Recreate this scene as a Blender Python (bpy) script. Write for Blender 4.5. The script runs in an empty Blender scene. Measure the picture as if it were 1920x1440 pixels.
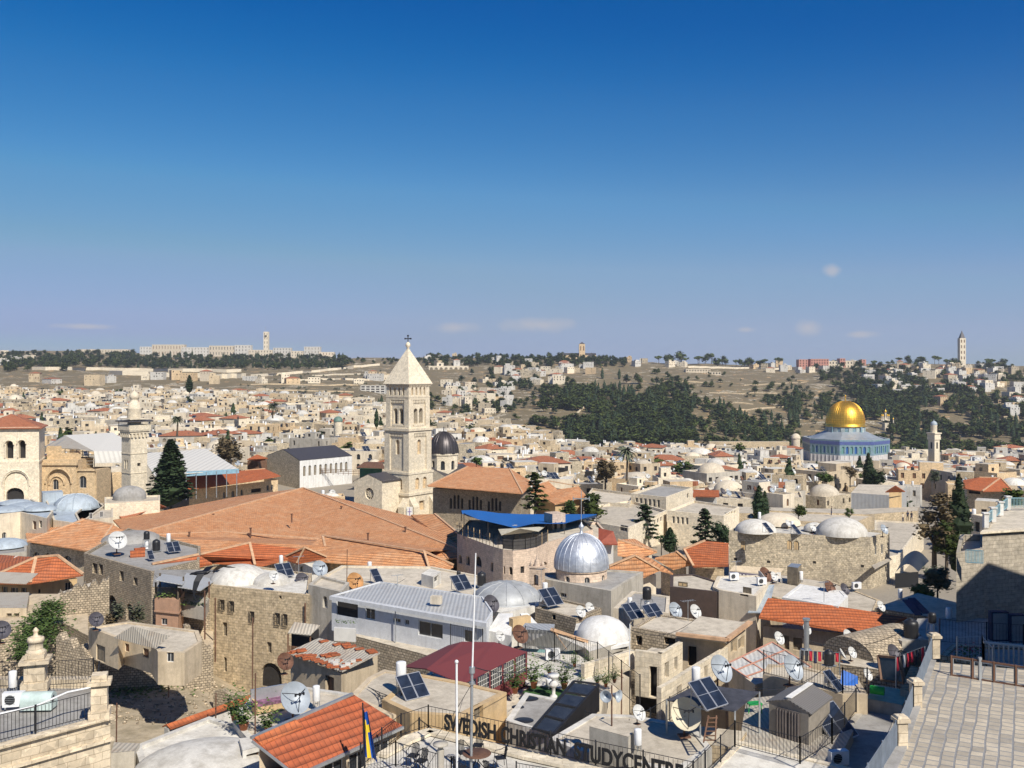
import bpy, math, random
import numpy as np
from math import sin, cos, pi, radians, sqrt, atan2
random.seed(7)
S = bpy.context.scene
C = bpy.context.collection
F, YH, CX, ZC = 1830.0, 695.0, 960.0, 60.0
# ---------------------------------------------------------------- camera, sky, sun
cd = bpy.data.cameras.new("camera"); cam = bpy.data.objects.new("camera", cd); C.objects.link(cam)
cam.location = (0, 0, ZC); cam.rotation_euler = (pi/2, 0, 0)
cd.sensor_width = 36; cd.lens = 36*F/1920; cd.shift_y = -(720-YH)/1920
cd.clip_start = 0.5; cd.clip_end = 20000
S.camera = cam
SUN_AZ, SUN_EL = radians(31), radians(43)     # azimuth to the right of straight behind the camera
sdir = (sin(SUN_AZ)*cos(SUN_EL), -cos(SUN_AZ)*cos(SUN_EL), sin(SUN_EL))
W = bpy.data.worlds.new("World"); S.world = W; W.use_nodes = True
nt = W.node_tree; nt.nodes.clear()
sky = nt.nodes.new('ShaderNodeTexSky'); sky.sky_type = 'NISHITA'; sky.sun_disc = False
sky.sun_elevation = SUN_EL; sky.sun_rotation = atan2(sdir[0], sdir[1])
sky.altitude = 800; sky.air_density = 1.0; sky.dust_density = 0.15; sky.ozone_density = 8.0
lin = lambda q: (((q/255.+.055)/1.055)**2.4)**(1/2.4)
sc1 = nt.nodes.new('ShaderNodeVectorMath'); sc1.operation = 'SCALE'; sc1.inputs['Scale'].default_value = .1202
cv = nt.nodes.new('ShaderNodeRGBCurve'); hsv = nt.nodes.new('ShaderNodeVectorMath'); hsv.operation = 'SCALE'; hsv.inputs['Scale'].default_value = 8.72
for ch, xs, ys in ((0, (31,47,76,118,176,219), (5,48,96,136,156,158)), (1, (114,130,158,191,229,246), (94,119,154,171,176,175)), (2, (187,207,231,250,254), (170,187,205,206,204))):
 k_ = cv.mapping.curves[ch]; k_.points[1].location = (1.9, 1.55)
 for x_, y_ in zip(xs, ys): k_.points.new(lin(x_), lin(y_)).handle_type = 'VECTOR'
cv.mapping.use_clip = False; cv.mapping.extend = 'EXTRAPOLATED'; cv.mapping.update()
sat = nt.nodes.new('ShaderNodeHueSaturation'); sat.inputs['Saturation'].default_value = 1.25
nt.links.new(sky.outputs[0], sat.inputs['Color']); nt.links.new(sat.outputs[0], sc1.inputs[0]); g1 = nt.nodes.new('ShaderNodeGamma'); g1.inputs[1].default_value = 1/2.4; g2 = nt.nodes.new('ShaderNodeGamma'); g2.inputs[1].default_value = 2.4
nt.links.new(sc1.outputs[0], g1.inputs[0]); nt.links.new(g1.outputs[0], cv.inputs['Color']); nt.links.new(cv.outputs[0], g2.inputs[0]); nt.links.new(g2.outputs[0], hsv.inputs[0])
tc = nt.nodes.new('ShaderNodeTexCoord'); L = nt.links.new
nz = nt.nodes.new('ShaderNodeTexNoise'); nz.inputs['Scale'].default_value = 34; nz.inputs['Detail'].default_value = 6; nz.inputs['Roughness'].default_value = .6
L(tc.outputs['Generated'], nz.inputs['Vector'])
prev = None
for (px_, py_, w_, h_) in ((850,614,58,16), (1015,609,88,20), (1515,614,32,22), (1612,627,34,9), (1560,508,20,16), (160,612,60,7), (1400,618,26,8)):
 m_ = nt.nodes.new('ShaderNodeMapping'); cx_, cz_ = (px_-CX)/F, (YH-py_)/F; n_ = math.sqrt(1+cx_*cx_+cz_*cz_); sx_, sz_ = F/w_, F/h_
 m_.inputs['Scale'].default_value = (sx_, 0, sz_); m_.inputs['Location'].default_value = (-cx_/n_*sx_, 0, -cz_/n_*sz_); L(tc.outputs['Generated'], m_.inputs[0])
 l_ = nt.nodes.new('ShaderNodeVectorMath'); l_.operation = 'LENGTH'; L(m_.outputs[0], l_.inputs[0])
 r_ = nt.nodes.new('ShaderNodeMapRange'); r_.inputs[1].default_value = 1.25; r_.inputs[2].default_value = 0; L(l_.outputs['Value'], r_.inputs[0])
 if prev is None: prev = r_.outputs[0]
 else:
  x_ = nt.nodes.new('ShaderNodeMath'); x_.operation = 'MAXIMUM'; L(prev, x_.inputs[0]); L(r_.outputs[0], x_.inputs[1]); prev = x_.outputs[0]
x_ = nt.nodes.new('ShaderNodeMath'); x_.operation = 'ADD'; L(prev, x_.inputs[0]); L(nz.outputs[0], x_.inputs[1])
rp = nt.nodes.new('ShaderNodeMapRange'); rp.inputs[1].default_value = .82; rp.inputs[2].default_value = 1.35; rp.inputs[4].default_value = .62; L(x_.outputs[0], rp.inputs[0])
sy_ = nt.nodes.new('ShaderNodeSeparateXYZ'); L(tc.outputs['Generated'], sy_.inputs[0]); gt = nt.nodes.new('ShaderNodeMath'); gt.operation = 'GREATER_THAN'; gt.inputs[1].default_value = 0; L(sy_.outputs[1], gt.inputs[0])
m3 = nt.nodes.new('ShaderNodeMath'); m3.operation = 'MULTIPLY'; L(rp.outputs[0], m3.inputs[0]); L(gt.outputs[0], m3.inputs[1])
mx = nt.nodes.new('ShaderNodeMixRGB'); mx.inputs[2].default_value = (4.9, 4.8, 5.15, 1); L(m3.outputs[0], mx.inputs[0]); L(hsv.outputs['Vector'], mx.inputs[1])
bg = nt.nodes.new('ShaderNodeBackground'); bg.inputs['Strength'].default_value = 0.085
wo = nt.nodes.new('ShaderNodeOutputWorld'); L(mx.outputs[0], bg.inputs[0]); L(bg.outputs[0], wo.inputs[0])
sd = bpy.data.lights.new("sun", 'SUN'); sd.energy = 4.6; sd.angle = radians(.55); sd.color = (1, .94, .84)
sun = bpy.data.objects.new("sun", sd); C.objects.link(sun)
sun.location = (60, -60, 150); sun.rotation_euler = (pi/2-SUN_EL, 0, SUN_AZ)
S.view_settings.view_transform = 'Standard'; S.view_settings.look = 'None'
S.view_settings.exposure = 0.38; S.view_settings.gamma = 1
S.cycles.max_bounces = 5; S.cycles.diffuse_bounces = 4; S.cycles.glossy_bounces = 2; S.cycles.transmission_bounces = 2
S.cycles.volume_bounces = 0; S.cycles.transparent_max_bounces = 6
S.cycles.use_adaptive_sampling = True; S.cycles.adaptive_threshold = .02
try:
 S.cycles.use_denoising = True; S.cycles.denoiser = 'OPENIMAGEDENOISE'
except Exception: pass

# ---------------------------------------------------------------- geometry from the photo's sight lines
def P(px, py, Y): return np.array([(px-CX)/F*Y, Y, ZC-(py-YH)/F*Y])
def G(px, py, D):                                    # the point on the level D metres under the eye
 Y = F*D/(py-YH); return np.array([(px-CX)/F*Y, Y, ZC-D])
def pix(p): return (CX+F*p[0]/p[1], YH+F*(ZC-p[2])/p[1])
def v(*a): return np.array(a, float)
def nrm(a):
 l = np.linalg.norm(a); return a/l if l > 1e-9 else v(0, 0, 1)

# ---------------------------------------------------------------- materials
MATS = {}
def nmat(name):
 m = bpy.data.materials.new(name); m.use_nodes = True; t = m.node_tree
 b = t.nodes['Principled BSDF']; MATS[name] = m
 return m, t, b
def N(t, typ, **kw):
 n = t.nodes.new('ShaderNode'+typ)
 for k, x in kw.items():
  if k[0] == '_': setattr(n, k[1:], x)
  else: n.inputs[k.replace('0', ' ')].default_value = x
 return n
def c4(c): return (c[0], c[1], c[2], 1)
def mixc(t, f, a, b, mode='MIX'):
 n = t.nodes.new('ShaderNodeMixRGB'); n.blend_type = mode
 for i, x in ((0, f), (1, a), (2, b)):
  if hasattr(x, 'node'): t.links.new(x, n.inputs[i])
  else: n.inputs[i].default_value = x if i == 0 else c4(x)
 return n.outputs[0]
def ramp(t, x, a, b, ca=(0,0,0), cb=(1,1,1)):
 r = t.nodes.new('ShaderNodeValToRGB'); r.color_ramp.elements[0].position = a; r.color_ramp.elements[1].position = b
 r.color_ramp.elements[0].color = c4(ca); r.color_ramp.elements[1].color = c4(cb); t.links.new(x, r.inputs[0]); return r.outputs[0]
def noise(t, vec, scale, detail=4, rough=.6, dist=0):
 n = N(t, 'TexNoise', Scale=scale, Detail=detail, Roughness=rough, Distortion=dist)
 if vec is not None: t.links.new(vec, n.inputs['Vector'])
 return n.outputs[0]
def mapping(t, vec, scale=(1,1,1), loc=(0,0,0)):
 m = t.nodes.new('ShaderNodeMapping'); m.inputs['Scale'].default_value = scale; m.inputs['Location'].default_value = loc
 t.links.new(vec, m.inputs[0]); return m.outputs[0]
def bump(t, b, h, s=.3, d=.03):
 n = N(t, 'Bump', Strength=s, Distance=d); t.links.new(h, n.inputs['Height']); t.links.new(n.outputs[0], b.inputs['Normal'])
def obj_rand(t, lo=.85, hi=1.12):
 o = t.nodes.new('ShaderNodeObjectInfo'); m = N(t, 'MapRange'); m.inputs[3].default_value = lo; m.inputs[4].default_value = hi
 t.links.new(o.outputs['Random'], m.inputs[0]); return m.outputs[0]
def scale_col(t, col, f):
 n = t.nodes.new('ShaderNodeVectorMath'); n.operation = 'SCALE'; t.links.new(col, n.inputs[0])
 if hasattr(f, 'node'): t.links.new(f, n.inputs['Scale'])
 else: n.inputs['Scale'].default_value = f
 return n.outputs[0]
def stone(name, c1, c2, cm, bw=.55, rh=.28, mort=.018, stain=.5, stc=(.16,.14,.11), rnd=True, bp=.5, big=.12):
 if name in MATS: return MATS[name]
 m, t, b = nmat(name); tc = N(t, 'TexCoord'); uv = tc.outputs['UV']; ob = tc.outputs['Object']
 nd = N(t, 'TexNoise', Scale=1.7, Detail=3); t.links.new(uv, nd.inputs['Vector'])
 va = t.nodes.new('ShaderNodeMixRGB'); va.blend_type = 'ADD'; va.inputs[0].default_value = .11
 t.links.new(uv, va.inputs[1]); t.links.new(nd.outputs['Color'], va.inputs[2])
 br = N(t, 'TexBrick', Scale=1, Color1=c4(c1), Color2=c4(c2), Mortar=c4(cm)); br.offset = .5
 br.inputs['Mortar Size'].default_value = mort; br.inputs['Brick Width'].default_value = bw; br.inputs['Row Height'].default_value = rh
 br.inputs['Mortar Smooth'].default_value = .4; br.inputs['Bias'].default_value = -.1
 t.links.new(va.outputs[0], br.inputs['Vector'])
 n1 = noise(t, ob, big, 6, .7); n2 = noise(t, ob, 1.6, 5, .75)
 vo = N(t, 'TexVoronoi', Scale=1.1/rh); t.links.new(va.outputs[0], vo.inputs['Vector']); sv = N(t, 'SeparateXYZ'); t.links.new(vo.outputs['Color'], sv.inputs[0])
 col = mixc(t, .75, br.outputs[0], ramp(t, sv.outputs[0], 0, 1, (1-stain*.7,)*3, (1+stain*.5,)*3), 'MULTIPLY')
 f1 = N(t, 'Math', _operation='MULTIPLY'); t.links.new(ramp(t, n1, .5, .7), f1.inputs[0]); f1.inputs[1].default_value = stain
 col = mixc(t, f1.outputs[0], col, stc)
 sm = mapping(t, ob, (1.2, 1.2, .12)); n3 = noise(t, sm, .9, 5, .7)
 f2 = N(t, 'Math', _operation='MULTIPLY'); t.links.new(ramp(t, n3, .52, .72), f2.inputs[0]); f2.inputs[1].default_value = stain*.6
 col = mixc(t, f2.outputs[0], col, (c1[0]*.5, c1[1]*.48, c1[2]*.46))
 col = mixc(t, .7, col, ramp(t, n2, .25, .75, (.55,.55,.55), (1.25,1.22,1.18)), 'MULTIPLY')
 if rnd: col = scale_col(t, col, obj_rand(t))
 t.links.new(col, b.inputs['Base Color']); b.inputs['Roughness'].default_value = .92
 mxh = mixc(t, .5, br.outputs[1], n2, 'SUBTRACT')
 iv = N(t, 'Invert'); t.links.new(br.outputs[1], iv.inputs['Color'])
 h = mixc(t, .45, iv.outputs[0], noise(t, ob, 5, 4), 'MULTIPLY')
 bump(t, b, h, bp, .03)
 return m
def plaster(name, c, dirt=(.2,.17,.13), amt=.45, rnd=True, rough=.9, sc=.5):
 if name in MATS: return MATS[name]
 m, t, b = nmat(name); tc = N(t, 'TexCoord'); ob = tc.outputs['Object']
 n1 = noise(t, ob, sc, 7, .68, .4); n2 = noise(t, ob, 3.1, 5, .7)
 sm = mapping(t, ob, (1.5, 1.5, .15)); n3 = noise(t, sm, 1.1, 5, .7)
 f = N(t, 'Math', _operation='MULTIPLY'); t.links.new(ramp(t, n1, .46, .72), f.inputs[0]); f.inputs[1].default_value = amt
 col = mixc(t, f.outputs[0], c, dirt)
 n4 = noise(t, ob, 9, 6, .8); col = mixc(t, .5, col, ramp(t, n4, .3, .7, (.74,.73,.71), (1.14,1.14,1.13)), 'MULTIPLY')
 f3 = N(t, 'Math', _operation='MULTIPLY'); t.links.new(ramp(t, n3, .46, .72), f3.inputs[0]); f3.inputs[1].default_value = min(1, amt*1.1)
 col = mixc(t, f3.outputs[0], col, (c[0]*.5, c[1]*.48, c[2]*.45))
 col = mixc(t, .4, col, ramp(t, n2, .3, .7, (.72,.72,.72), (1.15,1.15,1.15)), 'MULTIPLY')
 if rnd: col = scale_col(t, col, obj_rand(t, .9, 1.08))
 t.links.new(col, b.inputs['Base Color']); b.inputs['Roughness'].default_value = rough
 bump(t, b, n2, .35, .03)
 return m
def tiles(name, c1, c2, c3, cw=.26, rh=.36, rnd=True, amt=.5, cm=None):
 m, t, b = nmat(name); tc = N(t, 'TexCoord'); uv = tc.outputs['UV']; ob = tc.outputs['Object']
 br = N(t, 'TexBrick', Scale=1, Color1=c4(c1), Color2=c4(c2), Mortar=c4(cm or (c1[0]*.35, c1[1]*.3, c1[2]*.3))); br.offset = 0
 br.inputs['Mortar Size'].default_value = .016; br.inputs['Brick Width'].default_value = cw; br.inputs['Row Height'].default_value = rh
 br.inputs['Bias'].default_value = -.2; br.inputs['Mortar Smooth'].default_value = .6
 t.links.new(uv, br.inputs['Vector'])
 n1 = noise(t, ob, .55, 7, .8, .3); n2 = noise(t, mapping(t, uv, (.8, 2.6, 1)), 1.1, 5, .75)
 f = N(t, 'Math', _operation='MULTIPLY'); t.links.new(ramp(t, n1, .45, .66), f.inputs[0]); f.inputs[1].default_value = amt
 col = mixc(t, f.outputs[0], br.outputs[0], c3)
 col = mixc(t, .8, col, ramp(t, n2, .3, .7, (.62,.60,.58), (1.25,1.25,1.25)), 'MULTIPLY')
 if rnd: col = scale_col(t, col, obj_rand(t, .9, 1.1))
 t.links.new(col, b.inputs['Base Color']); b.inputs['Roughness'].default_value = .8
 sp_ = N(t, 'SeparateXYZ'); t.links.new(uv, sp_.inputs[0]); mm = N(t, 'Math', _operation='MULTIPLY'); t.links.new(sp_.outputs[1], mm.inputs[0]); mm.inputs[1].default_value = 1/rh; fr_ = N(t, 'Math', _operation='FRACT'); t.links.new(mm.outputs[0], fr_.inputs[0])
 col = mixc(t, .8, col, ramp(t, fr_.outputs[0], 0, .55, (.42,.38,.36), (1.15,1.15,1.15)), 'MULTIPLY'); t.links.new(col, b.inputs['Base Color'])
 iv = N(t, 'Invert'); t.links.new(br.outputs[1], iv.inputs['Color'])
 bump(t, b, iv.outputs[0], .7, .05)
 return m
def corr(name, c, pitch=.25, rust=.3, rc=(.22,.11,.06), metal=.3, rough=.5, cm=None):
 m, t, b = nmat(name); tc = N(t, 'TexCoord'); uv = tc.outputs['UV']; ob = tc.outputs['Object']
 w = N(t, 'TexWave', _bands_direction='X', _wave_profile='SIN'); w.inputs['Scale'].default_value = .314159/pitch
 t.links.new(uv, w.inputs['Vector'])
 n1 = noise(t, ob, .8, 6, .7, .4)
 f = N(t, 'Math', _operation='MULTIPLY'); t.links.new(ramp(t, n1, .48, .7), f.inputs[0]); f.inputs[1].default_value = rust
 col = mixc(t, f.outputs[0], c, rc)
 col = mixc(t, .3, col, ramp(t, w.outputs[0], .1, .6, (.55,.55,.55), (1.1,1.1,1.1)), 'MULTIPLY')
 t.links.new(col, b.inputs['Base Color']); b.inputs['Roughness'].default_value = rough; b.inputs['Metallic'].default_value = metal
 bump(t, b, w.outputs[0], .6, .05)
 return m
def simple(name, c, rough=.7, metal=0, var=.25, sc=2.0, rnd=False, spec=.5, bp=0):
 if name in MATS: return MATS[name]
 m, t, b = nmat(name); tc = N(t, 'TexCoord'); n1 = noise(t, tc.outputs['Object'], sc, 5, .65)
 col = mixc(t, 1, c, ramp(t, n1, .3, .7, (1-var,)*3, (1+var*.6,)*3), 'MULTIPLY')
 if rnd: col = scale_col(t, col, obj_rand(t, .8, 1.2))
 t.links.new(col, b.inputs['Base Color']); b.inputs['Roughness'].default_value = rough; b.inputs['Metallic'].default_value = metal
 b.inputs['Specular IOR Level'].default_value = spec
 if bp: bump(t, b, n1, bp, .03)
 return m
def leaf(name, c1, c2, sc=.35, rnd=(.75, 1.25)):
 m, t, b = nmat(name); tc = N(t, 'TexCoord'); n1 = noise(t, tc.outputs['Object'], sc, 4, .7)
 col = mixc(t, ramp(t, n1, .35, .65), c1, c2); col = scale_col(t, col, obj_rand(t, *rnd))
 t.links.new(col, b.inputs['Base Color']); b.inputs['Roughness'].default_value = .75; b.inputs['Specular IOR Level'].default_value = .15
 return m

M = {}
M['stone'] = stone('limestone', (.67,.54,.36), (.56,.45,.29), (.34,.27,.175), bw=.42, rh=.24)
M['stone_grey'] = stone('grey_limestone', (.60,.51,.36), (.44,.38,.28), (.25,.21,.155), bw=.42, rh=.26, stain=.6)
M['stone_pale'] = stone('pale_limestone', (.80,.71,.55), (.73,.64,.48), (.54,.46,.33), bw=.62, rh=.31, mort=.014, stain=.25, bp=.3)
M['stone_warm'] = stone('warm_limestone', (.68,.51,.31), (.60,.45,.27), (.33,.25,.16), bw=.6, rh=.3, mort=.012, stain=.35, bp=.3)
M['stone_rough'] = stone('rubble_stone', (.56,.46,.33), (.40,.33,.235), (.20,.165,.115), bw=.3, rh=.2, mort=.03, stain=.5, bp=.9)
M['stone_pink'] = stone('pinkish_stone', (.68,.54,.42), (.60,.47,.36), (.42,.33,.25), bw=.6, rh=.26, mort=.014, stain=.25)
M['stone_mid'] = stone('weathered_ashlar', (.66,.56,.41), (.58,.48,.34), (.36,.29,.2), bw=.7, rh=.33, mort=.014, stain=.4, bp=.4)
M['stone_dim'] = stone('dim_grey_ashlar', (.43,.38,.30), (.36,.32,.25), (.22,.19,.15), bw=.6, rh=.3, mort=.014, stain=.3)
M['cream'] = plaster('cream_render', (.69,.60,.46), dirt=(.33,.28,.21), amt=.5)
M['ochre'] = plaster('ochre_render', (.62,.44,.23), dirt=(.33,.26,.19), amt=.5)
M['tan'] = plaster('tan_render', (.60,.49,.34), dirt=(.28,.23,.17), amt=.6)
M['greyp'] = plaster('grey_render', (.48,.44,.37), dirt=(.22,.20,.165), amt=.6)
M['white'] = plaster('whitewash', (.64,.615,.56), dirt=(.33,.30,.25), amt=.65)
M['whiter'] = plaster('fresh_whitewash', (.72,.71,.68), dirt=(.44,.42,.37), amt=.5)
M['bluew'] = plaster('pale_blue_render', (.62,.635,.655), dirt=(.42,.42,.42), amt=.3)
M['lead'] = plaster('pale_blue_roof_paint', (.42,.48,.53), dirt=(.24,.27,.30), amt=.5, rough=.6)
M['roofc'] = plaster('concrete_roof', (.60,.53,.42), dirt=(.29,.25,.19), amt=.65, sc=.35)
M['roofg'] = plaster('grey_concrete_roof', (.36,.345,.32), dirt=(.17,.16,.145), amt=.6, sc=.35)
M['roofw'] = plaster('white_painted_roof', (.68,.65,.58), dirt=(.38,.34,.28), amt=.65, sc=.35)
M['pinkp'] = plaster('salmon_render', (.52,.31,.20), dirt=(.3,.2,.14), amt=.35)
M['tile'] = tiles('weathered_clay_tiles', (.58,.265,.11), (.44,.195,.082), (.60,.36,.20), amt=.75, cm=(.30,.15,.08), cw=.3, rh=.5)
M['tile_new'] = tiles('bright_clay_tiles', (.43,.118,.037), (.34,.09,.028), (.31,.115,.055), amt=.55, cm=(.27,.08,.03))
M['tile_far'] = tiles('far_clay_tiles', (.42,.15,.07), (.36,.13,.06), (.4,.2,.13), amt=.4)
M['ridge'] = simple('ridge_mortar', (.54,.34,.20), .9, var=.3)
M['metal'] = corr('corrugated_metal', (.52,.52,.50), .3, .35, (.34,.29,.24), .25, .55)
M['metal_old'] = corr('old_corrugated_metal', (.44,.40,.33), .22, .5, (.30,.2,.13), .1, .7)
M['glass'] = simple('dark_window_glass', (.03,.035,.042), .12, 0, .4, spec=.6)
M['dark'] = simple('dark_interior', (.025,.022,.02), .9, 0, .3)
M['frame'] = simple('white_window_frame', (.62,.60,.55), .6, 0, .1)
M['wood'] = simple('brown_wood', (.17,.09,.05), .7, 0, .4)
M['shutter'] = simple('weathered_shutter', (.21,.175,.125), .75, 0, .4)
M['iron'] = simple('black_iron', (.025,.025,.028), .55, .3, .3)
M['rust'] = simple('rusty_iron', (.15,.075,.045), .8, .1, .5)
M['steel'] = simple('galvanised_steel', (.42,.44,.45), .45, .6, .2)
M['tankw'] = simple('white_tank_enamel', (.75,.75,.74), .35, 0, .12)
M['tankb'] = simple('black_tank_plastic', (.02,.02,.022), .45, 0, .2)
M['solar'] = simple('solar_absorber', (.018,.026,.045), .3, 0, .5, spec=.6)
M['alu'] = simple('aluminium_trim', (.55,.56,.57), .4, .7, .15)
M['dishw'] = simple('white_dish_paint', (.56,.56,.54), .5, 0, .12)
M['dishg'] = simple('grey_dish_paint', (.36,.40,.44), .5, .1, .25)
M['dishd'] = simple('dark_dish_mesh', (.085,.08,.095), .6, .2, .35)
M['dishr'] = simple('rusty_dish', (.16,.075,.045), .75, .1, .6)
M['dishy'] = simple('cream_dish_paint', (.60,.54,.40), .6, 0, .2)
M['disho'] = simple('orange_rusty_dish', (.50,.26,.10), .7, .1, .5)
M['trunk'] = simple('tree_bark', (.10,.075,.05), .9, 0, .4)
M['leaf_pine'] = leaf('pine_foliage', (.034,.052,.012), (.080,.100,.026), .12)
M['leaf_cyp'] = leaf('cypress_foliage', (.020,.036,.016), (.042,.062,.026))
M['leaf_olive'] = leaf('olive_foliage', (.07,.085,.05), (.12,.13,.08))
M['leaf_br'] = leaf('bright_foliage', (.06,.10,.025), (.12,.17,.05))
M['leaf_brown'] = leaf('autumn_foliage', (.10,.075,.04), (.16,.12,.065))

# ---------------------------------------------------------------- mesh builder
class MB:
 def __init__(s): s.v = []; s.f = []; s.mi = []; s.uv = []; s.sm = []; s.cur = 0; s.mats = []
 def m(s, mat):
  if isinstance(mat, str): mat = M[mat] if mat in M else MATS[mat]
  if mat not in s.mats: s.mats.append(mat)
  s.cur = s.mats.index(mat); return s
 def poly(s, pts, smooth=False, uvs=None):
  pts = [np.asarray(p, float) for p in pts]
  i0 = len(s.v); s.v += [tuple(p) for p in pts]; s.f.append(tuple(range(i0, i0+len(pts)))); s.mi.append(s.cur); s.sm.append(smooth)
  if uvs is None:
   n = v(0,0,0)
   for i in range(1, len(pts)-1): n = n+np.cross(pts[i]-pts[0], pts[i+1]-pts[0])
   n = nrm(n)
   if abs(n[2]) > .995: t = v(1,0,0)
   else: t = nrm(np.cross(v(0,0,1), n))
   b = np.cross(n, t); uvs = [(float(p@t), float(p@b)) for p in pts]
  s.uv += uvs
  return s
 def mesh_data(s, verts, faces, smooth=True, uvs=None):
  i0 = len(s.v); s.v += [tuple(p) for p in verts]
  for f in faces:
   s.f.append(tuple(i0+i for i in f)); s.mi.append(s.cur); s.sm.append(smooth)
   s.uv += [(uvs[i] if uvs is not None else (verts[i][0]+verts[i][1]*.3, verts[i][2]+verts[i][1]*.5)) for i in f]
  return s
 def box(s, c, size, rot=0, tilt=None):
  c = v(*c); hx, hy, hz = size[0]/2, size[1]/2, size[2]/2
  ex, ey = v(cos(rot), sin(rot), 0), v(-sin(rot), cos(rot), 0); ez = v(0,0,1)
  if tilt is not None: ex, ey, ez = tilt
  q = [c+ex*a*hx+ey*b*hy+ez*d*hz for d in (-1,1) for a, b in ((-1,-1),(1,-1),(1,1),(-1,1))]
  for f in ((3,2,1,0),(4,5,6,7),(0,1,5,4),(1,2,6,5),(2,3,7,6),(3,0,4,7)): s.poly([q[i] for i in f])
  return s
 def bar(s, a, b, w, h=None):                         # square bar from a to b
  a, b = v(*a), v(*b); d = b-a; l = np.linalg.norm(d)
  if l < 1e-6: return s
  ex = d/l; ey = nrm(np.cross(v(0,0,1), ex)) if abs(ex[2]) < .99 else v(0,1,0); ez = np.cross(ex, ey)
  return s.box((a+b)/2, (l, w, h or w), tilt=(ex, ey, ez))
 def tube(s, pts, r, n=8, cap=True):
  pts = [v(*p) for p in pts]; rs = r if isinstance(r, (list, tuple)) else [r]*len(pts)
  rings = []; vs = []; fs = []
  for i, p in enumerate(pts):
   d = nrm((pts[min(i+1, len(pts)-1)]-pts[max(i-1, 0)]))
   ex = nrm(np.cross(d, v(0,0,1))) if abs(d[2]) < .95 else v(1,0,0); ex = nrm(ex-d*(ex@d)); ey = np.cross(d, ex)
   for k in range(n):
    a = 2*pi*k/n; vs.append(p+(ex*cos(a)+ey*sin(a))*rs[i])
  for i in range(len(pts)-1):
   for k in range(n):
    k2 = (k+1) % n; fs.append((i*n+k, i*n+k2, (i+1)*n+k2, (i+1)*n+k))
  s.mesh_data(vs, fs, n > 4)
  if cap: s.poly([vs[k] for k in range(n)]); s.poly([vs[(len(pts)-1)*n+k] for k in range(n)][::-1])
  return s
 def cyl(s, c, r, h, n=14, r2=None):
  c = v(*c); return s.tube([c, c+v(0,0,h)], [r, r if r2 is None else r2], n)
 def lathe(s, c, prof, n=24, smooth=True, ph=0, a0=0, a1=2*pi, sx=1, sy=1, rot=0):
  c = v(*c); vs = []; fs = []; uvs = []; full = abs(a1-a0-2*pi) < 1e-6; m = n if full else n+1
  acc = 0; pr = None
  for (r, z) in prof:
   if pr is not None: acc += sqrt((r-pr[0])**2+(z-pr[1])**2)
   pr = (r, z)
   for k in range(m):
    a = a0+(a1-a0)*k/n+ph; x, y = cos(a)*r*sx, sin(a)*r*sy
    vs.append(c+v(x*cos(rot)-y*sin(rot), x*sin(rot)+y*cos(rot), z)); uvs.append(((a-ph)*max(p[0] for p in prof), acc))
  for i in range(len(prof)-1):
   for k in range(n):
    k2 = (k+1) % m if full else k+1
    f = [i*m+k, i*m+k2, (i+1)*m+k2, (i+1)*m+k]
    fs.append(tuple(f))
  i0 = len(s.v); s.v += [tuple(p) for p in vs]
  for j, f in enumerate(fs):
   k = j % n; s.f.append(tuple(i0+i for i in f)); s.mi.append(s.cur); s.sm.append(smooth)
   uu = [uvs[i] for i in f]; du = (a1-a0)/n*max(p[0] for p in prof)
   uu[1] = (uu[0][0]+du, uu[1][1]); uu[2] = (uu[0][0]+du, uu[2][1]); s.uv += uu
  return s
 def slab(s, pts, th=.12):                            # a thick sheet: top given, bottom th lower
  pts = [v(*p) for p in pts]; n = v(0,0,0)
  for i in range(1, len(pts)-1): n = n+np.cross(pts[i]-pts[0], pts[i+1]-pts[0])
  if n[2] < 0: pts = pts[::-1]
  lo = [p-v(0,0,th) for p in pts]
  s.poly(pts); s.poly(lo[::-1])
  for i in range(len(pts)):
   j = (i+1) % len(pts); s.poly([lo[i], lo[j], pts[j], pts[i]])
  return s
 def prism(s, pts, z0, z1, top=True):
  pts = ccw([v(p[0], p[1], 0) for p in pts])
  a = [v(p[0], p[1], z0) for p in pts]; b = [v(p[0], p[1], z1) for p in pts]
  for i in range(len(pts)):
   j = (i+1) % len(pts); s.poly([a[i], a[j], b[j], b[i]])
  if top: s.poly(b)
  return s
 def build(s, name, parent=None, origin=None):
  if name in ('posts', 'poles', 'loose_tiles') and len(s.f) > 6 and len(s.f) % 6 == 0:   # one part per post
   for k in range(0, len(s.f), 6):
    p = MB(); p.mats = s.mats; p.v = s.v[k*4:k*4+24]; p.f = [tuple(i-k*4 for i in f) for f in s.f[k:k+6]]; p.mi = s.mi[k:k+6]; p.sm = s.sm[k:k+6]; p.uv = s.uv[k*4:k*4+24]; o = p.build(name[:-1], parent, origin)
   return o
  me = bpy.data.meshes.new(name)
  o3 = np.zeros(3)
  if parent is not None: o3 = np.array(parent.get('_o', (0,0,0)), float)
  elif origin is not None: o3 = np.array(origin, float)
  vv = np.array(s.v, float).reshape(-1, 3)-o3
  me.from_pydata(vv.tolist(), [], s.f)
  for m in s.mats: me.materials.append(m)
  me.polygons.foreach_set('material_index', s.mi)
  me.polygons.foreach_set('use_smooth', s.sm)
  ul = me.uv_layers.new(name='UVMap'); ul.data.foreach_set('uv', np.array(s.uv, float).ravel())
  me.update()
  o = bpy.data.objects.new(name, me); C.objects.link(o)
  if parent is not None: o.parent = parent
  elif origin is not None: o.location = [float(x) for x in origin]
  return o
def ccw(pts):
 a = sum(pts[i][0]*pts[(i+1) % len(pts)][1]-pts[(i+1) % len(pts)][0]*pts[i][1] for i in range(len(pts)))
 return pts if a > 0 else pts[::-1]
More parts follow.
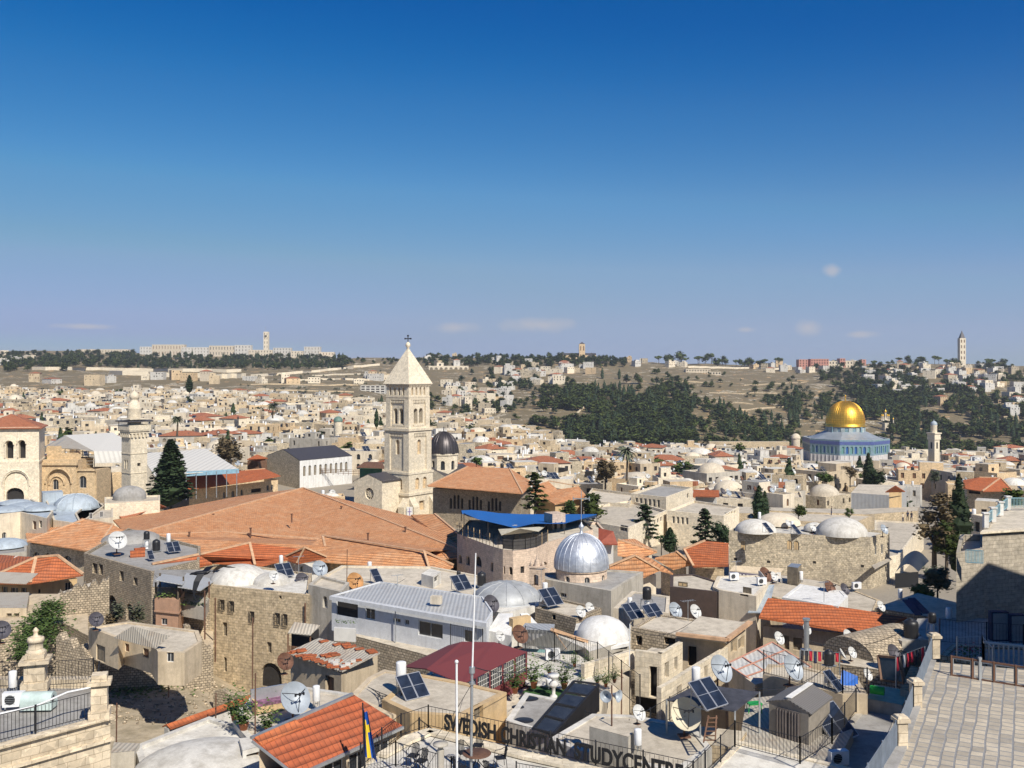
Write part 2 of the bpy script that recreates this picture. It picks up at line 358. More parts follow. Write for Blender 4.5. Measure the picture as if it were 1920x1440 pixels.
def inset(pts, d):                                        # pts ccw
 out = []; n = len(pts)
 for i in range(n):
  a, b, c = pts[i-1], pts[i], pts[(i+1) % n]
  d1 = nrm(v(b[0]-a[0], b[1]-a[1], 0)); d2 = nrm(v(c[0]-b[0], c[1]-b[1], 0))
  n1 = v(-d1[1], d1[0], 0); n2 = v(-d2[1], d2[0], 0); k = 1+n1@n2
  k = max(k, .3); out.append(v(b[0], b[1], 0)+(n1+n2)*d/k)
 return out

def tag(o, label=None, cat=None, group=None, kind=None):
 if label: o['label'] = label
 if cat: o['category'] = cat
 if group: o['group'] = group
 if kind: o['kind'] = kind
 return o
def thing(name, loc, label, cat, group=None):
 o = bpy.data.objects.new(name, None); C.objects.link(o); o.location = [float(x) for x in loc]
 o['_o'] = [float(x) for x in loc]; o.empty_display_size = .5
 return tag(o, label, cat, group)
def dup(o, loc=None, rz=None, sc=None, label=None):
 c = o.copy(); C.objects.link(c)
 for ch in CH.get(o.name, ()):
  k = ch.copy(); C.objects.link(k); k.parent = c; k.matrix_parent_inverse = ch.matrix_parent_inverse
  for g in CH.get(ch.name, ()):
   q = g.copy(); C.objects.link(q); q.parent = k
 if loc is not None: c.location = [float(x) for x in loc]
 if rz is not None: c.rotation_euler = (0, 0, rz)
 if sc is not None: c.scale = (sc, sc, sc) if not isinstance(sc, (tuple, list)) else sc
 if label: c['label'] = label
 return c
CH = {}                                                   # children of prototypes
def proto(o):
 for x in [o]+list(o.children):
  CH[x.name] = list(x.children)
 return o

# ---------------------------------------------------------------- walls with real openings
def wall(mb, A, B, z0, z1, ops=(), depth=.25, nout=None):
 """wall from A to B (xy), outward normal to the right of A->B; ops: (u0,u1,zlo,zhi,arch)"""
 A = v(A[0], A[1], 0); B = v(B[0], B[1], 0); L_ = np.linalg.norm(B-A); t = (B-A)/L_
 n = v(t[1], -t[0], 0)
 ops = [(max(.02, o[0]), min(L_-.02, o[1]), max(z0+.02, o[2]), min(z1-.02, o[3]), o[4]) for o in ops]
 ops = [o for o in ops if o[1]-o[0] > .05 and o[3]-o[2] > .05]
 us = sorted({0.0, L_} | {o[0] for o in ops} | {o[1] for o in ops}); zs = sorted({z0, z1} | {o[2] for o in ops} | {o[3] for o in ops})
 Q = lambda u, z, d=0: A+t*u-n*d+v(0,0,z)
 if not ops: mb.poly([Q(0,z0), Q(L_,z0), Q(L_,z1), Q(0,z1)]); return
 for i in range(len(us)-1):
  for j in range(len(zs)-1):
   if us[i+1]-us[i] < 1e-4 or zs[j+1]-zs[j] < 1e-4: continue
   cu, cz = (us[i]+us[i+1])/2, (zs[j]+zs[j+1])/2
   if any(o[0] < cu < o[1] and o[2] < cz < o[3] for o in ops): continue
   mb.poly([Q(us[i],zs[j]), Q(us[i+1],zs[j]), Q(us[i+1],zs[j+1]), Q(us[i],zs[j+1])])
 for (u0, u1, a, b, arch) in ops:
  prof = [(u0, a), (u1, a)]
  if arch:
   r = (u1-u0)/2; h = min(r*(1.25 if arch == 2 else 1), (b-a)*.6); zc = b-h; um = (u0+u1)/2
   arc = [(um+r*cos(pi*k/8), zc+h*sin(pi*k/8)**(1 if arch == 1 else .8)) for k in range(9)]
   prof += arc
   rc, lc = Q(u1, b), Q(u0, b)
   for k in range(4): mb.poly([rc, Q(*arc[k+1]), Q(*arc[k])])
   for k in range(4, 8): mb.poly([lc, Q(*arc[k+1]), Q(*arc[k])])
  else: prof += [(u1, b), (u0, b)]
  for k in range(len(prof)):
   p, q = prof[k], prof[(k+1) % len(prof)]
   mb.poly([Q(*p), Q(*p, depth), Q(*q, depth), Q(*q)])
def pane(mb, A, B, u0, u1, a, b, depth=.22, style='glass', frame='frame', bars=1):
 A = v(A[0], A[1], 0); B = v(B[0], B[1], 0); t = nrm(B-A); n = v(t[1], -t[0], 0)
 Q = lambda u, z, d=depth: A+t*u-n*d+v(0,0,z)
 w = min(.07, (u1-u0)*.12)
 mb.m(style).poly([Q(u0,a), Q(u1,a), Q(u1,b), Q(u0,b)])
 if frame:
  mb.m(frame)
  d = depth-.03
  for (x0, x1, y0, y1) in [(u0, u0+w, a, b), (u1-w, u1, a, b), (u0+w, u1-w, a, a+w), (u0+w, u1-w, b-w, b)]+[(u0+(u1-u0)*k/(bars+1)-w/3, u0+(u1-u0)*k/(bars+1)+w/3, a+w, b-w) for k in range(1, bars+1)]:
   mb.poly([Q(x0,y0,d), Q(x1,y0,d), Q(x1,y1,d), Q(x0,y1,d)])

PROT = []                                                 # protected screen boxes: x0,y0,x1,y1,depth
FOOT = []                                                 # footprints x,y,r
def protect(x0, y0, x1, y1, Y): PROT.append((x0, y0, x1, y1, Y))
def foot(pts, pad=1.0):
 FOOT.append((min(p[0] for p in pts)-pad, min(p[1] for p in pts)-pad, max(p[0] for p in pts)+pad, max(p[1] for p in pts)+pad))

def building(name, label, cat, corners, D, base, wm='stone', rm='roofc', par=.35, ops=(), group=None, winmat='glass',
             depth=.25, frame='frame', pw=.3, cap=None, prot=True):
 """corners: photo points of the roof edge at level D; base: level of the wall foot; ops: (wall, x0,y0,x1,y1[,arch[,style]]) in photo px"""
 raw = [G(x, y, D) if not isinstance(x, np.ndarray) else x for x, y in corners] if not isinstance(corners[0], np.ndarray) else corners
 n = len(raw); z1, z0 = raw[0][2], ZC-base
 area = sum(raw[i][0]*raw[(i+1) % n][1]-raw[(i+1) % n][0]*raw[i][1] for i in range(n)); ccwise = area > 0
 cx, cy = sum(p[0] for p in raw)/n, sum(p[1] for p in raw)/n
 root = thing(name, (cx, cy, z0), label, cat, group)
 mb = MB().m(wm); wins = []
 for i in range(n):
  A, B = raw[i], raw[(i+1) % n]
  if not ccwise: A, B = B, A
  lo = []
  for o in ops:
   if o[0] != i: continue
   arch = o[5] if len(o) > 5 else 0; style = o[6] if len(o) > 6 else winmat
   t = nrm(v(B[0]-A[0], B[1]-A[1], 0))
   def hit(px):
    k = (px-CX)/F                              # x = k*y on the wall line
    d = t[0]-k*t[1]
    return (k*A[1]-A[0])/d if abs(d) > 1e-6 else 0
   ua, ub = sorted((hit(o[1]), hit(o[3]))); um = (ua+ub)/2; Yc = A[1]+t[1]*um
   zt, zb = ZC-(o[2]-YH)/F*Yc, ZC-(o[4]-YH)/F*Yc
   lo.append((ua, ub, zb, zt, arch)); wins.append((A, B, ua, ub, zb, zt, style))
  wall(mb, A, B, z0, z1, lo, depth)
 pts = ccw([v(p[0], p[1], 0) for p in raw])
 if par > 0:
  ins = inset(pts, pw)
  for i in range(n):
   j = (i+1) % n
   up = lambda p, z: v(p[0], p[1], z)
   mb.poly([up(pts[i], z1), up(pts[j], z1), up(ins[j], z1), up(ins[i], z1)])
   mb.poly([up(ins[i], z1), up(ins[j], z1), up(ins[j], z1-par), up(ins[i], z1-par)])
  wo_ = mb.build('wall', root)
  r = MB().m(rm); r.poly([v(p[0], p[1], z1-par) for p in ins]); r.build('roof', root)
 elif rm:
  wo_ = mb.build('wall', root)
  r = MB().m(rm); r.poly([v(p[0], p[1], z1+.01) for p in pts]); r.build('roof', root)
 else: wo_ = mb.build('wall', root)
 for (A, B, ua, ub, zb, zt, style) in wins:
  w = MB(); fr = frame if style in ('glass', 'solar') else (None if style == 'dark' else 'wood' if style == 'wood' else 'shutter')
  pane(w, A, B, ua, ub, zb, zt, depth-.02, style, fr); w.build('window' if style != 'wood' else 'door', root)
 if prot:
  q = [pix(p) for p in raw]; Ym = min(p[1] for p in raw)
  protect(min(a for a, b in q), min(b for a, b in q), max(a for a, b in q), max(b for a, b in q)+F*(z1-z0)/Ym*.8, max(p[1] for p in raw))
 foot(raw)
 return root
def dome(mb, c, r, h, n=28, m=9, ph=0):
 mb.lathe(c, [(r*cos(pi/2*k/m), h*sin(pi/2*k/m)) for k in range(m)]+[(.001, h)], n, ph=ph); return mb
class Multi:                                              # every pane becomes a part of its own
 def __init__(s): s.l = []
 def build(s, name, root):
  for m in s.l: m.build(name, root)
_pane0 = pane
def pane(mb, *a, **k):
 if isinstance(mb, Multi): m = MB(); mb.l.append(m); _pane0(m, *a, **k)
 else: _pane0(mb, *a, **k)
# ================================================================ terrain
TC = {  # photo column -> (depth, ground level below the eye)
 -900: [(5,26),(100,29),(230,34),(450,32),(800,26),(950,20),(1300,3),(1500,-6),(2200,-50),(2600,-50),(4500,60)],
 0:    [(5,26),(87,29),(160,30),(230,34),(320,33),(450,32.5),(600,31),(800,26),(950,20),(1100,11),(1300,3.5),(1500,-4),(2200,-44),(2500,-44),(4500,60)],
 400:  [(5,26),(87,29),(160,30),(230,34),(320,34),(450,33),(600,32),(800,27),(950,22),(1100,12),(1350,3.7),(1600,-3),(2200,-36),(2500,-36),(4500,60)],
 640:  [(5,26),(87,28),(160,30),(230,34),(320,34.5),(450,34),(600,34),(800,29),(950,25),(1150,16),(1400,4),(1550,-2),(1900,-22),(2200,-22),(4500,60)],
 900:  [(5,26),(100,28),(160,30),(230,34),(320,36),(450,37),(600,39),(750,41),(850,58),(1000,50),(1150,34.6),(1350,14.7),(1600,-8.7),(1900,-27),(2200,-25),(4500,60)],
 1100: [(5,26),(100,28),(160,30),(230,34),(320,40),(450,45),(600,50),(700,70),(850,70),(1000,52),(1150,31),(1350,12.5),(1600,-8.7),(1800,-21),(2100,-18),(4500,60)],
 1300: [(5,25),(100,28),(160,31),(230,35),(320,41),(450,47),(600,54),(700,64),(850,67),(1000,52),(1150,31),(1350,14.7),(1600,-5),(1750,-10),(2000,-8),(4500,60)],
 1500: [(5,24),(100,28),(160,31),(230,35),(320,42),(450,49),(600,55),(700,57),(800,75),(950,75),(1100,57),(1250,34),(1400,17.6),(1600,-1),(1700,-7),(2000,-5),(4500,60)],
 1700: [(5,24),(100,28),(160,31),(230,35),(320,42),(450,49),(600,55),(700,57),(800,78),(950,78),(1100,57),(1250,37.6),(1400,19),(1550,0),(1650,-9),(2000,-8),(4500,60)],
 1920: [(5,24),(100,28),(160,31),(230,35),(320,42),(450,49),(600,56),(700,60),(850,75),(1000,68),(1150,47),(1300,28),(1450,12),(1600,-2),(1680,-7),(2000,-5),(4500,60)],
 2800: [(5,24),(100,28),(160,31),(230,35),(320,42),(450,49),(600,56),(700,60),(850,75),(1000,68),(1150,47),(1300,28),(1450,14),(1600,4),(1680,0),(2000,0),(4500,60)],
}
TK = sorted(TC)
YS = np.concatenate([np.linspace(5, 300, 40), np.linspace(312, 1000, 60), np.linspace(1012, 2300, 110), np.linspace(2400, 4500, 12)])
TG = np.array([np.interp(YS, [a for a, b in TC[k]], [b for a, b in TC[k]]) for k in TK])
kr = np.array([1, 2, 3, 2, 1])/9.
for r_ in range(len(TK)): TG[r_, 2:-2] = np.convolve(TG[r_], kr, 'valid')
def sm(x): return x*x*(3-2*x)
def hsh(i, j, s=0):
 n = (i*374761393+j*668265263+s*1274126177) & 0xffffffff; n = ((n ^ (n >> 13))*1274126177) & 0xffffffff
 return ((n ^ (n >> 16)) & 0xffff)/65535.
def vno(x, y, s=0):
 i, j = math.floor(x), math.floor(y); a, b = sm(x-i), sm(y-j)
 return (hsh(i,j,s)*(1-a)+hsh(i+1,j,s)*a)*(1-b)+(hsh(i,j+1,s)*(1-a)+hsh(i+1,j+1,s)*a)*b
def ground_drop(px, Y):
 px = min(max(px, TK[0]), TK[-1]-1); i = 0
 while TK[i+1] <= px: i += 1
 t = sm((px-TK[i])/(TK[i+1]-TK[i]))
 d = np.interp(Y, YS, TG[i])*(1-t)+np.interp(Y, YS, TG[i+1])*t
 if 52 < Y < 96 and 80 < px < 500: d -= 2.6*sm(min(1, (px-80)/90., (500-px)/150.))*sm(min(1, (Y-52)/16., (96-Y)/10.))
 a = min(max((Y-850)/400., 0), 1)
 x = (px-CX)/F*Y
 if a > 0: d -= a*((vno(x/90, Y/90)-.5)*9+(vno(x/33, Y/33, 3)-.5)*3.5)
 return float(d)
def gz(x, y): return ZC-ground_drop(CX+F*x/y, y)
PX = list(range(-900, 2801, 25))
vs = []; fs = []
for Y in YS:
 for px in PX: vs.append(((px-CX)/F*Y, Y, ZC-ground_drop(px, Y)))
w_ = len(PX)
for j in range(len(YS)-1):
 for i in range(w_-1): fs.append((j*w_+i, j*w_+i+1, (j+1)*w_+i+1, (j+1)*w_+i))
gm, t, b = nmat('hill_ground'); tc = N(t, 'TexCoord'); ob = tc.outputs['Object']
gg = N(t, 'NewGeometry'); sx = N(t, 'SeparateXYZ'); t.links.new(gg.outputs['Position'], sx.inputs[0])
n1 = noise(t, ob, .012, 8, .7, .5); n2 = noise(t, ob, .06, 7, .75); n3 = noise(t, ob, .5, 4, .7)
col = mixc(t, ramp(t, n1, .38, .62), (.33,.195,.085), (.56,.37,.185))
col = mixc(t, ramp(t, n2, .60, .72), col, (.52,.44,.31))
col = mixc(t, ramp(t, n2, .40, .26), col, (.16,.125,.065))
mz = N(t, 'Math', _operation='MULTIPLY'); t.links.new(sx.outputs[2], mz.inputs[0]); mz.inputs[1].default_value = 1/4.2
az = N(t, 'Math', _operation='ADD'); t.links.new(mz.outputs[0], az.inputs[0])
nzz = N(t, 'Math', _operation='MULTIPLY'); t.links.new(n1, nzz.inputs[0]); nzz.inputs[1].default_value = 5; t.links.new(nzz.outputs[0], az.inputs[1])
fr = N(t, 'Math', _operation='FRACT'); t.links.new(az.outputs[0], fr.inputs[0])
tf = N(t, 'Math', _operation='MULTIPLY'); t.links.new(ramp(t, fr.outputs[0], .88, .94), tf.inputs[0]); t.links.new(ramp(t, noise(t, ob, .02, 3), .45, .55), tf.inputs[1])
col = mixc(t, tf.outputs[0], col, (.50,.44,.33))
my = N(t, 'MapRange'); t.links.new(sx.outputs[1], my.inputs[0]); my.inputs[1].default_value = 880; my.inputs[2].default_value = 700
col = mixc(t, my.outputs[0], col, (.30,.26,.20))
my2 = N(t, 'MapRange'); t.links.new(sx.outputs[1], my2.inputs[0]); my2.inputs[1].default_value = 120; my2.inputs[2].default_value = 90
col = mixc(t, my2.outputs[0], col, mixc(t, ramp(t, n3, .4, .62), (.40,.33,.23), (.26,.215,.14)))
t.links.new(col, b.inputs['Base Color']); b.inputs['Roughness'].default_value = .95; bump(t, b, n2, .5, 1.5)
me = bpy.data.meshes.new('ground'); me.from_pydata(vs, [], fs); me.materials.append(gm); me.polygons.foreach_set('use_smooth', [True]*len(fs)); me.update()
go = bpy.data.objects.new('ground', me); C.objects.link(go); tag(go, 'pale city ground and dry brown limestone hillside with terraces', 'ground', kind='structure')

def ray_ground(px, py, y0=860, y1=2300):
 """depth at which the line of sight through px,py meets the hillside"""
 Y = y0; prev = None
 while Y < y1:
  g = YH+F*ground_drop(px, Y)/Y
  if g <= py: return Y
  Y += 12 if Y > 1000 else 8
 return None

# ================================================================ trees
def cards(mb, pts, size, rng, flat=0.0):
 for (x, y, z) in pts:
  s = size*rng.uniform(.6, 1.35); a = rng.uniform(0, 2*pi); e = rng.uniform(-.9, .9)
  ex = v(cos(a), sin(a), rng.uniform(-.4, .4)); ey = nrm(np.cross(ex, v(sin(e)*cos(a*1.7), sin(e)*sin(a*2.3), cos(e)+.2))); ex = nrm(ex)
  c = v(x, y, z); k = rng.uniform(.5, .9)
  p = [c+ex*s*.5, c+ey*s*.5*k, c-ex*s*.5, c-ey*s*.5*k]
  i0 = len(mb.v); mb.v += [tuple(q) for q in p]; mb.f.append((i0, i0+1, i0+2, i0+3)); mb.mi.append(mb.cur); mb.sm.append(False); mb.uv += [(0,0),(1,0),(1,1),(0,1)]
def crown_round(mb, rng, h, w, n, lobes, size, base=.3, umb=False):
 cs = []
 for k in range(lobes):
  a = rng.uniform(0, 2*pi); rr = rng.uniform(.1, .62)*w/2; z = rng.uniform(base+.08, .9)
  if umb: z = rng.uniform(.68, .92); rr = rng.uniform(0, .8)*w/2
  lr = rng.uniform(.25, .42)*w/2*(1.15-abs(z-.55)); cs.append((cos(a)*rr*(1.25-z*.6), sin(a)*rr*(1.25-z*.6), z*h, lr))
 for (x, y, z, r) in cs:
  mb.mesh_data(*ico(x, y, z, r*.62, rng), smooth=False)
 pts = []
 for i in range(n):
  x, y, z, r = cs[i % len(cs)]
  d = nrm(v(rng.gauss(0,1), rng.gauss(0,1), rng.gauss(.15,.9))); q = r*rng.uniform(.7, 1.15)
  pts.append((x+d[0]*q, y+d[1]*q, z+d[2]*q*(.45 if umb else .85)))
 cards(mb, pts, size, rng)
def ico(x, y, z, r, rng):
 t = (1+5**.5)/2
 vs = [(-1,t,0),(1,t,0),(-1,-t,0),(1,-t,0),(0,-1,t),(0,1,t),(0,-1,-t),(0,1,-t),(t,0,-1),(t,0,1),(-t,0,-1),(-t,0,1)]
 fs = [(0,11,5),(0,5,1),(0,1,7),(0,7,10),(0,10,11),(1,5,9),(5,11,4),(11,10,2),(10,7,6),(7,1,8),(3,9,4),(3,4,2),(3,2,6),(3,6,8),(3,8,9),(4,9,5),(2,4,11),(6,2,10),(8,6,7),(9,8,1)]
 o = []
 for p in vs:
  k = r/1.9*rng.uniform(.75, 1.25); o.append(v(x+p[0]*k, y+p[1]*k, z+p[2]*k*.8))
 return o, fs
def crown_cyp(mb, rng, h, w, n, size, cone=False):
 prof = (lambda q: (1-q)**.75*min(1, q*9+.35)) if cone else (lambda q: min(1, (1-q)*2.2)**.8*min(1, q*7+.45))
 k = 7
 for i in range(k):
  q = (i+.3)/k; r = w/2*prof(q)*.62
  if r > .05: mb.mesh_data(*ico(0, 0, h*(.06+q*.9), max(r, h/k*.42), rng) if False else icox(h*(.06+q*.9), r, h/k*.9, rng), smooth=False)
 pts = []
 for i in range(n):
  q = rng.random()**1.15; a = rng.uniform(0, 2*pi); r = w/2*prof(q)*rng.uniform(.7, 1.12)*(1+.18*sin(a*3+q*9))
  pts.append((cos(a)*r, sin(a)*r, h*(.05+q*.95)))
 cards(mb, pts, size, rng)
def icox(z, r, hz, rng):
 vs_, fs_ = ico(0, 0, 0, 1, rng); return [v(p[0]*r*1.7, p[1]*r*1.7, z+p[2]*hz*1.4) for p in vs_], fs_
def tree(name, kind, h, w, leafm, dens=1.0, seed=1, label=None, cat='tree', loc=(0,0,0), limbs=True):
 rng = random.Random(seed); root = thing(name, (0,0,0), label, cat)
 tr = MB().m('trunk'); cr = MB().m(leafm)
 if kind == 'round':
  tr.tube([(0,0,-1), (0,0,h*.3), (w*.04, 0, h*.6)], [h*.035, h*.026, h*.01], 7)
  if limbs:
   for k in range(5):
    a = k*1.26+rng.random(); tr.tube([(0,0,h*(.25+.04*k)), (cos(a)*w*.16, sin(a)*w*.16, h*.5), (cos(a)*w*.3, sin(a)*w*.3, h*.68)], [h*.015, h*.01, h*.004], 5)
  crown_round(cr, rng, h, w, int(520*dens), max(7, int(13*min(dens, 1.8))), w*.10/max(dens, .35)**.35)
 elif kind == 'umb':
  tr.tube([(0,0,-1), (w*.03,0,h*.35), (0,0,h*.75)], [h*.03, h*.022, h*.012], 7)
  for k in range(5):
   a = k*1.26; tr.tube([(0,0,h*.45), (cos(a)*w*.3, sin(a)*w*.3, h*.75)], [h*.014, h*.005], 5)
  crown_round(cr, rng, h, w, int(420*dens), 12, w*.09, umb=True)
 elif kind in ('cyp', 'cone'):
  tr.tube([(0,0,-1), (0,0,h*.5), (0,0,h*.85)], [h*.02+.05, h*.012, h*.003], 6)
  crown_cyp(cr, rng, h, w, int(560*dens), w*.20/max(dens, .35)**.35, kind == 'cone')
 elif kind == 'sparse':
  tr.tube([(0,0,-1), (0,0,h*.4), (w*.05,0,h*.95)], [h*.03, h*.02, h*.003], 7)
  pts = []
  for k in range(int(34)):
   q = .2+.78*k/34; a = k*2.4; r = w/2*(1-q)**.7*rng.uniform(.75, 1.15)+.15; e = v(cos(a)*r, sin(a)*r, h*q+h*.02-r*.12)
   tr.tube([(0,0,h*q), e], [h*.006, h*.002], 4, cap=False)
   for s_ in range(int(22*dens)):
    u = rng.uniform(.2, 1.05); pts.append((e[0]*u+rng.gauss(0, w*.035), e[1]*u+rng.gauss(0, w*.035), h*q+(e[2]-h*q)*u+rng.gauss(0, h*.012)))
  cards(cr, pts, w*.11, rng)
 elif kind == 'palm':
  tr.tube([(0,0,-1), (.2,0,h*.5), (0,0,h*.8)], [.35,.3,.28], 8)
  for k in range(46):
   a = k*2.4; up = 1.1-k/46*1.7; l = w/2*rng.uniform(.85, 1.1); pr = None
   for s_ in range(7):
    u = s_/6; p = v(cos(a)*l*u*cos(up*.6), sin(a)*l*u*cos(up*.6), h*.8+l*(sin(up)*u-.55*u*u)); sd_ = v(-sin(a), cos(a), -.25)*(.42*(1-u*.8))
    if pr is not None:
     cr.poly([pr[0]-pr[1], pr[0], p, p-sd_]); cr.poly([pr[0], pr[0]+v(pr[1][0], pr[1][1], -abs(pr[1][2])*0-.1), p+v(sd_[0], sd_[1], -.1), p])
    pr = (p, sd_)
 tr.build('trunk', root); cr.build('crown', root)
 root.location = [float(x) for x in loc]
 return root
# ================================================================ landmarks
def rect(cx, cy, w, d, rot):                              # ccw corners; rot = azimuth of the front (towards the camera) turned to the left
 e = v(cos(rot), sin(rot), 0); f = v(-sin(rot), cos(rot), 0); c = v(cx, cy, 0)
 return [c-e*w/2-f*d/2, c+e*w/2-f*d/2, c+e*w/2+f*d/2, c-e*w/2+f*d/2]
def zed(py, Y): return ZC-(py-YH)/F*Y
def prismwalls(mb, q, z0, z1, opf=None, depth=.3):
 q = ccw(q)
 for i in range(len(q)):
  A, B = q[i], q[(i+1) % len(q)]; L_ = np.linalg.norm(B[:2]-A[:2]); wall(mb, A, B, z0, z1, opf(i, L_) if opf else (), depth)
def ring(mb, q, z0, z1):                                  # a projecting string course
 mb.prism(q, z0, z1); mb.poly([v(p[0], p[1], z0) for p in ccw(q)][::-1])
def panes(mb, q, opf, depth, m='dark'):
 q = ccw(q)
 for i in range(len(q)):
  A, B = q[i], q[(i+1) % len(q)]; L_ = np.linalg.norm(B[:2]-A[:2])
  for o in opf(i, L_): pane(mb, A, B, o[0], o[1], o[2], o[3], depth-.02, m, None)

def bell_tower():
 Y = 230.; x0 = (765-CX)/F*Y; rot = radians(-37); rot = radians(37)
 rot = -radians(37)+0
 root = thing('bell_tower', (x0, Y, zed(1000, Y)), 'tall pale stone church bell tower with pyramid spire and arched belfry windows', 'bell tower')
 Z = lambda py: zed(py, Y-4); W1 = 7.1
 R = lambda w: rect(x0, Y, w, w, rot)
 mb = MB().m('stone_pale'); dk = Multi()
 f1 = lambda i, L_: [(L_*.13+k*L_*.195, L_*.13+k*L_*.195+.62, Z(741), Z(726.5), 1) for k in range(4)]
 prismwalls(mb, R(W1), Z(744), Z(721), f1, .55)
 panes(dk, R(W1), f1, .55, 'stone_warm')
 def panel(z0, z1, a, b, zp0, zp1, inner, indep, q):
  prismwalls(mb, q, z0, z1, lambda i, L_: [(L_*a, L_*b, zp0, zp1, 0)], .35)
  qi = inset(ccw(q), .35)
  for i in range(4):
   A, B = qi[i], qi[(i+1) % 4]; L_ = np.linalg.norm(B[:2]-A[:2]); t_ = nrm(B-A)
   u0, u1 = L_*a-.35+.35*1, L_*b
   A2, B2 = A+t_*(L_*a-.35), A+t_*(L_*b+.35)
   ops_ = inner(np.linalg.norm(B2-A2)); wall(mb, A2, B2, zp0-.05, zp1+.05, ops_, indep)
   for o in ops_: pane(dk, A2, B2, o[0], o[1], o[2], o[3], indep-.02, 'dark' if indep > .8 else 'stone_warm', None)
   n_ = v(t_[1], -t_[0], 0)                      # corbel row at the panel head
   for k in range(9):
    u = (k+.5)/9*np.linalg.norm(B2-A2); c = A2+t_*u+n_*.12+v(0,0,zp1-.35); mb.box(c, (.3, .3, .7), atan2(t_[1], t_[0]))
   if indep > .8:                                # colonnette and sill
    c = A2+t_*np.linalg.norm(B2-A2)/2-n_*.2; mb.cyl((c[0], c[1], Z(797)), .13, 4.4, 10)
    c = A2+t_*np.linalg.norm(B2-A2)/2+n_*.1; mb.box((c[0], c[1], Z(798)), (3.6, .5, .35), atan2(t_[1], t_[0]))
 panel(Z(804), Z(744), .2, .8, Z(800), Z(750), lambda l: [(l*.17, l*.44, Z(795), Z(766), 1), (l*.56, l*.83, Z(795), Z(766), 1)], 1.1, R(W1+.15))
 panel(Z(886), Z(808), .22, .78, Z(883), Z(813), lambda l: [(l*.37, l*.63, Z(853), Z(825), 1)], .55, R(W1+.7))
 f4 = lambda i, L_: [(L_*.26, L_*.43, Z(918), Z(896), 1), (L_*.57, L_*.74, Z(918), Z(896), 1)]
 prismwalls(mb, R(W1+1.2), Z(924), Z(889), f4, .5); panes(dk, R(W1+1.2), f4, .5, 'stone_warm')
 prismwalls(mb, R(W1+1.7), Z(1005), Z(928), lambda i, L_: [(L_*.40, L_*.6, Z(958), Z(940), 0)], .6); panes(dk, R(W1+1.7), lambda i, L_: [(L_*.40, L_*.6, Z(958), Z(940), 0)], .6, 'stone_warm')
 for a, b, w in ((721.5, 718.5, .9), (745.5, 743, .3), (808, 803.5, 1.3), (889, 885, 1.5), (928, 923.5, 2.2)): ring(mb, R(W1+w), Z(a), Z(b))
 for i in range(4):
  q = R(W1+.25); A, B = q[i], q[(i+1) % 4]
  for k in range(14): p = A+(B-A)*(k+.5)/14; mb.box((p[0], p[1], Z(722.7)), (.3, .3, .45), rot)
 q = R(W1+1.7); t0 = R(W1+4.6); z1, z2 = Z(932), Z(948)
 e = nrm(q[1]-q[0]); f = nrm(q[3]-q[0])
 for (c, d1) in [(q[0], -e), (q[0], -f), (q[1], e), (q[1], -f), (q[2], e), (q[3], -e)]:
  s_ = f if abs(d1@e) > .5 else e; sg = 1 if (np.mean(q, axis=0)-c)@s_ > 0 else -1; a = c; b_ = c+s_*sg*1.9
  A0, A1, B0, B1 = a, b_, a+d1*1.6, b_+d1*1.6; U = lambda p, z: v(p[0], p[1], z); zb = Z(1005)
  mb.poly([U(A0,z1), U(A1,z1), U(B1,z2), U(B0,z2)]); mb.poly([U(B0,zb), U(B1,zb), U(B1,z2), U(B0,z2)])
  mb.poly([U(A0,zb), U(B0,zb), U(B0,z2), U(A0,z1)]); mb.poly([U(A1,zb), U(B1,zb), U(B1,z2), U(A1,z1)])
 mb.build('tower_shaft', root); w = dk.build('window', root)
 sp = MB().m('stone_pale'); q = R(W1+1.15); ap = v(x0, Y, Z(650)); 
 for i in range(4): sp.poly([v(*q[i][:2], Z(720)), v(*q[(i+1) % 4][:2], Z(720)), ap])
 sp.poly([v(*p[:2], Z(720)) for p in q][::-1]); 
 sp.lathe((x0, Y, Z(651)), [(.35,-.6),(.3,0),(.55,.3),(.6,.6),(.5,1),(.2,1.3),(.01,1.4)], 14)
 sp.build('spire', root)
 cr = MB().m('iron'); zc_ = Z(640)
 cr.bar((x0, Y, zc_-.2), (x0, Y, zc_+1.5), .2); d = v(cos(rot+.6), sin(rot+.6), 0); c = v(x0, Y, zc_+.75); cr.bar(c-d*.62, c+d*.62, .2)
 for s_ in (-1, 1): cr.box(c+d*s_*.62, (.34,.3,.34), rot)
 cr.box((x0, Y, zc_+1.45), (.34,.3,.34), rot)
 cr.build('cross', root)
 sg = MB().m('whiter'); p = P(768, 961, Y-7.3); sg.box(p, (1.4, .1, 2.6), 0); sg.build('sign_panel', root)
 s2 = MB().m(simple('purple_paint', (.18,.10,.35))); s2.box(p+v(0,-.08,0), (.12,.06,2.0)); s2.box(p+v(0,-.08,.2), (.9,.06,.12)); s2.build('cross_mark', root)
 protect(705, 630, 830, 965, Y); foot(R(13))
bell_tower()

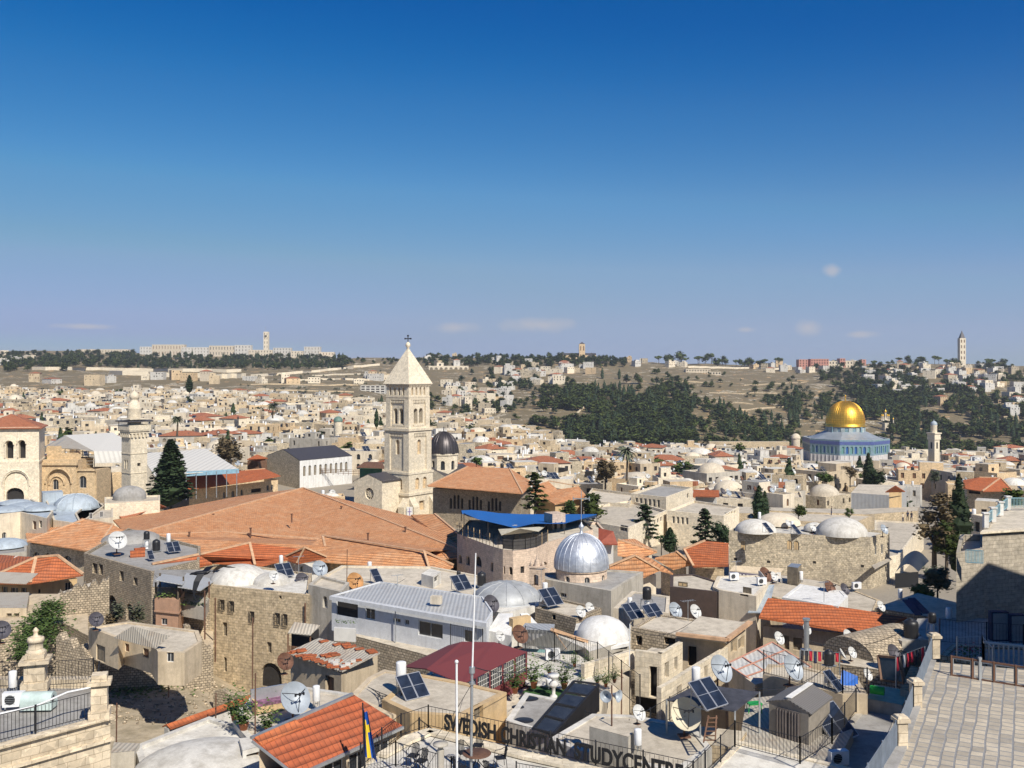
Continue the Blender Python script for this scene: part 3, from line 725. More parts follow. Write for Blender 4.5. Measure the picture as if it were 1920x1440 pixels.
def church():                                              # nave, gable end and dome beside the tower
 Y = 246.; x0 = (832-CX)/F*Y
 root = thing('domed_church', (x0, Y, zed(1000, Y)), 'church with dark ribbed dome on a pale drum behind the bell tower', 'church')
 mb = MB().m('stone_pale'); Z = lambda py: zed(py, Y); r = 3.75; q = [v(x0+cos(a)*r, Y+sin(a)*r, 0) for a in [pi/8+k*pi/4 for k in range(8)]]
 op = lambda i, L_: [(L_*.32, L_*.68, Z(879), Z(862), 1)]
 prismwalls(mb, q, Z(905), Z(852), op, .4); ring(mb, [v(x0+cos(a)*(r+.25), Y+sin(a)*(r+.25), 0) for a in [pi/8+k*pi/4 for k in range(8)]], Z(852), Z(849)); mb.build('drum', root)
 dk = Multi(); panes(dk, q, op, .4, 'glass'); dk.build('window', root)
 dm = MB().m(simple('dark_lead', (.085,.075,.075), .42, .55, .25, 1.5)); dome(dm, (x0, Y, Z(850)), 3.75, 5.5, 36, 10); 
 for k in range(24):
  a = k*2*pi/24; dm.tube([(x0+cos(a)*3.8*cos(e), Y+sin(a)*3.8*cos(e), Z(850)+5.55*sin(e)) for e in [i*pi/2/8 for i in range(9)]], .06, 4, False)
 dm.cyl((x0, Y, Z(812)), .12, 1.6, 6); dm.build('dome', root)
 mw = MB().m('stone_pale'); qq = rect(x0+.6, Y+2, 12.5, 12.5, radians(-37)); mw.prism(qq, Z(1000), Z(893), False); mw.build('wall', root)
 rf = MB().m('dark_roofing' if 'dark_roofing' in M else M.setdefault('dark_roofing', simple('dark_roofing', (.07,.065,.07), .6, .2, .3)))
 c = v(x0+.6, Y+2, 0)
 for i in range(4):
  a, b_ = qq[i], qq[(i+1) % 4]; m_ = (a+b_)/2; ap = m_+(c-m_)*.05; U = lambda p, z: v(p[0], p[1], z)
  rf.poly([U(a, Z(893)), U(m_, Z(874)), U(c, Z(874))]); rf.poly([U(m_, Z(874)), U(b_, Z(893)), U(c, Z(874))])
 rf.build('roof', root)
 g = MB().m('stone_pale')
 for i in range(4):
  a, b_ = qq[i], qq[(i+1) % 4]; m_ = (a+b_)/2; g.poly([v(*a[:2], Z(893)-.01), v(*b_[:2], Z(893)-.01), v(*m_[:2], Z(874)-.05)])
 g.build('gable', root); foot(qq); protect(805, 800, 870, 905, Y)
 r2 = thing('church_nave', P(688, 970, 224), 'grey church gable with round rose window left of the tower foot', 'church')
 g = MB().m('stone_pale'); Yn = 224.; A, B = P(664, 960, Yn+2), P(716, 960, Yn-3); t_ = nrm(v(B[0]-A[0], B[1]-A[1], 0)); n_ = v(t_[1], -t_[0], 0); L_ = np.linalg.norm(B-A)
 Q = lambda u, py, d=0: v(A[0], A[1], zed(py, Yn))+t_*u-n_*d
 rc, rr = L_*.55, 1.35; zc_ = 925; cz = zed(zc_, Yn); K = 24; U2 = lambda u, z, d=0: v(A[0], A[1], z)+t_*u-n_*d
 outer = [(0, zed(990, Yn)), (L_, zed(990, Yn)), (L_, zed(899, Yn)), (L_*.5, zed(889, Yn)), (0, zed(903, Yn))]
 def edgept(a):
  dx, dz = cos(a), sin(a); best = 99
  for i in range(5):
   (x1_, y1_), (x2_, y2_) = outer[i], outer[(i+1) % 5]; ex, ey = x2_-x1_, y2_-y1_; det = dx*(-ey)+dz*ex
   if abs(det) < 1e-9: continue
   s_ = ((x1_-rc)*(-ey)+(y1_-cz)*ex)/det; w_2 = (dx*(y1_-cz)-dz*(x1_-rc))/det
   if s_ > 0 and -1e-6 <= w_2 <= 1+1e-6: best = min(best, s_)
  return rc+dx*best, cz+dz*best
 angs = sorted([k*2*pi/K for k in range(K)]+[atan2(p[1]-cz, p[0]-rc) % (2*pi) for p in outer])
 for i in range(len(angs)):
  a, b_ = angs[i], angs[(i+1) % len(angs)]
  p1, p2 = edgept(a), edgept(b_); c1, c2 = (rc+rr*cos(a), cz+rr*sin(a)), (rc+rr*cos(b_), cz+rr*sin(b_))
  g.poly([U2(*c1), U2(*p1), U2(*p2), U2(*c2)]); g.poly([U2(*c1), U2(*c2), U2(*c2, .5), U2(*c1, .5)])
 g.poly([U2(outer[0][0], outer[0][1]), U2(0, outer[4][1]), U2(0, outer[4][1], 12), U2(0, outer[0][1], 12)])
 g.poly([U2(L_, outer[0][1]), U2(L_, outer[2][1]), U2(L_, outer[2][1], 12), U2(L_, outer[0][1], 12)])
 g.build('wall', r2)
 ro = MB().m('glass'); ro.poly([U2(rc+rr*cos(k*pi/12), cz+rr*sin(k*pi/12), .45) for k in range(24)]); ro.m('stone_pale')
 for k in range(12): a = k*pi/6; ro.bar(U2(rc, cz, .35), U2(rc+rr*cos(a), cz+rr*sin(a), .35), .1); 
 for k in range(12): a, b_ = k*pi/6, (k+1)*pi/6; ro.bar(U2(rc+rr*.55*cos(a), cz+rr*.55*sin(a), .33), U2(rc+rr*.55*cos(b_), cz+rr*.55*sin(b_), .33), .12)
 ro.build('rose_window', r2)
 rf = MB().m('dark_roofing'); o3, o2, o4 = outer[3], outer[2], outer[4]
 rf.slab([U2(L_+.3, o2[1]-.1), U2(o3[0], o3[1]+.1), U2(o3[0], o3[1]+.1, 12), U2(L_+.3, o2[1]-.1, 12)], .2); rf.slab([U2(-.3, o4[1]-.1), U2(o3[0], o3[1]+.1), U2(o3[0], o3[1]+.1, 12), U2(-.3, o4[1]-.1, 12)], .2)
 rf.build('roof', r2); protect(660, 880, 716, 950, 222); foot([U2(0,0), U2(L_,0), U2(L_,0,12), U2(0,0,12)])
church()

def hiproof(mb, pts, ridge=(), m='tile', th=.18, rm='ridge', rw=.32):
 """pts: list of faces, each of (px,py,D); ridge: list of polylines of (px,py,D)"""
 mb.m(m)
 for f in pts: mb.slab([G(*p) for p in f], th)
 mb.m(rm)
 for l in ridge:
  q = [G(*p)+v(0,0,.06) for p in l]
  for a, b in zip(q, q[1:]): mb.bar(a, b, rw, .2)
def tile_roofed(name, label, faces, ridges, eaves, base, m='tile', wm='stone', ops=(), group=None, cat='building', rdepth=.3, winmat='glass', inn=.45, frame='frame'):
 """eaves: corner points (px,py,D) of the walls under the roof edge, walls drop to base"""
 e = [G(*p) for p in eaves]; n = len(e); zt = min(p[2] for p in e)-.12
 cx, cy = sum(p[0] for p in e)/n, sum(p[1] for p in e)/n
 root = thing(name, (cx, cy, ZC-base), label, cat, group)
 r = MB(); hiproof(r, faces, ridges, m); r.build('roof', root)
 pts = [v(p[0], p[1], 0) for p in e]; ccwise = ccw(pts) is pts
 mb = MB().m(wm)
 ins = inset(pts if ccwise else pts[::-1], inn)
 if not ccwise: ins = ins[::-1]
 for i in range(n):
  A, B = ins[i], ins[(i+1) % n]
  if not ccwise: A, B = B, A
  lo = []; t_ = nrm(B-A)
  for o in ops:
   if o[0] != i: continue
   def hit(px):
    k = (px-CX)/F; d = t_[0]-k*t_[1]; return (k*A[1]-A[0])/d if abs(d) > 1e-6 else 0
   ua, ub = sorted((hit(o[1]), hit(o[3]))); Yc = A[1]+t_[1]*(ua+ub)/2; arch = o[5] if len(o) > 5 else 0; st = o[6] if len(o) > 6 else winmat
   zb, zt_ = ZC-(o[4]-YH)/F*Yc, ZC-(o[2]-YH)/F*Yc; lo.append((ua, ub, zb, zt_, arch))
   w = MB(); pane(w, A, B, ua, ub, zb, zt_, rdepth-.02, st, frame if st == 'glass' else None); w.build('window', root)
  wall(mb, A, B, ZC-base, zt, lo, rdepth)
 mb.build('wall', root); foot(pts)
 q = [pix(G(*p)) for f in faces for p in f]; protect(min(a for a, b in q), min(b for a, b in q), max(a for a, b in q), max(b for a, b in q)+8, max(G(*p)[1] for f in faces for p in f))
 return root

# --- large weathered tile roofs of the middle ground
tile_roofed('tiled_roof_hall', 'huge pale orange hipped tile roof below the bell tower, widest roof in view',
  [[(240,1005,24),(568,915,22),(880,1038,26.2),(560,1010,26.2)], [(240,1005,24),(560,1010,26.2),(880,1038,26.2),(878,1046,26.6),(560,1052,26.5),(250,1045,25.9)],
   [(568,915,22),(628,938,24.5),(792,972,25.4),(880,1038,26.2)], [(568,915,22),(240,1005,24),(212,975,25.2),(450,930,24.6)]],
  [[(568,915,22),(240,1005,24)], [(568,915,22),(880,1038,26.2)], [(240,1005,24),(420,998,24.9),(640,1014,26),(880,1040,26.3)]],
  [(250,1045,26.6),(560,1052,27.2),(878,1046,27.2),(790,975,26.2),(560,925,25.4),(215,985,26.2)], 33)
tile_roofed('tiled_roof_wing', 'pale tile wing roof with hipped end right of the bright orange roof',
  [[(605,1005,24.6),(800,1032,24.8),(850,1062,26.6),(824,1071,26.8),(612,1053,26.6),(560,1040,26.0)], [(605,1005,24.6),(800,1032,24.8),(862,1030,26.6),(640,1000,26.4)]],
  [[(605,1005,24.6),(795,1034,24.8)], [(605,1005,24.6),(616,1053,26.6)], [(795,1034,24.8),(806,1070,26.8)], [(795,1034,24.8),(851,1060,26.6)]],
  [(612,1053,27.1),(806,1070,27.2),(850,1060,27.0),(860,1032,27),(640,1003,27)], 32)
tile_roofed('tiled_roof_wing', 'pale orange tile roof with grey wall below, left behind the bright hipped roof',
  [[(50,1014,25.6),(158,974,23.2),(212,984,23.6),(190,1012,25),(156,1031,25.9)], [(158,974,23.2),(50,1014,25.6),(48,998,26),(150,966,25)],
   [(212,984,23.6),(250,1003,24.5),(250,1030,25.6),(156,1031,25.9),(190,1012,25)]],
  [[(50,1014,25.6),(158,974,23.2),(212,984,23.6)], [(212,984,23.6),(188,1020,25.4)]],
  [(50,1016,26.1),(156,1032,26.3),(252,1032,26.2),(250,990,25.8),(130,970,25.8)], 32, wm='stone_grey',
  ops=[(0,62,1035,74,1046,1),(0,84,1037,95,1048,1),(0,120,1042,133,1052,1)])
tile_roofed('tiled_roof_wing', 'reddish low tile roof at the far left edge of the huge tile roof',
  [[(212,958,24.5),(300,945,23.6),(312,950,24.6),(232,975,25.6)]], [[(212,958,24.5),(300,945,23.6)]],
  [(212,960,25.5),(232,976,26),(312,952,25.8),(300,946,25.5)], 32, m='tile_far')
tile_roofed('tiled_roof_wing', 'pale tile roof just right of the tower foot beside the blue awning',
  [[(770,965,24.6),(815,964,24.2),(858,1000,25.6),(830,1008,26.2),(790,985,25.6)], [(858,1000,25.6),(866,1012,26.6),(856,1020,27),(830,1008,26.2)]],
  [[(815,964,24.2),(858,1000,25.6)]], [(770,968,26),(830,1010,27),(858,1018,27.2),(864,1010,27),(815,966,26)], 33)
tile_roofed('orange_hip_house', 'bright orange hipped roof with a metal grille cage at its left edge', 
  [[(375,1040,23.2),(470,1018,22.2),(588,1032,23.0),(540,1048,23.9),(490,1060,24.4),(372,1053,24.4)]],
  [[(468,1018,22.2),(478,1060,24.4)], [(375,1040,23.2),(468,1018,22.2)]],
  [(372,1054,25),(490,1061,25),(586,1040,25),(588,1034,25),(470,1022,25)], 30, m='tile_new')
tile_roofed('orange_hip_house', 'small bright orange pyramid roof with pale walls right of the long bright roof',
  [[(572,1027,22.2),(612,1044,23.6),(558,1056,24.2)], [(572,1027,22.2),(558,1056,24.2),(530,1046,23.9)]],
  [[(572,1027,22.2),(557,1056,24.2)], [(572,1027,22.2),(612,1044,23.6)], [(572,1027,22.2),(530,1046,23.9)]],
  [(530,1048,24.4),(558,1058,24.6),(611,1046,24.2),(575,1034,24)], 30, m='tile_new', wm='white', ops=[(1,563,1062,568,1072)])
tile_roofed('orange_hip_house', 'orange hipped roof house with yellow plaster wall at the far left edge',
  [[(-40,1092,22.4),(68,1045,20.2),(57,1093,22.4)], [(68,1045,20.2),(108,1042,20.0),(156,1077,22.0),(57,1093,22.4)], [(68,1045,20.2),(-40,1092,22.4),(-60,1060,22.4),(0,1040,22)]],
  [[(68,1045,20.2),(57,1093,22.4)], [(108,1042,20.0),(156,1077,22.0)], [(-40,1092,22.4),(68,1045,20.2),(108,1042,20)]],
  [(-40,1093,22.9),(57,1094,22.9),(155,1078,22.6),(108,1050,22.6),(-60,1060,22.6)], 29.5, m='tile_new', wm='ochre',
  ops=[(1,122,1092,134,1110),(1,72,1105,76,1113,0,'dark'),(0,4,1100,14,1118),(0,20,1102,34,1120),(0,40,1102,50,1118),(0,2,1150,12,1178,0,'shutter'),(0,16,1152,26,1180,0,'shutter')])
tile_roofed('orange_lean_to', 'short bright orange lean-to roof above the balcony with the metal canopy',
  [[(285,1058,21.4),(300,1076,22.6),(398,1056,22.0),(372,1040,21.0)]], [[(285,1058,21.4),(372,1040,21.0)]],
  [(288,1062,22.6),(300,1077,23.0),(396,1057,22.6),(372,1043,22.4)], 29, m='tile_new')

# --- building with the orange roof and grouped windows, right of the tower
tile_roofed('stone_school', 'stone building with orange hipped roof and three groups of arched windows beside the bell tower',
  [[(802,911,23.6),(877,875,21.5),(955,878,21.7),(980,925,24.0)], [(955,878,21.7),(1000,905,23.0),(980,925,24.0)], [(802,911,23.6),(877,875,21.5),(955,878,21.7),(1000,905,23.0),(900,880,23)]],
  [[(877,875,21.5),(802,911,23.6)], [(955,878,21.7),(980,925,24.0)]],
  [(806,912,24.1),(980,926,24.4),(999,906,23.6),(890,884,23.6)], 33, m='tile', wm='stone_rough',
  ops=[(0,x+k*7,(928 if k in (1,2) else 934)+(x-843)*.08,x+k*7+4.6,954+(x-843)*.06,1,'dark') for x in (843,878,914) for k in range(4)], inn=.5)
tile_roofed('orange_hip_house', 'long low orange tiled roof behind the dark conifer, right of the school',
  [[(1000,910,24.5),(1028,902,24),(1045,918,25.4),(1020,934,26.4),(995,922,25.4)], [(1045,918,25.4),(1085,912,25),(1100,930,26.4),(1040,945,27),(1020,934,26.4)]], [[(1028,902,24),(1085,912,25)]],
  [(1000,924,26.5),(1040,947,27.2),(1098,932,27),(1085,914,26.4),(1010,906,26)], 34, m='tile', wm='ochre')

# --- bell tower at the left edge with its church front
def left_church():
 Y = 215.; root = thing('square_belfry', P(35, 960, Y), 'massive square stone belfry with orange roof and paired arches, left edge', 'bell tower')
 Z = lambda py: zed(py, Y); A, B = P(-40, 900, Y-1), P(73, 900, Y+1); Cc, Dd = P(84, 900, Y+12), P(-30, 900, Y+12)
 q = [v(*p[:2], 0) for p in (A, B, Cc, Dd)]; t_ = nrm(q[1]-q[0]); U = lambda px: ((px+40)/113)*np.linalg.norm(q[1]-q[0])
 mb = MB().m('stone_pale'); dk = Multi()
 up = [(U(11), U(25), Z(860), Z(827), 1), (U(35), U(48), Z(860), Z(826), 1)]
 o3 = [(U(8), U(54), Z(945), Z(884), 2)]
 wall(mb, q[0], q[1], Z(866), Z(803), up, 1.2); wall(mb, q[0]-v(0,.25,0), q[1]-v(-.15,.25,0), Z(960), Z(866), o3, .4)
 o4 = [(U(10), U(44), Z(940), Z(915), 2)]
 wall(mb, q[0]+v(0,.2,0), q[1]+v(0,.2,0), Z(960), Z(880), o4, .8)
 pane(dk, q[0]+v(0,.2,0), q[1]+v(0,.2,0), *o4[0][:4], .8, 'dark', None)
 for o in up: pane(dk, q[0], q[1], o[0], o[1], o[2], o[3], 1.15, 'dark', None)
 for i in (1, 2, 3): wall(mb, q[i], q[(i+1) % 4], Z(960), Z(803))
 mb.prism([q[0]-t_*.2-v(0,.3,0), q[1]+t_*.2-v(0,.3,0), q[2]+t_*.2, q[3]], Z(868), Z(865)); mb.prism([q[0]-t_*.2-v(0,.3,0), q[1]+t_*.2-v(0,.3,0), q[2]+t_*.2, q[3]], Z(804), Z(801))
 for o in up: mb.cyl(q[0]+t_*(o[0]-.15)+v(0,-.15,Z(858)), .14, 3, 8)
 for o, w in ((o3[0], .35), (up[0], .2), (up[1], .2)):   # hood mouldings
  um, r = (o[0]+o[1])/2, (o[1]-o[0])/2+w; h = r*(1.25 if o[4] == 2 else 1.05); zc_ = o[3]-h+w
  mb.tube([q[0]+t_*(um+r*cos(pi*k/14))+v(0,-.3,zc_+h*sin(pi*k/14)**.85) for k in range(15)], .16, 5)
 mb.build('wall', root); dk.build('window', root)
 rf = MB().m('tile_far'); qs = inset(ccw(q), -.7); ap = sum(q)/4; ap = v(P(-5,0,Y)[0], Y+6, Z(778))
 for i in range(4): rf.slab([v(*qs[i][:2], Z(803)), v(*qs[(i+1) % 4][:2], Z(803)), ap], .15)
 rf.build('roof', root); foot(q); protect(-60, 775, 80, 945, Y)
 building('church_front', 'golden stone church front with two big carved arches beside the square belfry', 'church',
      [P(76,862,222), P(142,858,221), P(150,845,236), P(84,848,236)], 0, (1830*0+34), 'stone_warm', 'roofc', .5,
      ops=[(0,92,898,110,925,2,'glass'),(0,80,905,88,925,2,'dark')]) if False else None
 r2 = thing('carved_stone_church', P(128, 945, 222), 'golden stone church front with carved arches, between square belfry and minaret', 'church')
 m2 = MB().m('stone_warm'); Yf = 222.; Zf = lambda py: zed(py, Yf); A, B = v(*P(76,0,Yf)[:2], 0), v(*P(143,0,Yf)[:2], 0); k = (B-A)[0]/67; ux = lambda px: (px-76)*k
 big = [(ux(88), ux(132), Zf(945), Zf(881), 2)]; wall(m2, A, B, Zf(960), Zf(862), big, .5)
 A1, B1 = A+v(0,.5,0), B+v(0,.5,0); o5 = [(ux(97), ux(108), Zf(919), Zf(899), 1)]; wall(m2, A1, B1, Zf(960), Zf(870), o5, .4); dk = Multi(); pane(dk, A1, B1, *o5[0][:4], .38, 'glass', 'frame', 1)
 A2, B2 = B+v(.02,.8,0), v(*P(175,0,Yf)[:2], 0)+v(0,.8,0); o6 = [((B2-A2)[0]*.08, (B2-A2)[0]*.5, Zf(916), Zf(893), 1)]; wall(m2, A2, B2, Zf(960), Zf(882), o6, .4); pane(dk, A2, B2, *o6[0][:4], .38, 'glass', 'frame', 1)
 for (u0, u1, zz, yy, nn) in ((ux(88)-.3, ux(132)+.3, Zf(881)+.3, -.2, 15), (ux(91), ux(119), Zf(893), .35, 15)):
  um, r = (u0+u1)/2, (u1-u0)/2; h = r*1.15
  m2.tube([A+v(um+r*cos(pi*j/14), yy, zz-h+h*sin(pi*j/14)) for j in range(15)], .2, 5)
 m2.box((A+B)/2+v(0,0,Zf(870)), ((B-A)[0]+.6, .8, .5)); m2.box((A2+B2)/2+v(0,0,Zf(882)), ((B2-A2)[0]+.3, .7, .4))
 wall(m2, v(*P(76,0,Yf)[:2],0)+v(0,3,0), v(*P(104,0,Yf)[:2],0)+v(0,3,0), Zf(870), Zf(838)); wall(m2, v(*P(104,0,Yf)[:2],0)+v(0,3,0), v(*P(141,0,Yf)[:2],0)+v(0,3,0), Zf(870), Zf(851))
 m2.prism([A+v(0,.9,0), B+v(0,.9,0), B+v(0,9,0), A+v(0,9,0)], Zf(960), Zf(863)); m2.prism([A2+v(.1,.9,0), B2+v(0,.9,0), B2+v(0,9,0), A2+v(.1,9,0)], Zf(960), Zf(883))
 m2.build('wall', r2); dk.build('window', r2); foot([A, B2, B2+v(0,9,0), A+v(0,9,0)]); protect(72, 835, 178, 935, Yf)
left_church()

def minaret():
 Y = 205.; x0 = (252-CX)/F*Y; Z = lambda py: zed(py, Y); rot = -radians(40)
 root = thing('minaret', (x0, Y, Z(960)), 'square stone minaret with dark balcony roof and small domed lantern, left of the cypress', 'minaret')
 mb = MB().m('stone_pale'); dk = Multi(); q = rect(x0, Y, 3.7, 3.7, rot)
 o = lambda i, L_: ([(L_*.3, L_*.46, Z(878), Z(861), 1), (L_*.54, L_*.7, Z(878), Z(861), 1)] if i in (0, 3) else [(L_*.4, L_*.6, Z(873), Z(867), 0)])
 prismwalls(mb, q, Z(960), Z(812), o, .35); panes(dk, q, o, .35)
 for a, b_, w in ((850, 848.5, 3.9), (886, 884.5, 3.9), (786, 784, 4.3), (812, 808, 4.2)): ring(mb, rect(x0, Y, w, w, rot), Z(a), Z(b_))
 for i in range(4):
  for k in range(5): p = rect(x0, Y, 4.1, 4.1, rot); s_ = p[i]+(p[(i+1) % 4]-p[i])*(k+.5)/5; mb.box((s_[0], s_[1], Z(815)), (.35, .35, .9), rot)
 bal = rect(x0, Y, 4.7, 4.7, rot); ring(mb, bal, Z(808), Z(806.5)); 
 for i in range(4): a, b_ = bal[i], bal[(i+1) % 4]; mb.bar((*a[:2], Z(801)), (*b_[:2], Z(801)), .12, 1.1)
 mb.lathe((x0, Y, 0), [(1.35, Z(808)), (1.35, Z(782))], 12)
 mb.lathe((x0, Y, 0), [(1.45, Z(786)), (1.4, Z(768)), (1.5, Z(766)), (1.5, Z(765)), (1.25, Z(764)), (1.2, Z(755)), (.85, Z(754)), (.8, Z(748)), (.95, Z(747)), (.98, Z(742)), (.75, Z(737)), (.3, Z(734.5)), (.1, Z(733)), (.05, Z(727)), (.001, Z(726))], 16)
 mb.build('tower_shaft', root); dk.build('window', root)
 rf = MB().m(simple('dark_roofing', (.07,.065,.07), .6, .2, .3)); q2 = rect(x0, Y, 5.5, 5.5, rot)
 rf.slab([v(*p[:2], Z(788)) for p in q2], .25)
 for p in rect(x0, Y, 4.5, 4.5, rot): rf.cyl((p[0], p[1], Z(806)), .07, Z(788)-Z(806), 6)
 rf.build('canopy', root); foot(rect(x0, Y, 6, 6, rot)); protect(225, 725, 278, 900, Y)
minaret()

# --- dome and golden dome shrine
def shrine():
 Y = 600.; x0 = (1585-CX)/F*Y; Z = lambda py: zed(py, Y); root = thing('golden_dome_shrine', (x0, Y, Z(862)), 'octagonal blue tiled shrine with a large golden dome', 'shrine')
 gold, t, b = nmat('gold_leaf'); tc = N(t, 'TexCoord'); uv = tc.outputs['UV']
 br = N(t, 'TexBrick', Scale=1, Color1=(.85,.50,.07,1), Color2=(.74,.42,.05,1), Mortar=(.42,.22,.03,1)); br.inputs['Brick Width'].default_value = 1.0; br.inputs['Row Height'].default_value = 1.4; br.inputs['Mortar Size'].default_value = .07; br.offset = 0
 t.links.new(uv, br.inputs['Vector']); t.links.new(br.outputs[0], b.inputs['Base Color']); b.inputs['Metallic'].default_value = .85; b.inputs['Roughness'].default_value = .42
 bump(t, b, noise(t, tc.outputs['Object'], 1.2, 4), .25, .2)
 blue, t, b = nmat('blue_glazed_tile'); tc = N(t, 'TexCoord'); uv = tc.outputs['UV']
 br = N(t, 'TexBrick', Scale=1, Color1=(.10,.19,.29,1), Color2=(.16,.27,.35,1), Mortar=(.30,.36,.39,1)); br.inputs['Brick Width'].default_value = .9; br.inputs['Row Height'].default_value = .7; br.inputs['Mortar Size'].default_value = .09
 t.links.new(uv, br.inputs['Vector']); col = mixc(t, ramp(t, noise(t, tc.outputs['Object'], .8, 5), .45, .62), br.outputs[0], (.15,.26,.24)); t.links.new(col, b.inputs['Base Color']); b.inputs['Roughness'].default_value = .4
 leadr = simple('grey_lead_roof', (.36,.40,.43), .5, .4, .2, .3)
 marble = simple('veined_marble', (.55,.53,.52), .6, 0, .2, .5)
 ph = radians(-71); Ro = 25.6; oc = lambda r: [v(x0+cos(ph+k*pi/4)*r, Y+sin(ph+k*pi/4)*r, 0) for k in range(8)]
 q = ccw(oc(Ro)); zb, zm, zt = Z(866), Z(848), Z(820)
 mw = MB(); 
 ar = lambda i, L_: [(L_*(.06+k*.128), L_*(.06+k*.128)+1.55, Z(845), Z(832), 1) for k in range(7)]
 mw.m(blue); prismwalls(mw, q, zm, zt, ar, .5); mw.m(marble); prismwalls(mw, q, zb, zm)
 mw.m(simple('blue_band_tile', (.09,.12,.30), .4, 0, .3, 1)); qb = inset(q, -.12)
 for i in range(8): mw.poly([v(*qb[i][:2], Z(829)), v(*qb[(i+1) % 8][:2], Z(829)), v(*qb[(i+1) % 8][:2], Z(823)), v(*qb[i][:2], Z(823))])
 mw.m(marble); 
 for i in range(8): mw.poly([v(*q[i][:2], zt), v(*q[(i+1) % 8][:2], zt), v(*inset(q, .6)[(i+1) % 8][:2], zt), v(*inset(q, .6)[i][:2], zt)])
 for i in range(8):
  a, b_ = q[i], q[(i+1) % 8]
  for k in range(8): p = a+(b_-a)*(.03+k*.134); mw.box((p[0], p[1], (zb+zm)/2), (.5, .5, zm-zb), ph)
 mw.build('wall', root)
 wn = Multi()
 for i in range(8):
  a, b_ = q[i], q[(i+1) % 8]; L_ = np.linalg.norm(b_-a)
  for j, o in enumerate(ar(i, L_)): pane(wn, a, b_, o[0], o[1], o[2], o[3], .45, simple('deep_blue_glass', (.04,.12,.33), .3) if j % 2 else simple('green_tile_window', (.14,.30,.28), .3), None)
 wn.build('window', root)
 rf = MB().m(leadr); qi = inset(q, .6); inn = oc(12.2); inn = ccw(inn); zr0, zr1 = zt-1.2, Z(808)
 for i in range(8):
  j = (i+1) % 8; m0, m1_ = [(qi[k]*.55+inn[k]*.45) for k in (i, j)]; zmid = zr0*.62+zr1*.38
  rf.poly([v(*qi[i][:2], zr0), v(*qi[j][:2], zr0), v(*m1_[:2], zmid), v(*m0[:2], zmid)]); rf.poly([v(*m0[:2], zmid), v(*m1_[:2], zmid), v(*inn[j][:2], zr1), v(*inn[i][:2], zr1)])
 for i in range(8):
  j = (i+1) % 8; rf.poly([v(*qi[i][:2], zr0), v(*qi[j][:2], zr0), v(*qi[j][:2], zt), v(*qi[i][:2], zt)])
 rf.build('roof', root)
 dr = MB().m(blue); op = [(r_, z_) for r_, z_ in ((11.4, Z(816)), (11.4, Z(799)))]; dr.lathe((x0, Y, 0), op, 40)
 dr.m(simple('patterned_white_tile', (.42,.47,.45), .4, 0, .5, 3))
 for k in range(16): a = ph+k*pi/8; dr.box((x0+cos(a)*11.45, Y+sin(a)*11.45, Z(806)), (.5, 2.3, 3.2), a)
 dr.m(blue)
 for k in range(4): a = ph+.2+k*pi/2; dr.box((x0+cos(a)*11.7, Y+sin(a)*11.7, Z(807)), (1.2, 1.4, Z(799)-Z(815)), a)
 dr.build('drum', root)
 dm = MB().m(gold); z0 = Z(798.5); H = 14.6; R = 11.5
 prof = [(12.0, z0-.3), (12.1, z0+.2), (11.6, z0+.7)]+[(R*max(0, cos(u))**.86*(1+.035*sin(u*2.2)), z0+.7+H*sin(u)**1.02) for u in [pi/2*k/16 for k in range(1, 16)]]+[(.35, z0+H+.75)]
 dm.lathe((x0, Y, 0), prof, 64)
 for k in range(48):
  a = k*2*pi/48; dm.tube([(x0+cos(a)*(r_+.02), Y+sin(a)*(r_+.02), z_) for r_, z_ in prof[3:-1]], .07, 4, False)
 dm.build('dome', root)
 fn = MB().m(gold); fn.lathe((x0, Y, Z(751.5)), [(.35,-.5),(.2,0),(.5,.4),(.2,.8),(.35,1.2),(.12,1.6),(.1,2.4)], 10); fn.lathe((x0, Y, Z(742)), [(.001,-.9),(.3,-.75),(.5,-.1),(.3,.45),(.001,.6)], 12); fn.build('finial', root)
 protect(1508, 740, 1665, 858, Y); foot(oc(30))
shrine()

def slender_minaret():
 Y = 560.; x0 = (1751-CX)/F*Y; Z = lambda py: zed(py, Y); root = thing('minaret', (x0, Y, Z(870)), 'slim square minaret with pale blue cap right of the golden dome', 'minaret')
 mb = MB().m('stone_pale'); rot = .5; dk = Multi(); q = rect(x0, Y, 4.3, 4.3, rot); o = lambda i, L_: [(L_*.35, L_*.65, Z(841), Z(829), 0)]
 prismwalls(mb, q, Z(880), Z(822), o, .3); panes(dk, q, o, .3); ring(mb, rect(x0, Y, 5.2, 5.2, rot), Z(824), Z(820)); ring(mb, rect(x0, Y, 6, 6, rot), Z(813), Z(811)); prismwalls(mb, rect(x0, Y, 5, 5, rot), Z(820), Z(813)) 
 mb.lathe((x0, Y, 0), [(1.75, Z(812)), (1.7, Z(799)), (1.85, Z(798)), (1.85, Z(797))], 14); mb.build('tower_shaft', root); dk.build('window', root)
 d = MB().m('lead'); d.lathe((x0, Y, Z(797)), [(1.75,0),(1.85,.5),(1.7,1.2),(1.2,1.9),(.4,2.4),(.1,2.6),(.06,3.5),(.001,3.6)], 16); d.build('dome', root)
 protect(1738, 780, 1765, 855, Y); foot(q)
slender_minaret()

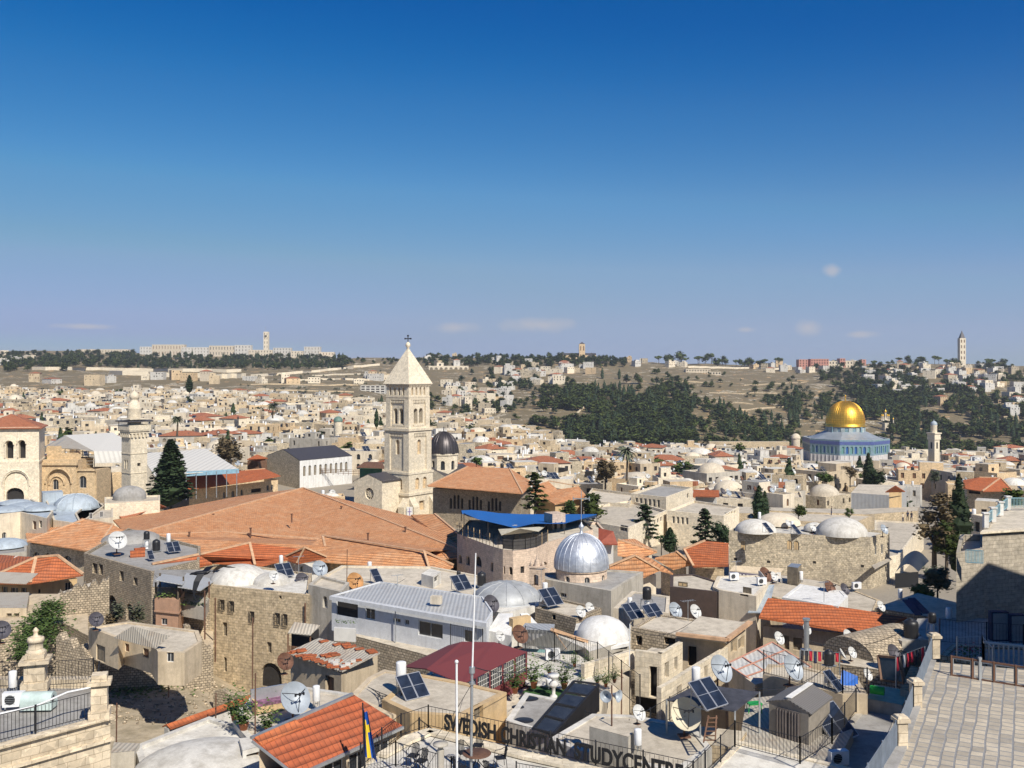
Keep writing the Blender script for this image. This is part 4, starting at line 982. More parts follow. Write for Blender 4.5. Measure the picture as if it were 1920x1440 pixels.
def golden_onions():
 Y = 1050.; x0 = (1660-CX)/F*Y; Z = lambda py: zed(py, Y); root = thing('onion_domed_church', (x0, Y, Z(830)), 'small white church with golden onion domes right of the big golden dome', 'church')
 mb = MB().m('stone_pale'); go_ = MB().m(MATS['gold_leaf'])
 prismwalls(mb, rect(x0, Y, 9, 10, .3), Z(850), Z(802), lambda i, L_: [(L_*(.2+.3*k), L_*(.3+.3*k), Z(818), Z(809), 1) for k in range(3)], .5); ring(mb, rect(x0, Y, 5, 5, .3), Z(802), Z(793)); ring(mb, rect(x0+6, Y-4, 4, 5, .3), Z(840), Z(808))
 for dx, dy, r, top in ((0,0,1.5,768), (-3,-2,.9,777), (3,-2,.9,777), (-3,2,.9,777), (3,2,.9,777), (7,-4,.9,783)):
  zt = Z(top); mb.cyl((x0+dx, Y+dy, zt-r*5.5), r*.7, r*3.6, 10); mb.cyl((x0+dx, Y+dy, zt-r*7.5), r*1.3, r*2.4, 8, r*.6)
  go_.lathe((x0+dx, Y+dy, zt-r*2.2), [(r*.65,0),(r,.5*r),(r*1.02,r),(r*.7,1.6*r),(r*.2,2.2*r),(.06,2.5*r),(.05,3.4*r)], 14)
 mb.build('wall', root); go_.build('dome', root); protect(1640, 765, 1680, 822, Y)
golden_onions()
# ================================================================ middle ground
bld = building
def fieldtent():
 r = thing('marquee_roof', G(178, 866, 22), 'long white marquee roof over an excavation left of the minaret', 'marquee')
 m = MB().m(corr('white_sheeting', (.66,.63,.56), 1.6, .1, (.5,.46,.38), 0, .6))
 m.slab([P(122,816,250), P(212,811,262), P(262,846,240), P(176,846,226)], .15); m.slab([P(176,846,226), P(262,846,240), P(262,866,239), P(178,868,225)], .1); m.build('sheeting', r)
 m = MB().m('metal_old'); m.slab([P(122,816,250), P(176,846,226), P(150,842,224), P(84,838,232)], .15); m.build('side_sheeting', r)
 d = MB().m('steel')
 for k in range(7): d.bar(P(84+k*15, 838+k*1.2, 232-k), P(122+k*2, 817+k*4, 249-k*3), .15)
 for k in range(8): a = P(100+k*11, 842, 229); d.bar(a, a-v(0,0,7), .14)
 for k in range(5): d.bar(P(100, 848+k*6, 229), P(178, 846+k*6, 227), .12)
 d.build('scaffold', r); foot([P(90,840,232), P(262,846,240), P(212,811,262)]); protect(82, 808, 262, 870, 226)
 r = thing('marquee_roof', P(360, 890, 235), 'white ribbed marquee roof with pale blue edge behind the cypress', 'marquee')
 m = MB().m(MATS['white_sheeting']); m.slab([P(262,850,262), P(388,842,262), P(448,880,225), P(290,892,222)], .15); m.build('sheeting', r)
 m = MB().m(simple('pale_blue_edge', (.25,.42,.52), .6)); m.slab([P(350,884,224), P(448,880,225), P(448,886,225), P(350,891,224)], .1); m.bar(P(350,889,223.5), P(448,883,224.5), .2, 1.0); m.build('edge_band', r)
 m = MB().m('steel')
 for k in range(9): a = P(292+k*19, 892-k*1.4, 223); m.bar(a, a-v(0,0,6), .15)
 m.build('posts', r); foot([P(262,850,262), P(448,880,225), P(290,892,222)]); protect(262, 842, 448, 892, 222)
fieldtent()
tile_roofed('golden_block', 'golden stone building with low orange roof and a tall chimney right of the cypress',
  [[(340,895,25.6),(372,885,25.0),(459,882,25.4),(400,912,27.2),(350,918,27.4)], [(459,882,25.4),(497,879,25.2),(526,892,26.4),(470,902,27),(400,912,27.2)]], [[(459,882,25.4),(497,879,25.2)]],
  [(350,918,28), (400,912,27.8), (525,893,27.2), (497,881,26.6), (372,888,26.8)], 34, m='tile_new', wm='stone_warm',
  ops=[(0,356,922,361,935,1),(1,418,922,423,934,1),(1,434,920,440,932,1),(1,451,918,456,930,1),(1,471,916,490,923,0,'dark'),(1,500,910,505,920),(1,508,909,513,919)])
tile_roofed('wooden_turret', 'small dark wooden turret with orange pyramid roof beside the dark roofed hall',
  [[(463,861,24.3),(482,852,23.2),(502,859,24),(486,864,24.8)], [(463,861,24.3),(482,852,23.2),(502,859,24)]], [], [(463,861,24.6),(484,864,24.9),(501,859,24.5),(482,854,24.3)], 28, m='tile_new', wm='wood', cat='turret', inn=.1)
def darkhall():
 Y0, Y1 = 282., 298.; r = thing('dark_roofed_hall', P(560, 900, Y0), 'long hall with charcoal roof and white arched windows left of the bell tower', 'hall')
 A, B, Cc = P(562,864,Y0), P(660,850,Y1), P(501,858,Y0+18); e = B-A; e[2] = 0; Dd = Cc+e; zE = ZC-(864-YH)/F*Y0
 R1 = (A+Cc)/2; R1[2] = zed(843, Y0+9); R2 = (B+Dd)/2; R2[2] = R1[2]
 for p in (A, B, Cc, Dd): p[2] = zE
 m = MB().m('whiter'); L_ = np.linalg.norm(B-A); zb = ZC-34.5
 ops = [(L_*(.06+.1*k), L_*(.11+.1*k), zE-4.6, zE-1.6, 1) for k in range(9)]
 wall(m, A, B, zb, zE, ops, .4); d = Multi()
 for o in ops: pane(d, A, B, *o[:4], .38, 'shutter', None)
 m.m('stone_grey'); wall(m, Cc, A, zb, zE); wall(m, B, Dd, zb, zE); wall(m, Dd, Cc, zb, zE)
 m.poly([v(*Cc[:2], zE), v(*A[:2], zE), R1]); m.build('wall', r); d.build('window', r)
 f = MB().m('dark_roofing'); o = v(0, 0, .15); f.slab([A+o, B+o, R2+o, R1+o], .2); f.slab([Cc+o, Dd+o, R2+o, R1+o], .2); f.build('roof', r)
 foot([A, B, Cc, Dd]); protect(500, 833, 662, 897, Y0)
darkhall()
def wood_fence(name, label, pts, h, mat='wood', cat='fence', gap=.0, top=True):
 """pts: (px,py,D) along the foot"""
 q = [G(*p) for p in pts]; r = thing(name, q[0], label, cat); m = MB().m(mat)
 for a, b in zip(q, q[1:]):
  l = np.linalg.norm(b-a); n = max(2, int(l/1.6))
  for k in range(n+1): p = a+(b-a)*k/n; m.bar(p, p+v(0,0,h), .1)
  for s_ in (.35, .7, 1.0): m.bar(a+v(0,0,h*s_), b+v(0,0,h*s_), .07, .12)
 m.build('boards', r); return r
wood_fence('terrace_fence', 'long brown wooden fence below the arched windows of the dark roofed hall', [(596,889,30.6),(702,893,30.8),(716,888,30.6)], 1.6)
tile_roofed('garden_pavilion', 'brown tiled garden pavilion with green awning left of the bell tower', [[(668,876,27.2),(684,866,26),(716,866,26),(722,878,27.4)]], [], [(671,877,27.6),(720,879,27.7),(716,870,27.5),(684,869,27.4)], 31, m='rust', wm=simple('green_awning', (.03,.13,.08), .7), cat='pavilion')
def leaddomes():
 r = bld('pale_domed_block', 'cluster of pale blue painted roofs and a ribbed dome, left below the marquee', 'building', [(100,975),(150,982),(196,948),(165,925),(82,928)], 23.6, 33, 'cream', 'lead', .3)
 m = MB().m('lead'); c = G(142,951,23.7); dome(m, c, 3.7, 2.3, 8, 4, .3); m.lathe(c-v(0,0,2), [(3.95,0),(3.95,2.1)], 8, False, ph=.3)
 for k in range(8): a = .3+k*pi/4; m.tube([c+v(cos(a)*3.72*cos(e), sin(a)*3.72*cos(e), 2.33*sin(e)) for e in (0,.4,.8,1.2,1.5)], .09, 4)
 m.build('dome', r)
 m = MB().m('lead'); c = G(98,932,23.2); m.box(c, (3.4,3.4,2.0), .5); m.build('stair_house', r)
 r = bld('cream_house', 'cream house with pale blue humped roofs and a red shuttered window at the left edge', 'house', [(-20,966),(38,960),(88,972),(100,958),(60,935),(-20,938)], 22.8, 31, 'cream', 'lead', .25, ops=[(0,4,998,12,1014,1),(1,61,977,68,993,0,'wood'),(1,73,976,79,990,0)])
 m = MB().m('lead')
 for px, py, w in ((12,957,3),(50,950,3.4),(76,955,2.6),(30,944,2.6)): c = G(px, py, 22.8); dome(m, c, w, .7, 16, 5)
 m.build('low_dome', r)
 r = bld('cream_house', 'cream stone block with two small shuttered windows left of the reddish low tile roof', 'house', [(140,962),(147,976),(212,970),(212,946),(170,940)], 23.6, 31, 'cream', 'roofc', .3, ops=[(1,168,962,174,973),(1,188,959,194,970)])
 r = bld('long_stone_wall', 'low pale stone terrace block with relieving arches beneath the cypress', 'building', [(196,944),(300,938),(300,928),(196,932)], 22.8, 31, 'stone_pale', 'roofc', .25)
 r = thing('grey_dome', G(242,930,22.4), 'flattened grey concrete dome at the foot of the minaret', 'dome'); m = MB().m('roofg'); c = G(243,929,22.4); dome(m, c, 2.8, 1.75, 24, 7); m.lathe(c-v(0,0,3), [(2.8,0),(2.85,3.05)], 24); m.build('dome_shell', r); foot([c-v(3,3,0), c+v(3,3,0)]); protect(215,905,272,930,170)
 r = bld('grey_house', 'low grey house with pale blue vaulted roof at the far left edge', 'house', [(-30,1042),(50,1034),(50,1010),(-30,1012)], 22.2, 29, 'greyp', 'roofg', .25)
 m = MB().m('lead'); c = G(10,1024,22.3); dome(m, c, 2.6, 1.0, 20, 5); m.build('low_dome', r)
leaddomes()
def win_row(wi, x0, dx, n, y0, y1, w, s=0, st='glass', arch=0): return [(wi, x0+k*dx, y0+k*s, x0+k*dx+w, y1+k*s, arch, st) for k in range(n)]
bld('stone_institute', 'pale stone institute block with a row of six tall windows', 'building', [(1183,925),(1249,932),(1299,914),(1238,907)], 24.6, 33, 'stone_pale', 'roofg', .4, ops=win_row(0,1191,8.2,6,933,947,5,.8)+win_row(1,1288,6,1,925,934,4))
bld('stone_institute', 'pale stone institute wing with small square windows and tan roof before the conifers', 'building', [(1251,957),(1357,967),(1386,950),(1300,938)], 25.8, 34, 'stone_pale', 'roofc', .4, ops=win_row(0,1260,8.5,4,968,981,5,.8)+win_row(1,1361,5,4,960,966,3.5,-1))
bld('stone_institute', 'broad flat tan roofed stone block between the blue awning and the sparse conifer', 'building', [(1092,975),(1178,990),(1250,957),(1183,938),(1110,948)], 26.2, 34, 'stone_pale', 'roofc', .5, ops=[(0,1162,985,1176,996)]+win_row(1,1226,6,3,975,984,4,-3))
bld('stone_institute', 'tan roof terrace block left of the six windowed institute', 'building', [(1094,938),(1180,945),(1190,925),(1110,915)], 26, 33, 'stone_pale', 'roofc', .5)
bld('sheet_metal_loft', 'stone block with corrugated metal storey under the flat wall, right of the orange strip roof', 'building', [(1596,924),(1686,930),(1700,910),(1610,908)], 28.2, 36, 'metal', 'roofc', 0)
bld('long_rampart', 'long low tan stone rampart crossing below the metal storey', 'wall', [(1380,962),(1600,966),(1720,958),(1722,950),(1600,955),(1380,950)], 30, 35, 'stone', 'roofc', 0)
tile_roofed('orange_hip_house', 'broad orange hipped roof house with dark porch at the right edge behind the cypress', [[(1806,900,25.3),(1836,895,24.6),(1843,921,26.8),(1806,915,26.4)], [(1836,895,24.6),(1876,896,24.6),(1899,920,26.8),(1843,921,26.8)]], [[(1836,895,24.6),(1876,896,24.6),(1899,920,26.8)],[(1876,896,24.6),(1842,921,26.8)]],
  [(1808,916,26.9),(1844,922,27.2),(1898,921,27.2),(1876,900,26.2),(1822,900,26)], 34, m='tile_new', wm='stone', ops=[(0,1816,917,1838,926,0,'dark')])
tile_roofed('orange_hip_house', 'small orange pyramid roofed house with ochre walls below the golden dome', [[(1660,922,26.3),(1679,910,24.8),(1697,921,26.3)]], [], [(1662,923,26.6),(1695,923,26.6),(1692,914,26),(1668,914,26)], 33, m='tile_new', wm='ochre')
tile_roofed('orange_strip_roof', 'short orange strip roof over a glazed porch right of the institute', [[(1299,930,26.8),(1349,931,26.8),(1348,919,25.8),(1300,918,25.8)]], [], [(1300,931,27.2),(1348,932,27.2),(1347,922,27),(1301,921,27)], 33, m='tile_new', wm='metal', cat='porch')
def domed(root, px, py, D, r, h, m='white', n=28):
 mb = MB().m(m); c = G(px, py, D); dome(mb, c, r, h, n, 9); mb.build('dome', root); return c
r = bld('domed_stone_house', 'wide weathered stone house with white domes on its roof, right of the dark conifers', 'house', [(1367,996),(1633,1008),(1668,996),(1400,974)], 22.6, 32, 'stone_grey', 'roofw', .3, depth=.12,
  ops=[(0,1389,1014,1398,1032,1,'ochre'),(0,1475,1013,1485,1031,1,'ochre'),(0,1488,1014,1498,1032,1,'ochre'),(0,1376,1046,1382,1051,0,'dark'),(0,1438,1051,1444,1056,0,'dark'),(0,1524,1052,1530,1057,0,'dark'),(0,1614,1059,1620,1064,0,'dark'),(1,1640,1022,1644,1040,0),(1,1652,1020,1656,1038,0)])
domed(r,1417,996,22.7,2.9,1.7); domed(r,1578,1001,22.7,3.5,2.3); domed(r,1460,982,22.7,3.2,1.6,'cream'); domed(r,1528,994,22.7,1.6,1.1)
m = MB().m('metal_old'); m.slab([G(1634,1060,26)+v(0,0,0), G(1668,1045,26.2), G(1672,1048,26.2), G(1640,1066,26)], .15); m.build('balcony', r)
bld('roof_plaza', 'pale flat roof plaza where several people stand, right of the domed stone house', 'plaza', [(1640,1050),(1686,1040),(1732,980),(1640,975)], 27, 33, 'stone_pale', 'roofc', .2)
bld('stone_institute', 'flat roofed tan building directly behind the domed stone house', 'building', [(1392,972),(1600,982),(1640,965),(1420,956)], 28.5, 34, 'stone', 'roofc', .3)
def restaurant():
 D = 22.8; base = 31; z1 = ZC-D; A = G(857,1000,D); B = G(946,1033,D+1.0); Bc = G(1030,1020,D+.6); E = G(1092,985,D); Fp = G(880,975,D)
 r = thing('rounded_restaurant', v(B[0], B[1], ZC-base), 'pinkish stone building with rounded corner under a bright blue awning', 'restaurant')
 pts = [v(*A[:2], 0)]
 arc = [G(x, y, D) for x, y in ((905,1018),(925,1025),(943,1030),(962,1032),(985,1030),(1005,1026),(1027,1016))]
 pts += [v(*p[:2], 0) for p in arc]
 pts += [v(*G(1112,992,D)[:2], 0), v(*G(1092,975,D)[:2], 0), v(*Fp[:2], 0)]
 q = ccw(pts); mb = MB().m('stone_pink'); d = Multi(); spec = {0: [(860,1040,866,1056),(874,1042,881,1060),(891,1043,903,1062)], 1: [(920,1056,931,1073,0)], 2: [], 3: [(944,1062,947,1076,0),(954,1063,961,1078,1)], 4: [(976,1062,983,1075,0)], 5: [], 6: [(1012,1054,1026,1068,1)]}
 for i in range(len(q)):
  a, b_ = q[i], q[(i+1) % len(q)]; t_ = nrm(b_-a); lo = []
  for o in (spec.get(i, []) if q is pts else []):
   def hit(px): k = (px-CX)/F; dd = t_[0]-k*t_[1]; return (k*a[1]-a[0])/dd
   ua, ub = sorted((hit(o[0]), hit(o[2]))); Yc = a[1]+t_[1]*(ua+ub)/2; lo.append((ua, ub, zed(o[3], Yc), zed(o[1], Yc), o[4] if len(o) > 4 else 1))
  wall(mb, a, b_, ZC-base, z1, lo, .3)
  for o in lo: pane(d, a, b_, *o[:4], .28, 'dark', None)
 mb.build('wall', r); d.build('window', r)
 f = MB().m('roofc'); f.poly([v(p[0], p[1], z1-.3) for p in q]); f.build('roof', r)
 tw = MB().m('stone_pink'); tq = rect(P(1040,0,143)[0], 143, 2.2, 2.4, .5)
 for i in range(4):
  a, b_ = tq[i], tq[(i+1) % 4]; L_ = np.linalg.norm(b_-a); wall(tw, a, b_, ZC-base, ZC-20.8, [(L_*.15, L_*.35, ZC-26, ZC-22, 1), (L_*.6, L_*.8, ZC-26, ZC-22, 1)] if i in (0, 3) else [], .3)
 tw.poly([v(p[0], p[1], ZC-20.8) for p in tq]); tw.build('stair_tower', r)
 foot(pts); protect(855, 955, 1115, 1095, 140)
 fe = thing('roof_fence', v(*arc[3][:2], z1), 'dark screen fence round the rounded restaurant terrace', 'fence'); m = MB().m(simple('dark_screen', (.06,.055,.05), .8, 0, .3)); pp = [v(p[0], p[1], z1) for p in ([A]+arc)]
 for a, b_ in zip(pp, pp[1:]):
  n = max(1, int(np.linalg.norm(b_-a)/.9)); m.m('dark_screen').poly([a+v(0,0,.1), b_+v(0,0,.1), b_+v(0,0,1.35), a+v(0,0,1.35)]) if a[0] > -2 else None
  for k in range(n+1): p = a+(b_-a)*k/n; m.m('iron' if k % 2 else 'ochre').bar(p, p+v(0,0,1.6), .07)
  m.m('iron').bar(a+v(0,0,1.1), b_+v(0,0,1.1), .06); m.bar(a+v(0,0,.6), b_+v(0,0,.6), .04)
 m.build('screen', fe)
 aw = thing('blue_awning', G(960,985,22), 'large sagging bright blue cloth awning over the roof terrace', 'awning')
 blue, t, b = nmat('blue_cloth'); b.inputs['Base Color'].default_value = (.006,.105,.36,1); b.inputs['Roughness'].default_value = .75
 m = MB().m(blue); top = [P(865,957,150), P(883,956,152), P(905,958,153), P(935,962,154), P(975,964,155), P(1020,964,156), P(1070,964,156), P(1119,964,152)]
 bot = [P(870,962,134), P(897,974,133), P(915,978,132), P(945,985,130), P(965,990,130), P(1000,982,134), P(1058,982,138), P(1119,965,144)]
 K = 10; vs_ = []; fs_ = []
 for i in range(len(top)*3-2):
  s_ = i/3; j = min(int(s_), len(top)-2); u = s_-j; a = top[j]*(1-u)+top[j+1]*u; b_ = bot[j]*(1-u)+bot[j+1]*u
  for k in range(K+1): w_2 = k/K; p = a*(1-w_2)+b_*w_2; p[2] -= .35*sin(pi*w_2)+.12*sin(i*1.3)*sin(pi*w_2); vs_.append(p)
 for i in range(len(top)*3-3):
  for k in range(K): a = i*(K+1)+k; fs_.append((a, a+1, a+K+2, a+K+1))
 m.mesh_data(vs_, fs_); m.build('cloth', aw)
 m = MB().m('iron')
 for p in bot[::2]+top[::3]+[bot[-1], bot[5]]: m.bar(v(p[0], p[1], z1-.3), p, .09)
 m.build('poles', aw)
 cc = thing('cream_canopy', G(985,1005,21.5), 'cream cloth canopy on the terrace beneath the blue awning', 'canopy'); m = MB().m(simple('cream_cloth', (.55,.5,.38), .8)); m.slab([P(934,992,131), P(965,984,138), P(1022,987,138), P(1010,996,130), P(975,990,128), P(940,1003,128)], .06); m.m('iron')
 for p in (P(936,998,129.5), P(1010,997,130), P(975,990,129)): m.bar(p, p-v(0,0,2), .07)
 m.build('cloth', cc)
restaurant()
bld('terrace_block', 'far end of the blue awning terrace with dark railing, behind the silver dome', 'building', [(1052,1012),(1145,1005),(1120,978),(1052,985)], 23.4, 31, 'stone_pink', 'roofc', .3)
tile_roofed('red_metal_hut', 'small brick red metal roofed hut with an air conditioner right of the silver dome', [[(1122,1019,23.4),(1158,1020,23.4),(1150,996,21.9),(1122,990,21.8)]], [], [(1123,1020,23.6),(1157,1021,23.6),(1150,1000,23),(1124,996,23)], 27, m='rust' if False else simple('brick_red_sheet', (.30,.075,.04), .6, 0, .2), wm='frame', cat='hut')
tile_roofed('orange_hip_house', 'pale orange roof house between the red hut and the sparse conifer', [[(1158,1012,23.4),(1232,1034,25),(1195,1046,25.4),(1158,1040,25)], [(1158,1012,23.4),(1190,1010,24.4),(1232,1034,25)]], [[(1158,1012,23.4),(1232,1034,25)]], [(1160,1041,25.6),(1196,1047,25.8),(1230,1036,25.6),(1170,1014,25)], 31, m='tile', wm='cream')
tile_roofed('orange_hip_house', 'pale orange hipped roof just right of the silver dome church', [[(1142,1062,23.6),(1190,1042,22.4),(1236,1068,24.4),(1205,1082,25),(1150,1085,25)], [(1190,1042,22.4),(1220,1046,23.4),(1262,1075,25),(1236,1068,24.4)]], [[(1190,1042,22.4),(1236,1068,24.4)],[(1190,1042,22.4),(1142,1062,23.6)]], [(1150,1086,25.4),(1205,1083,25.4),(1238,1070,25),(1215,1050,24.4),(1150,1060,24.6)], 30, m='tile', wm='cream')
tile_roofed('orange_hip_house', 'mottled pale tile roof next to the deep orange roof in half shade', [[(1228,1046,23.6),(1268,1034,22.8),(1296,1058,24.6),(1262,1066,25)]], [[(1268,1034,22.8),(1296,1058,24.6)]], [(1230,1050,25),(1262,1068,25.4),(1295,1060,25.2),(1270,1040,24.4)], 30, m='tile', wm='stone')
tile_roofed('orange_hip_house', 'deep orange hipped roof against the left side of the domed stone house', [[(1282,1030,22.8),(1322,1014,21.8),(1366,1018,21.9),(1366,1060,24.2),(1300,1062,24.6)], [(1282,1030,22.8),(1300,1062,24.6),(1290,1050,24.4)]], [[(1322,1014,21.8),(1282,1030,22.8),(1300,1062,24.6)]], [(1298,1063,25.2),(1364,1061,24.8),(1364,1022,23.4),(1324,1018,23.4),(1284,1034,24)], 30, m='tile_new', wm='stone')
def silver():
 D = 20.4; r = bld('silver_domed_church', 'small stone church with ribbed silver dome and cross on a grey flat roof', 'church', [(1022,1086),(1146,1108),(1206,1072),(1146,1068),(1000,1075)], D, 30, 'greyp', 'roofg', .15, ops=[(0,1050,1112,1062,1120)])
 c = G(1090,1080,D); mb = MB().m('stone_pink'); R = 2.55; z0 = c[2]-.2; zt = zed(1066, c[1]); K = 24; d = Multi()
 q = [v(c[0]+cos(k*2*pi/K)*R, c[1]+sin(k*2*pi/K)*R, 0) for k in range(K)]
 for k in range(K):
  a, b_ = q[k], q[(k+1) % K]; o = [(.12, .66, zt-1.35, zt-.35, 1)] if k % 3 == 0 else []; wall(mb, a, b_, z0, zt, o, .2)
  for w_3 in o: pane(d, a, b_, *w_3[:4], .18, 'glass', 'frame', 1)
 mb.lathe((c[0], c[1], zt), [(R,0),(R+.12,.02),(R+.12,.14),(R-.2,.16)], 32); mb.build('drum', r); d.build('window', r)
 sil, t, b = nmat('silver_sheet'); tcn = N(t, 'TexCoord'); n_ = noise(t, tcn.outputs['Object'], 1.6, 5, .7); t.links.new(ramp(t, n_, .3, .7, (.42,.45,.50), (.72,.74,.77)), b.inputs['Base Color']); b.inputs['Metallic'].default_value = .7; b.inputs['Roughness'].default_value = .5; bump(t, b, n_, .5, .12)
 dm = MB().m(sil); H = c[2]*0+zed(1003, c[1])-zt; Rd = 2.7
 prof = [(Rd*(cos(u)**.9 if u < 1.55 else .01)*(1+.03*sin(u*2.4)), zt+.15+H*sin(u)) for u in [pi/2*k/14 for k in range(15)]]; dm.lathe((c[0], c[1], 0), prof, 48)
 for k in range(24): a = k*pi/12; dm.tube([(c[0]+cos(a)*p[0], c[1]+sin(a)*p[0], p[1]+.01) for p in prof], .035, 5, False)
 dm.lathe((c[0], c[1], zt+.15+H), [(.25,-.1),(.12,.25),(.1,.4),(.26,.55),(.28,.75),(.1,.95),(.04,1.1)], 12)
 dm.build('dome', r); cr = MB().m('steel'); zc_ = zt+H+1; cr.bar((c[0], c[1], zc_), (c[0], c[1], zc_+3.4), .07); cr.bar((c[0]-.8, c[1], zc_+2.6), (c[0]+.8, c[1], zc_+2.6), .09); 
 for s_ in (-.8,.8): cr.box((c[0]+s_, c[1], zc_+2.6), (.1,.1,.4))
 cr.build('cross', r)
 b2 = thing('bell_cote', G(1007,1105,21), 'little stone bell cote left of the silver dome', 'bell cote'); m = MB().m('stone_pink'); cc = G(1007,1106,21.4); z = cc[2]; qq = rect(cc[0], cc[1], 1.35, .9, -.25); prismwalls(m, qq, z, z+2.2, lambda i, l: [(l*.32, l*.68, z+.5, z+1.6, 1)] if i in (0, 2) else [], .25); m.prism(rect(cc[0], cc[1], 1.6, 1.1, -.25), z+2.2, z+2.35)
 for s_ in (-.55, 0, .55): m.lathe((cc[0]+s_, cc[1], z+2.35), [(.14,0),(.2,.2),(.1,.35),(.05,.6),(.001,.65)] if s_ else [(.3,0),(.25,.5),(.1,.7),(.06,1),(.001,1.05)], 8)
 m.build('arch', b2)
silver()
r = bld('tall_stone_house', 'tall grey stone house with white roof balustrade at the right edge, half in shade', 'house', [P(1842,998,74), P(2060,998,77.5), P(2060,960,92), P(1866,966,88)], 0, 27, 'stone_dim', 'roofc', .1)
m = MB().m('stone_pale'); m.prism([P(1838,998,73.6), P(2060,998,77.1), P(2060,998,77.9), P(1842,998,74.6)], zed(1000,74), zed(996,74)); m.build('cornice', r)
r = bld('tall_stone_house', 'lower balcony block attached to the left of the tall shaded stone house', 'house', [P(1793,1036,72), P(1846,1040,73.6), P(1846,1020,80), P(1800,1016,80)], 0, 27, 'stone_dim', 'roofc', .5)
def balustrade():
 r = thing('roof_balustrade', P(1850,985,76), 'white stone posts and pale blue rails along the tall house roof', 'balustrade'); w = MB().m('whiter'); b_ = MB().m(simple('pale_blue_rail', (.25,.42,.47), .5))
 pts = [P(1848,988,76), P(1862,979,79), P(1876,971,82.5), P(1890,964,86)]
 zt = pts[0][2]
 for p in pts: p = v(p[0], p[1], zt); w.box(p+v(0,0,.5), (.35,.35,1.1)); w.box(p+v(0,0,1.08), (.5,.5,.1))
 for a, c in zip(pts, pts[1:]):
  a, c = v(a[0], a[1], zt), v(c[0], c[1], zt); b_.bar(a+v(0,0,.95), c+v(0,0,.95), .06); b_.bar(a+v(0,0,.2), c+v(0,0,.2), .06)
  for k in range(9): p = a+(c-a)*(k+.5)/9; b_.bar(p+v(0,0,.2), p+v(0,0,.95), .03)
 a, c = v(*pts[-1][:2], zt), v(*P(1990,964,86)[:2], zt); b_.bar(a+v(0,0,.95), c+v(0,0,.95), .06)
 for k in range(36): p = a+(c-a)*(k+.5)/36; b_.bar(p+v(0,0,.1), p+v(0,0,.95), .03)
 w.build('posts', r); b_.build('rails', r)
 r = thing('balcony_railing', P(1815,1050,71), 'pale turquoise railing on the lower balcony block of the tall house', 'railing'); b_ = MB().m('pale_blue_rail' if 'pale_blue_rail' in M else MATS['pale_blue_rail']); a, c = P(1811,1054,71.4), P(1843,1056,70.8)
 for s_ in (0, .9): b_.bar(a+v(0,0,s_), c+v(0,0,s_), .06)
 for k in range(13): p = a+(c-a)*k/12; b_.bar(p, p+v(0,0,.9), .04)
 b_.build('bars', r)
balustrade()
# ================================================================ street furniture of the roofs: prototypes
_dY = ([1000, 1050, 1100, 1150, 1200, 1250, 1300, 1350, 1440], [23.5, 22, 20.5, 19.5, 18, 17, 16.5, 16.2, 16.2])
Dr = lambda py: float(np.interp(py, *_dY)) if py > 1000 else float(np.interp(py, [840, 900, 950, 1000], [27, 26.5, 25, 23.5]))
FACE = radians(38)                                         # dishes and collectors look south-west: right of the camera
PROTO = {}
def park(o): o.location = (0, -400, -100); return o
def make_dish(mat, r=.5, hp=.75, az=0, el=radians(32), mesh=False):
 root = thing('satellite_dish', (0,0,0), 'dish', 'satellite dish'); m = MB().m(mat)
 d = v(0, -cos(el), sin(el)); ex = v(1,0,0); ey = np.cross(d, ex); c = v(0, 0, hp)
 vs_ = []; fs_ = []; R_, K = 6, 24
 for j in range(R_+1):
  q = j/R_*r
  for k in range(K): a = 2*pi*k/K; vs_.append(c+ex*cos(a)*q+ey*sin(a)*q*1.06+d*(q*q/r*.42-r*.2))
 for j in range(R_):
  for k in range(K): fs_.append((j*K+k, j*K+(k+1) % K, (j+1)*K+(k+1) % K, (j+1)*K+k))
 n0 = len(vs_); vs2 = [p-d*.03 for p in vs_]; m.mesh_data(vs_, fs_); m.mesh_data(vs2, [f[::-1] for f in fs_])
 for k in range(K): a, b_ = R_*K+k, R_*K+(k+1) % K; m.poly([vs_[a], vs_[b_], vs2[b_], vs2[a]])
 m.build('bowl', root)
 f = MB().m('iron'); fc = c+d*r*.95; 
 for a in (0.5, 2.6, 4.7): f.bar(c+ex*cos(a)*r*.92+ey*sin(a)*r*.92+d*r*.15, fc, .018)
 f.bar(fc-ex*.16*r*2, fc+ex*.16*r*2, .03)
 for k in (-1, 0, 1): f.box(fc+ex*k*.14*r*2-d*.03, (.05, .05, .09))
 f.build('feed_arm', root)
 p = MB().m('rust'); p.cyl((0, .12, 0), .035, hp*.9, 8); p.bar((0,.12,hp*.85), c-d*r*.22, .06); p.box((0,.12,.02), (.36,.36,.05)); p.build('mast', root)
 return park(proto(root))
DISHM = {'w': 'dishw', 'g': 'dishg', 'd': 'dishd', 'r': 'dishr', 'y': 'dishy', 'o': 'disho'}
for k_, m_ in DISHM.items(): PROTO['dish_'+k_] = make_dish(m_)
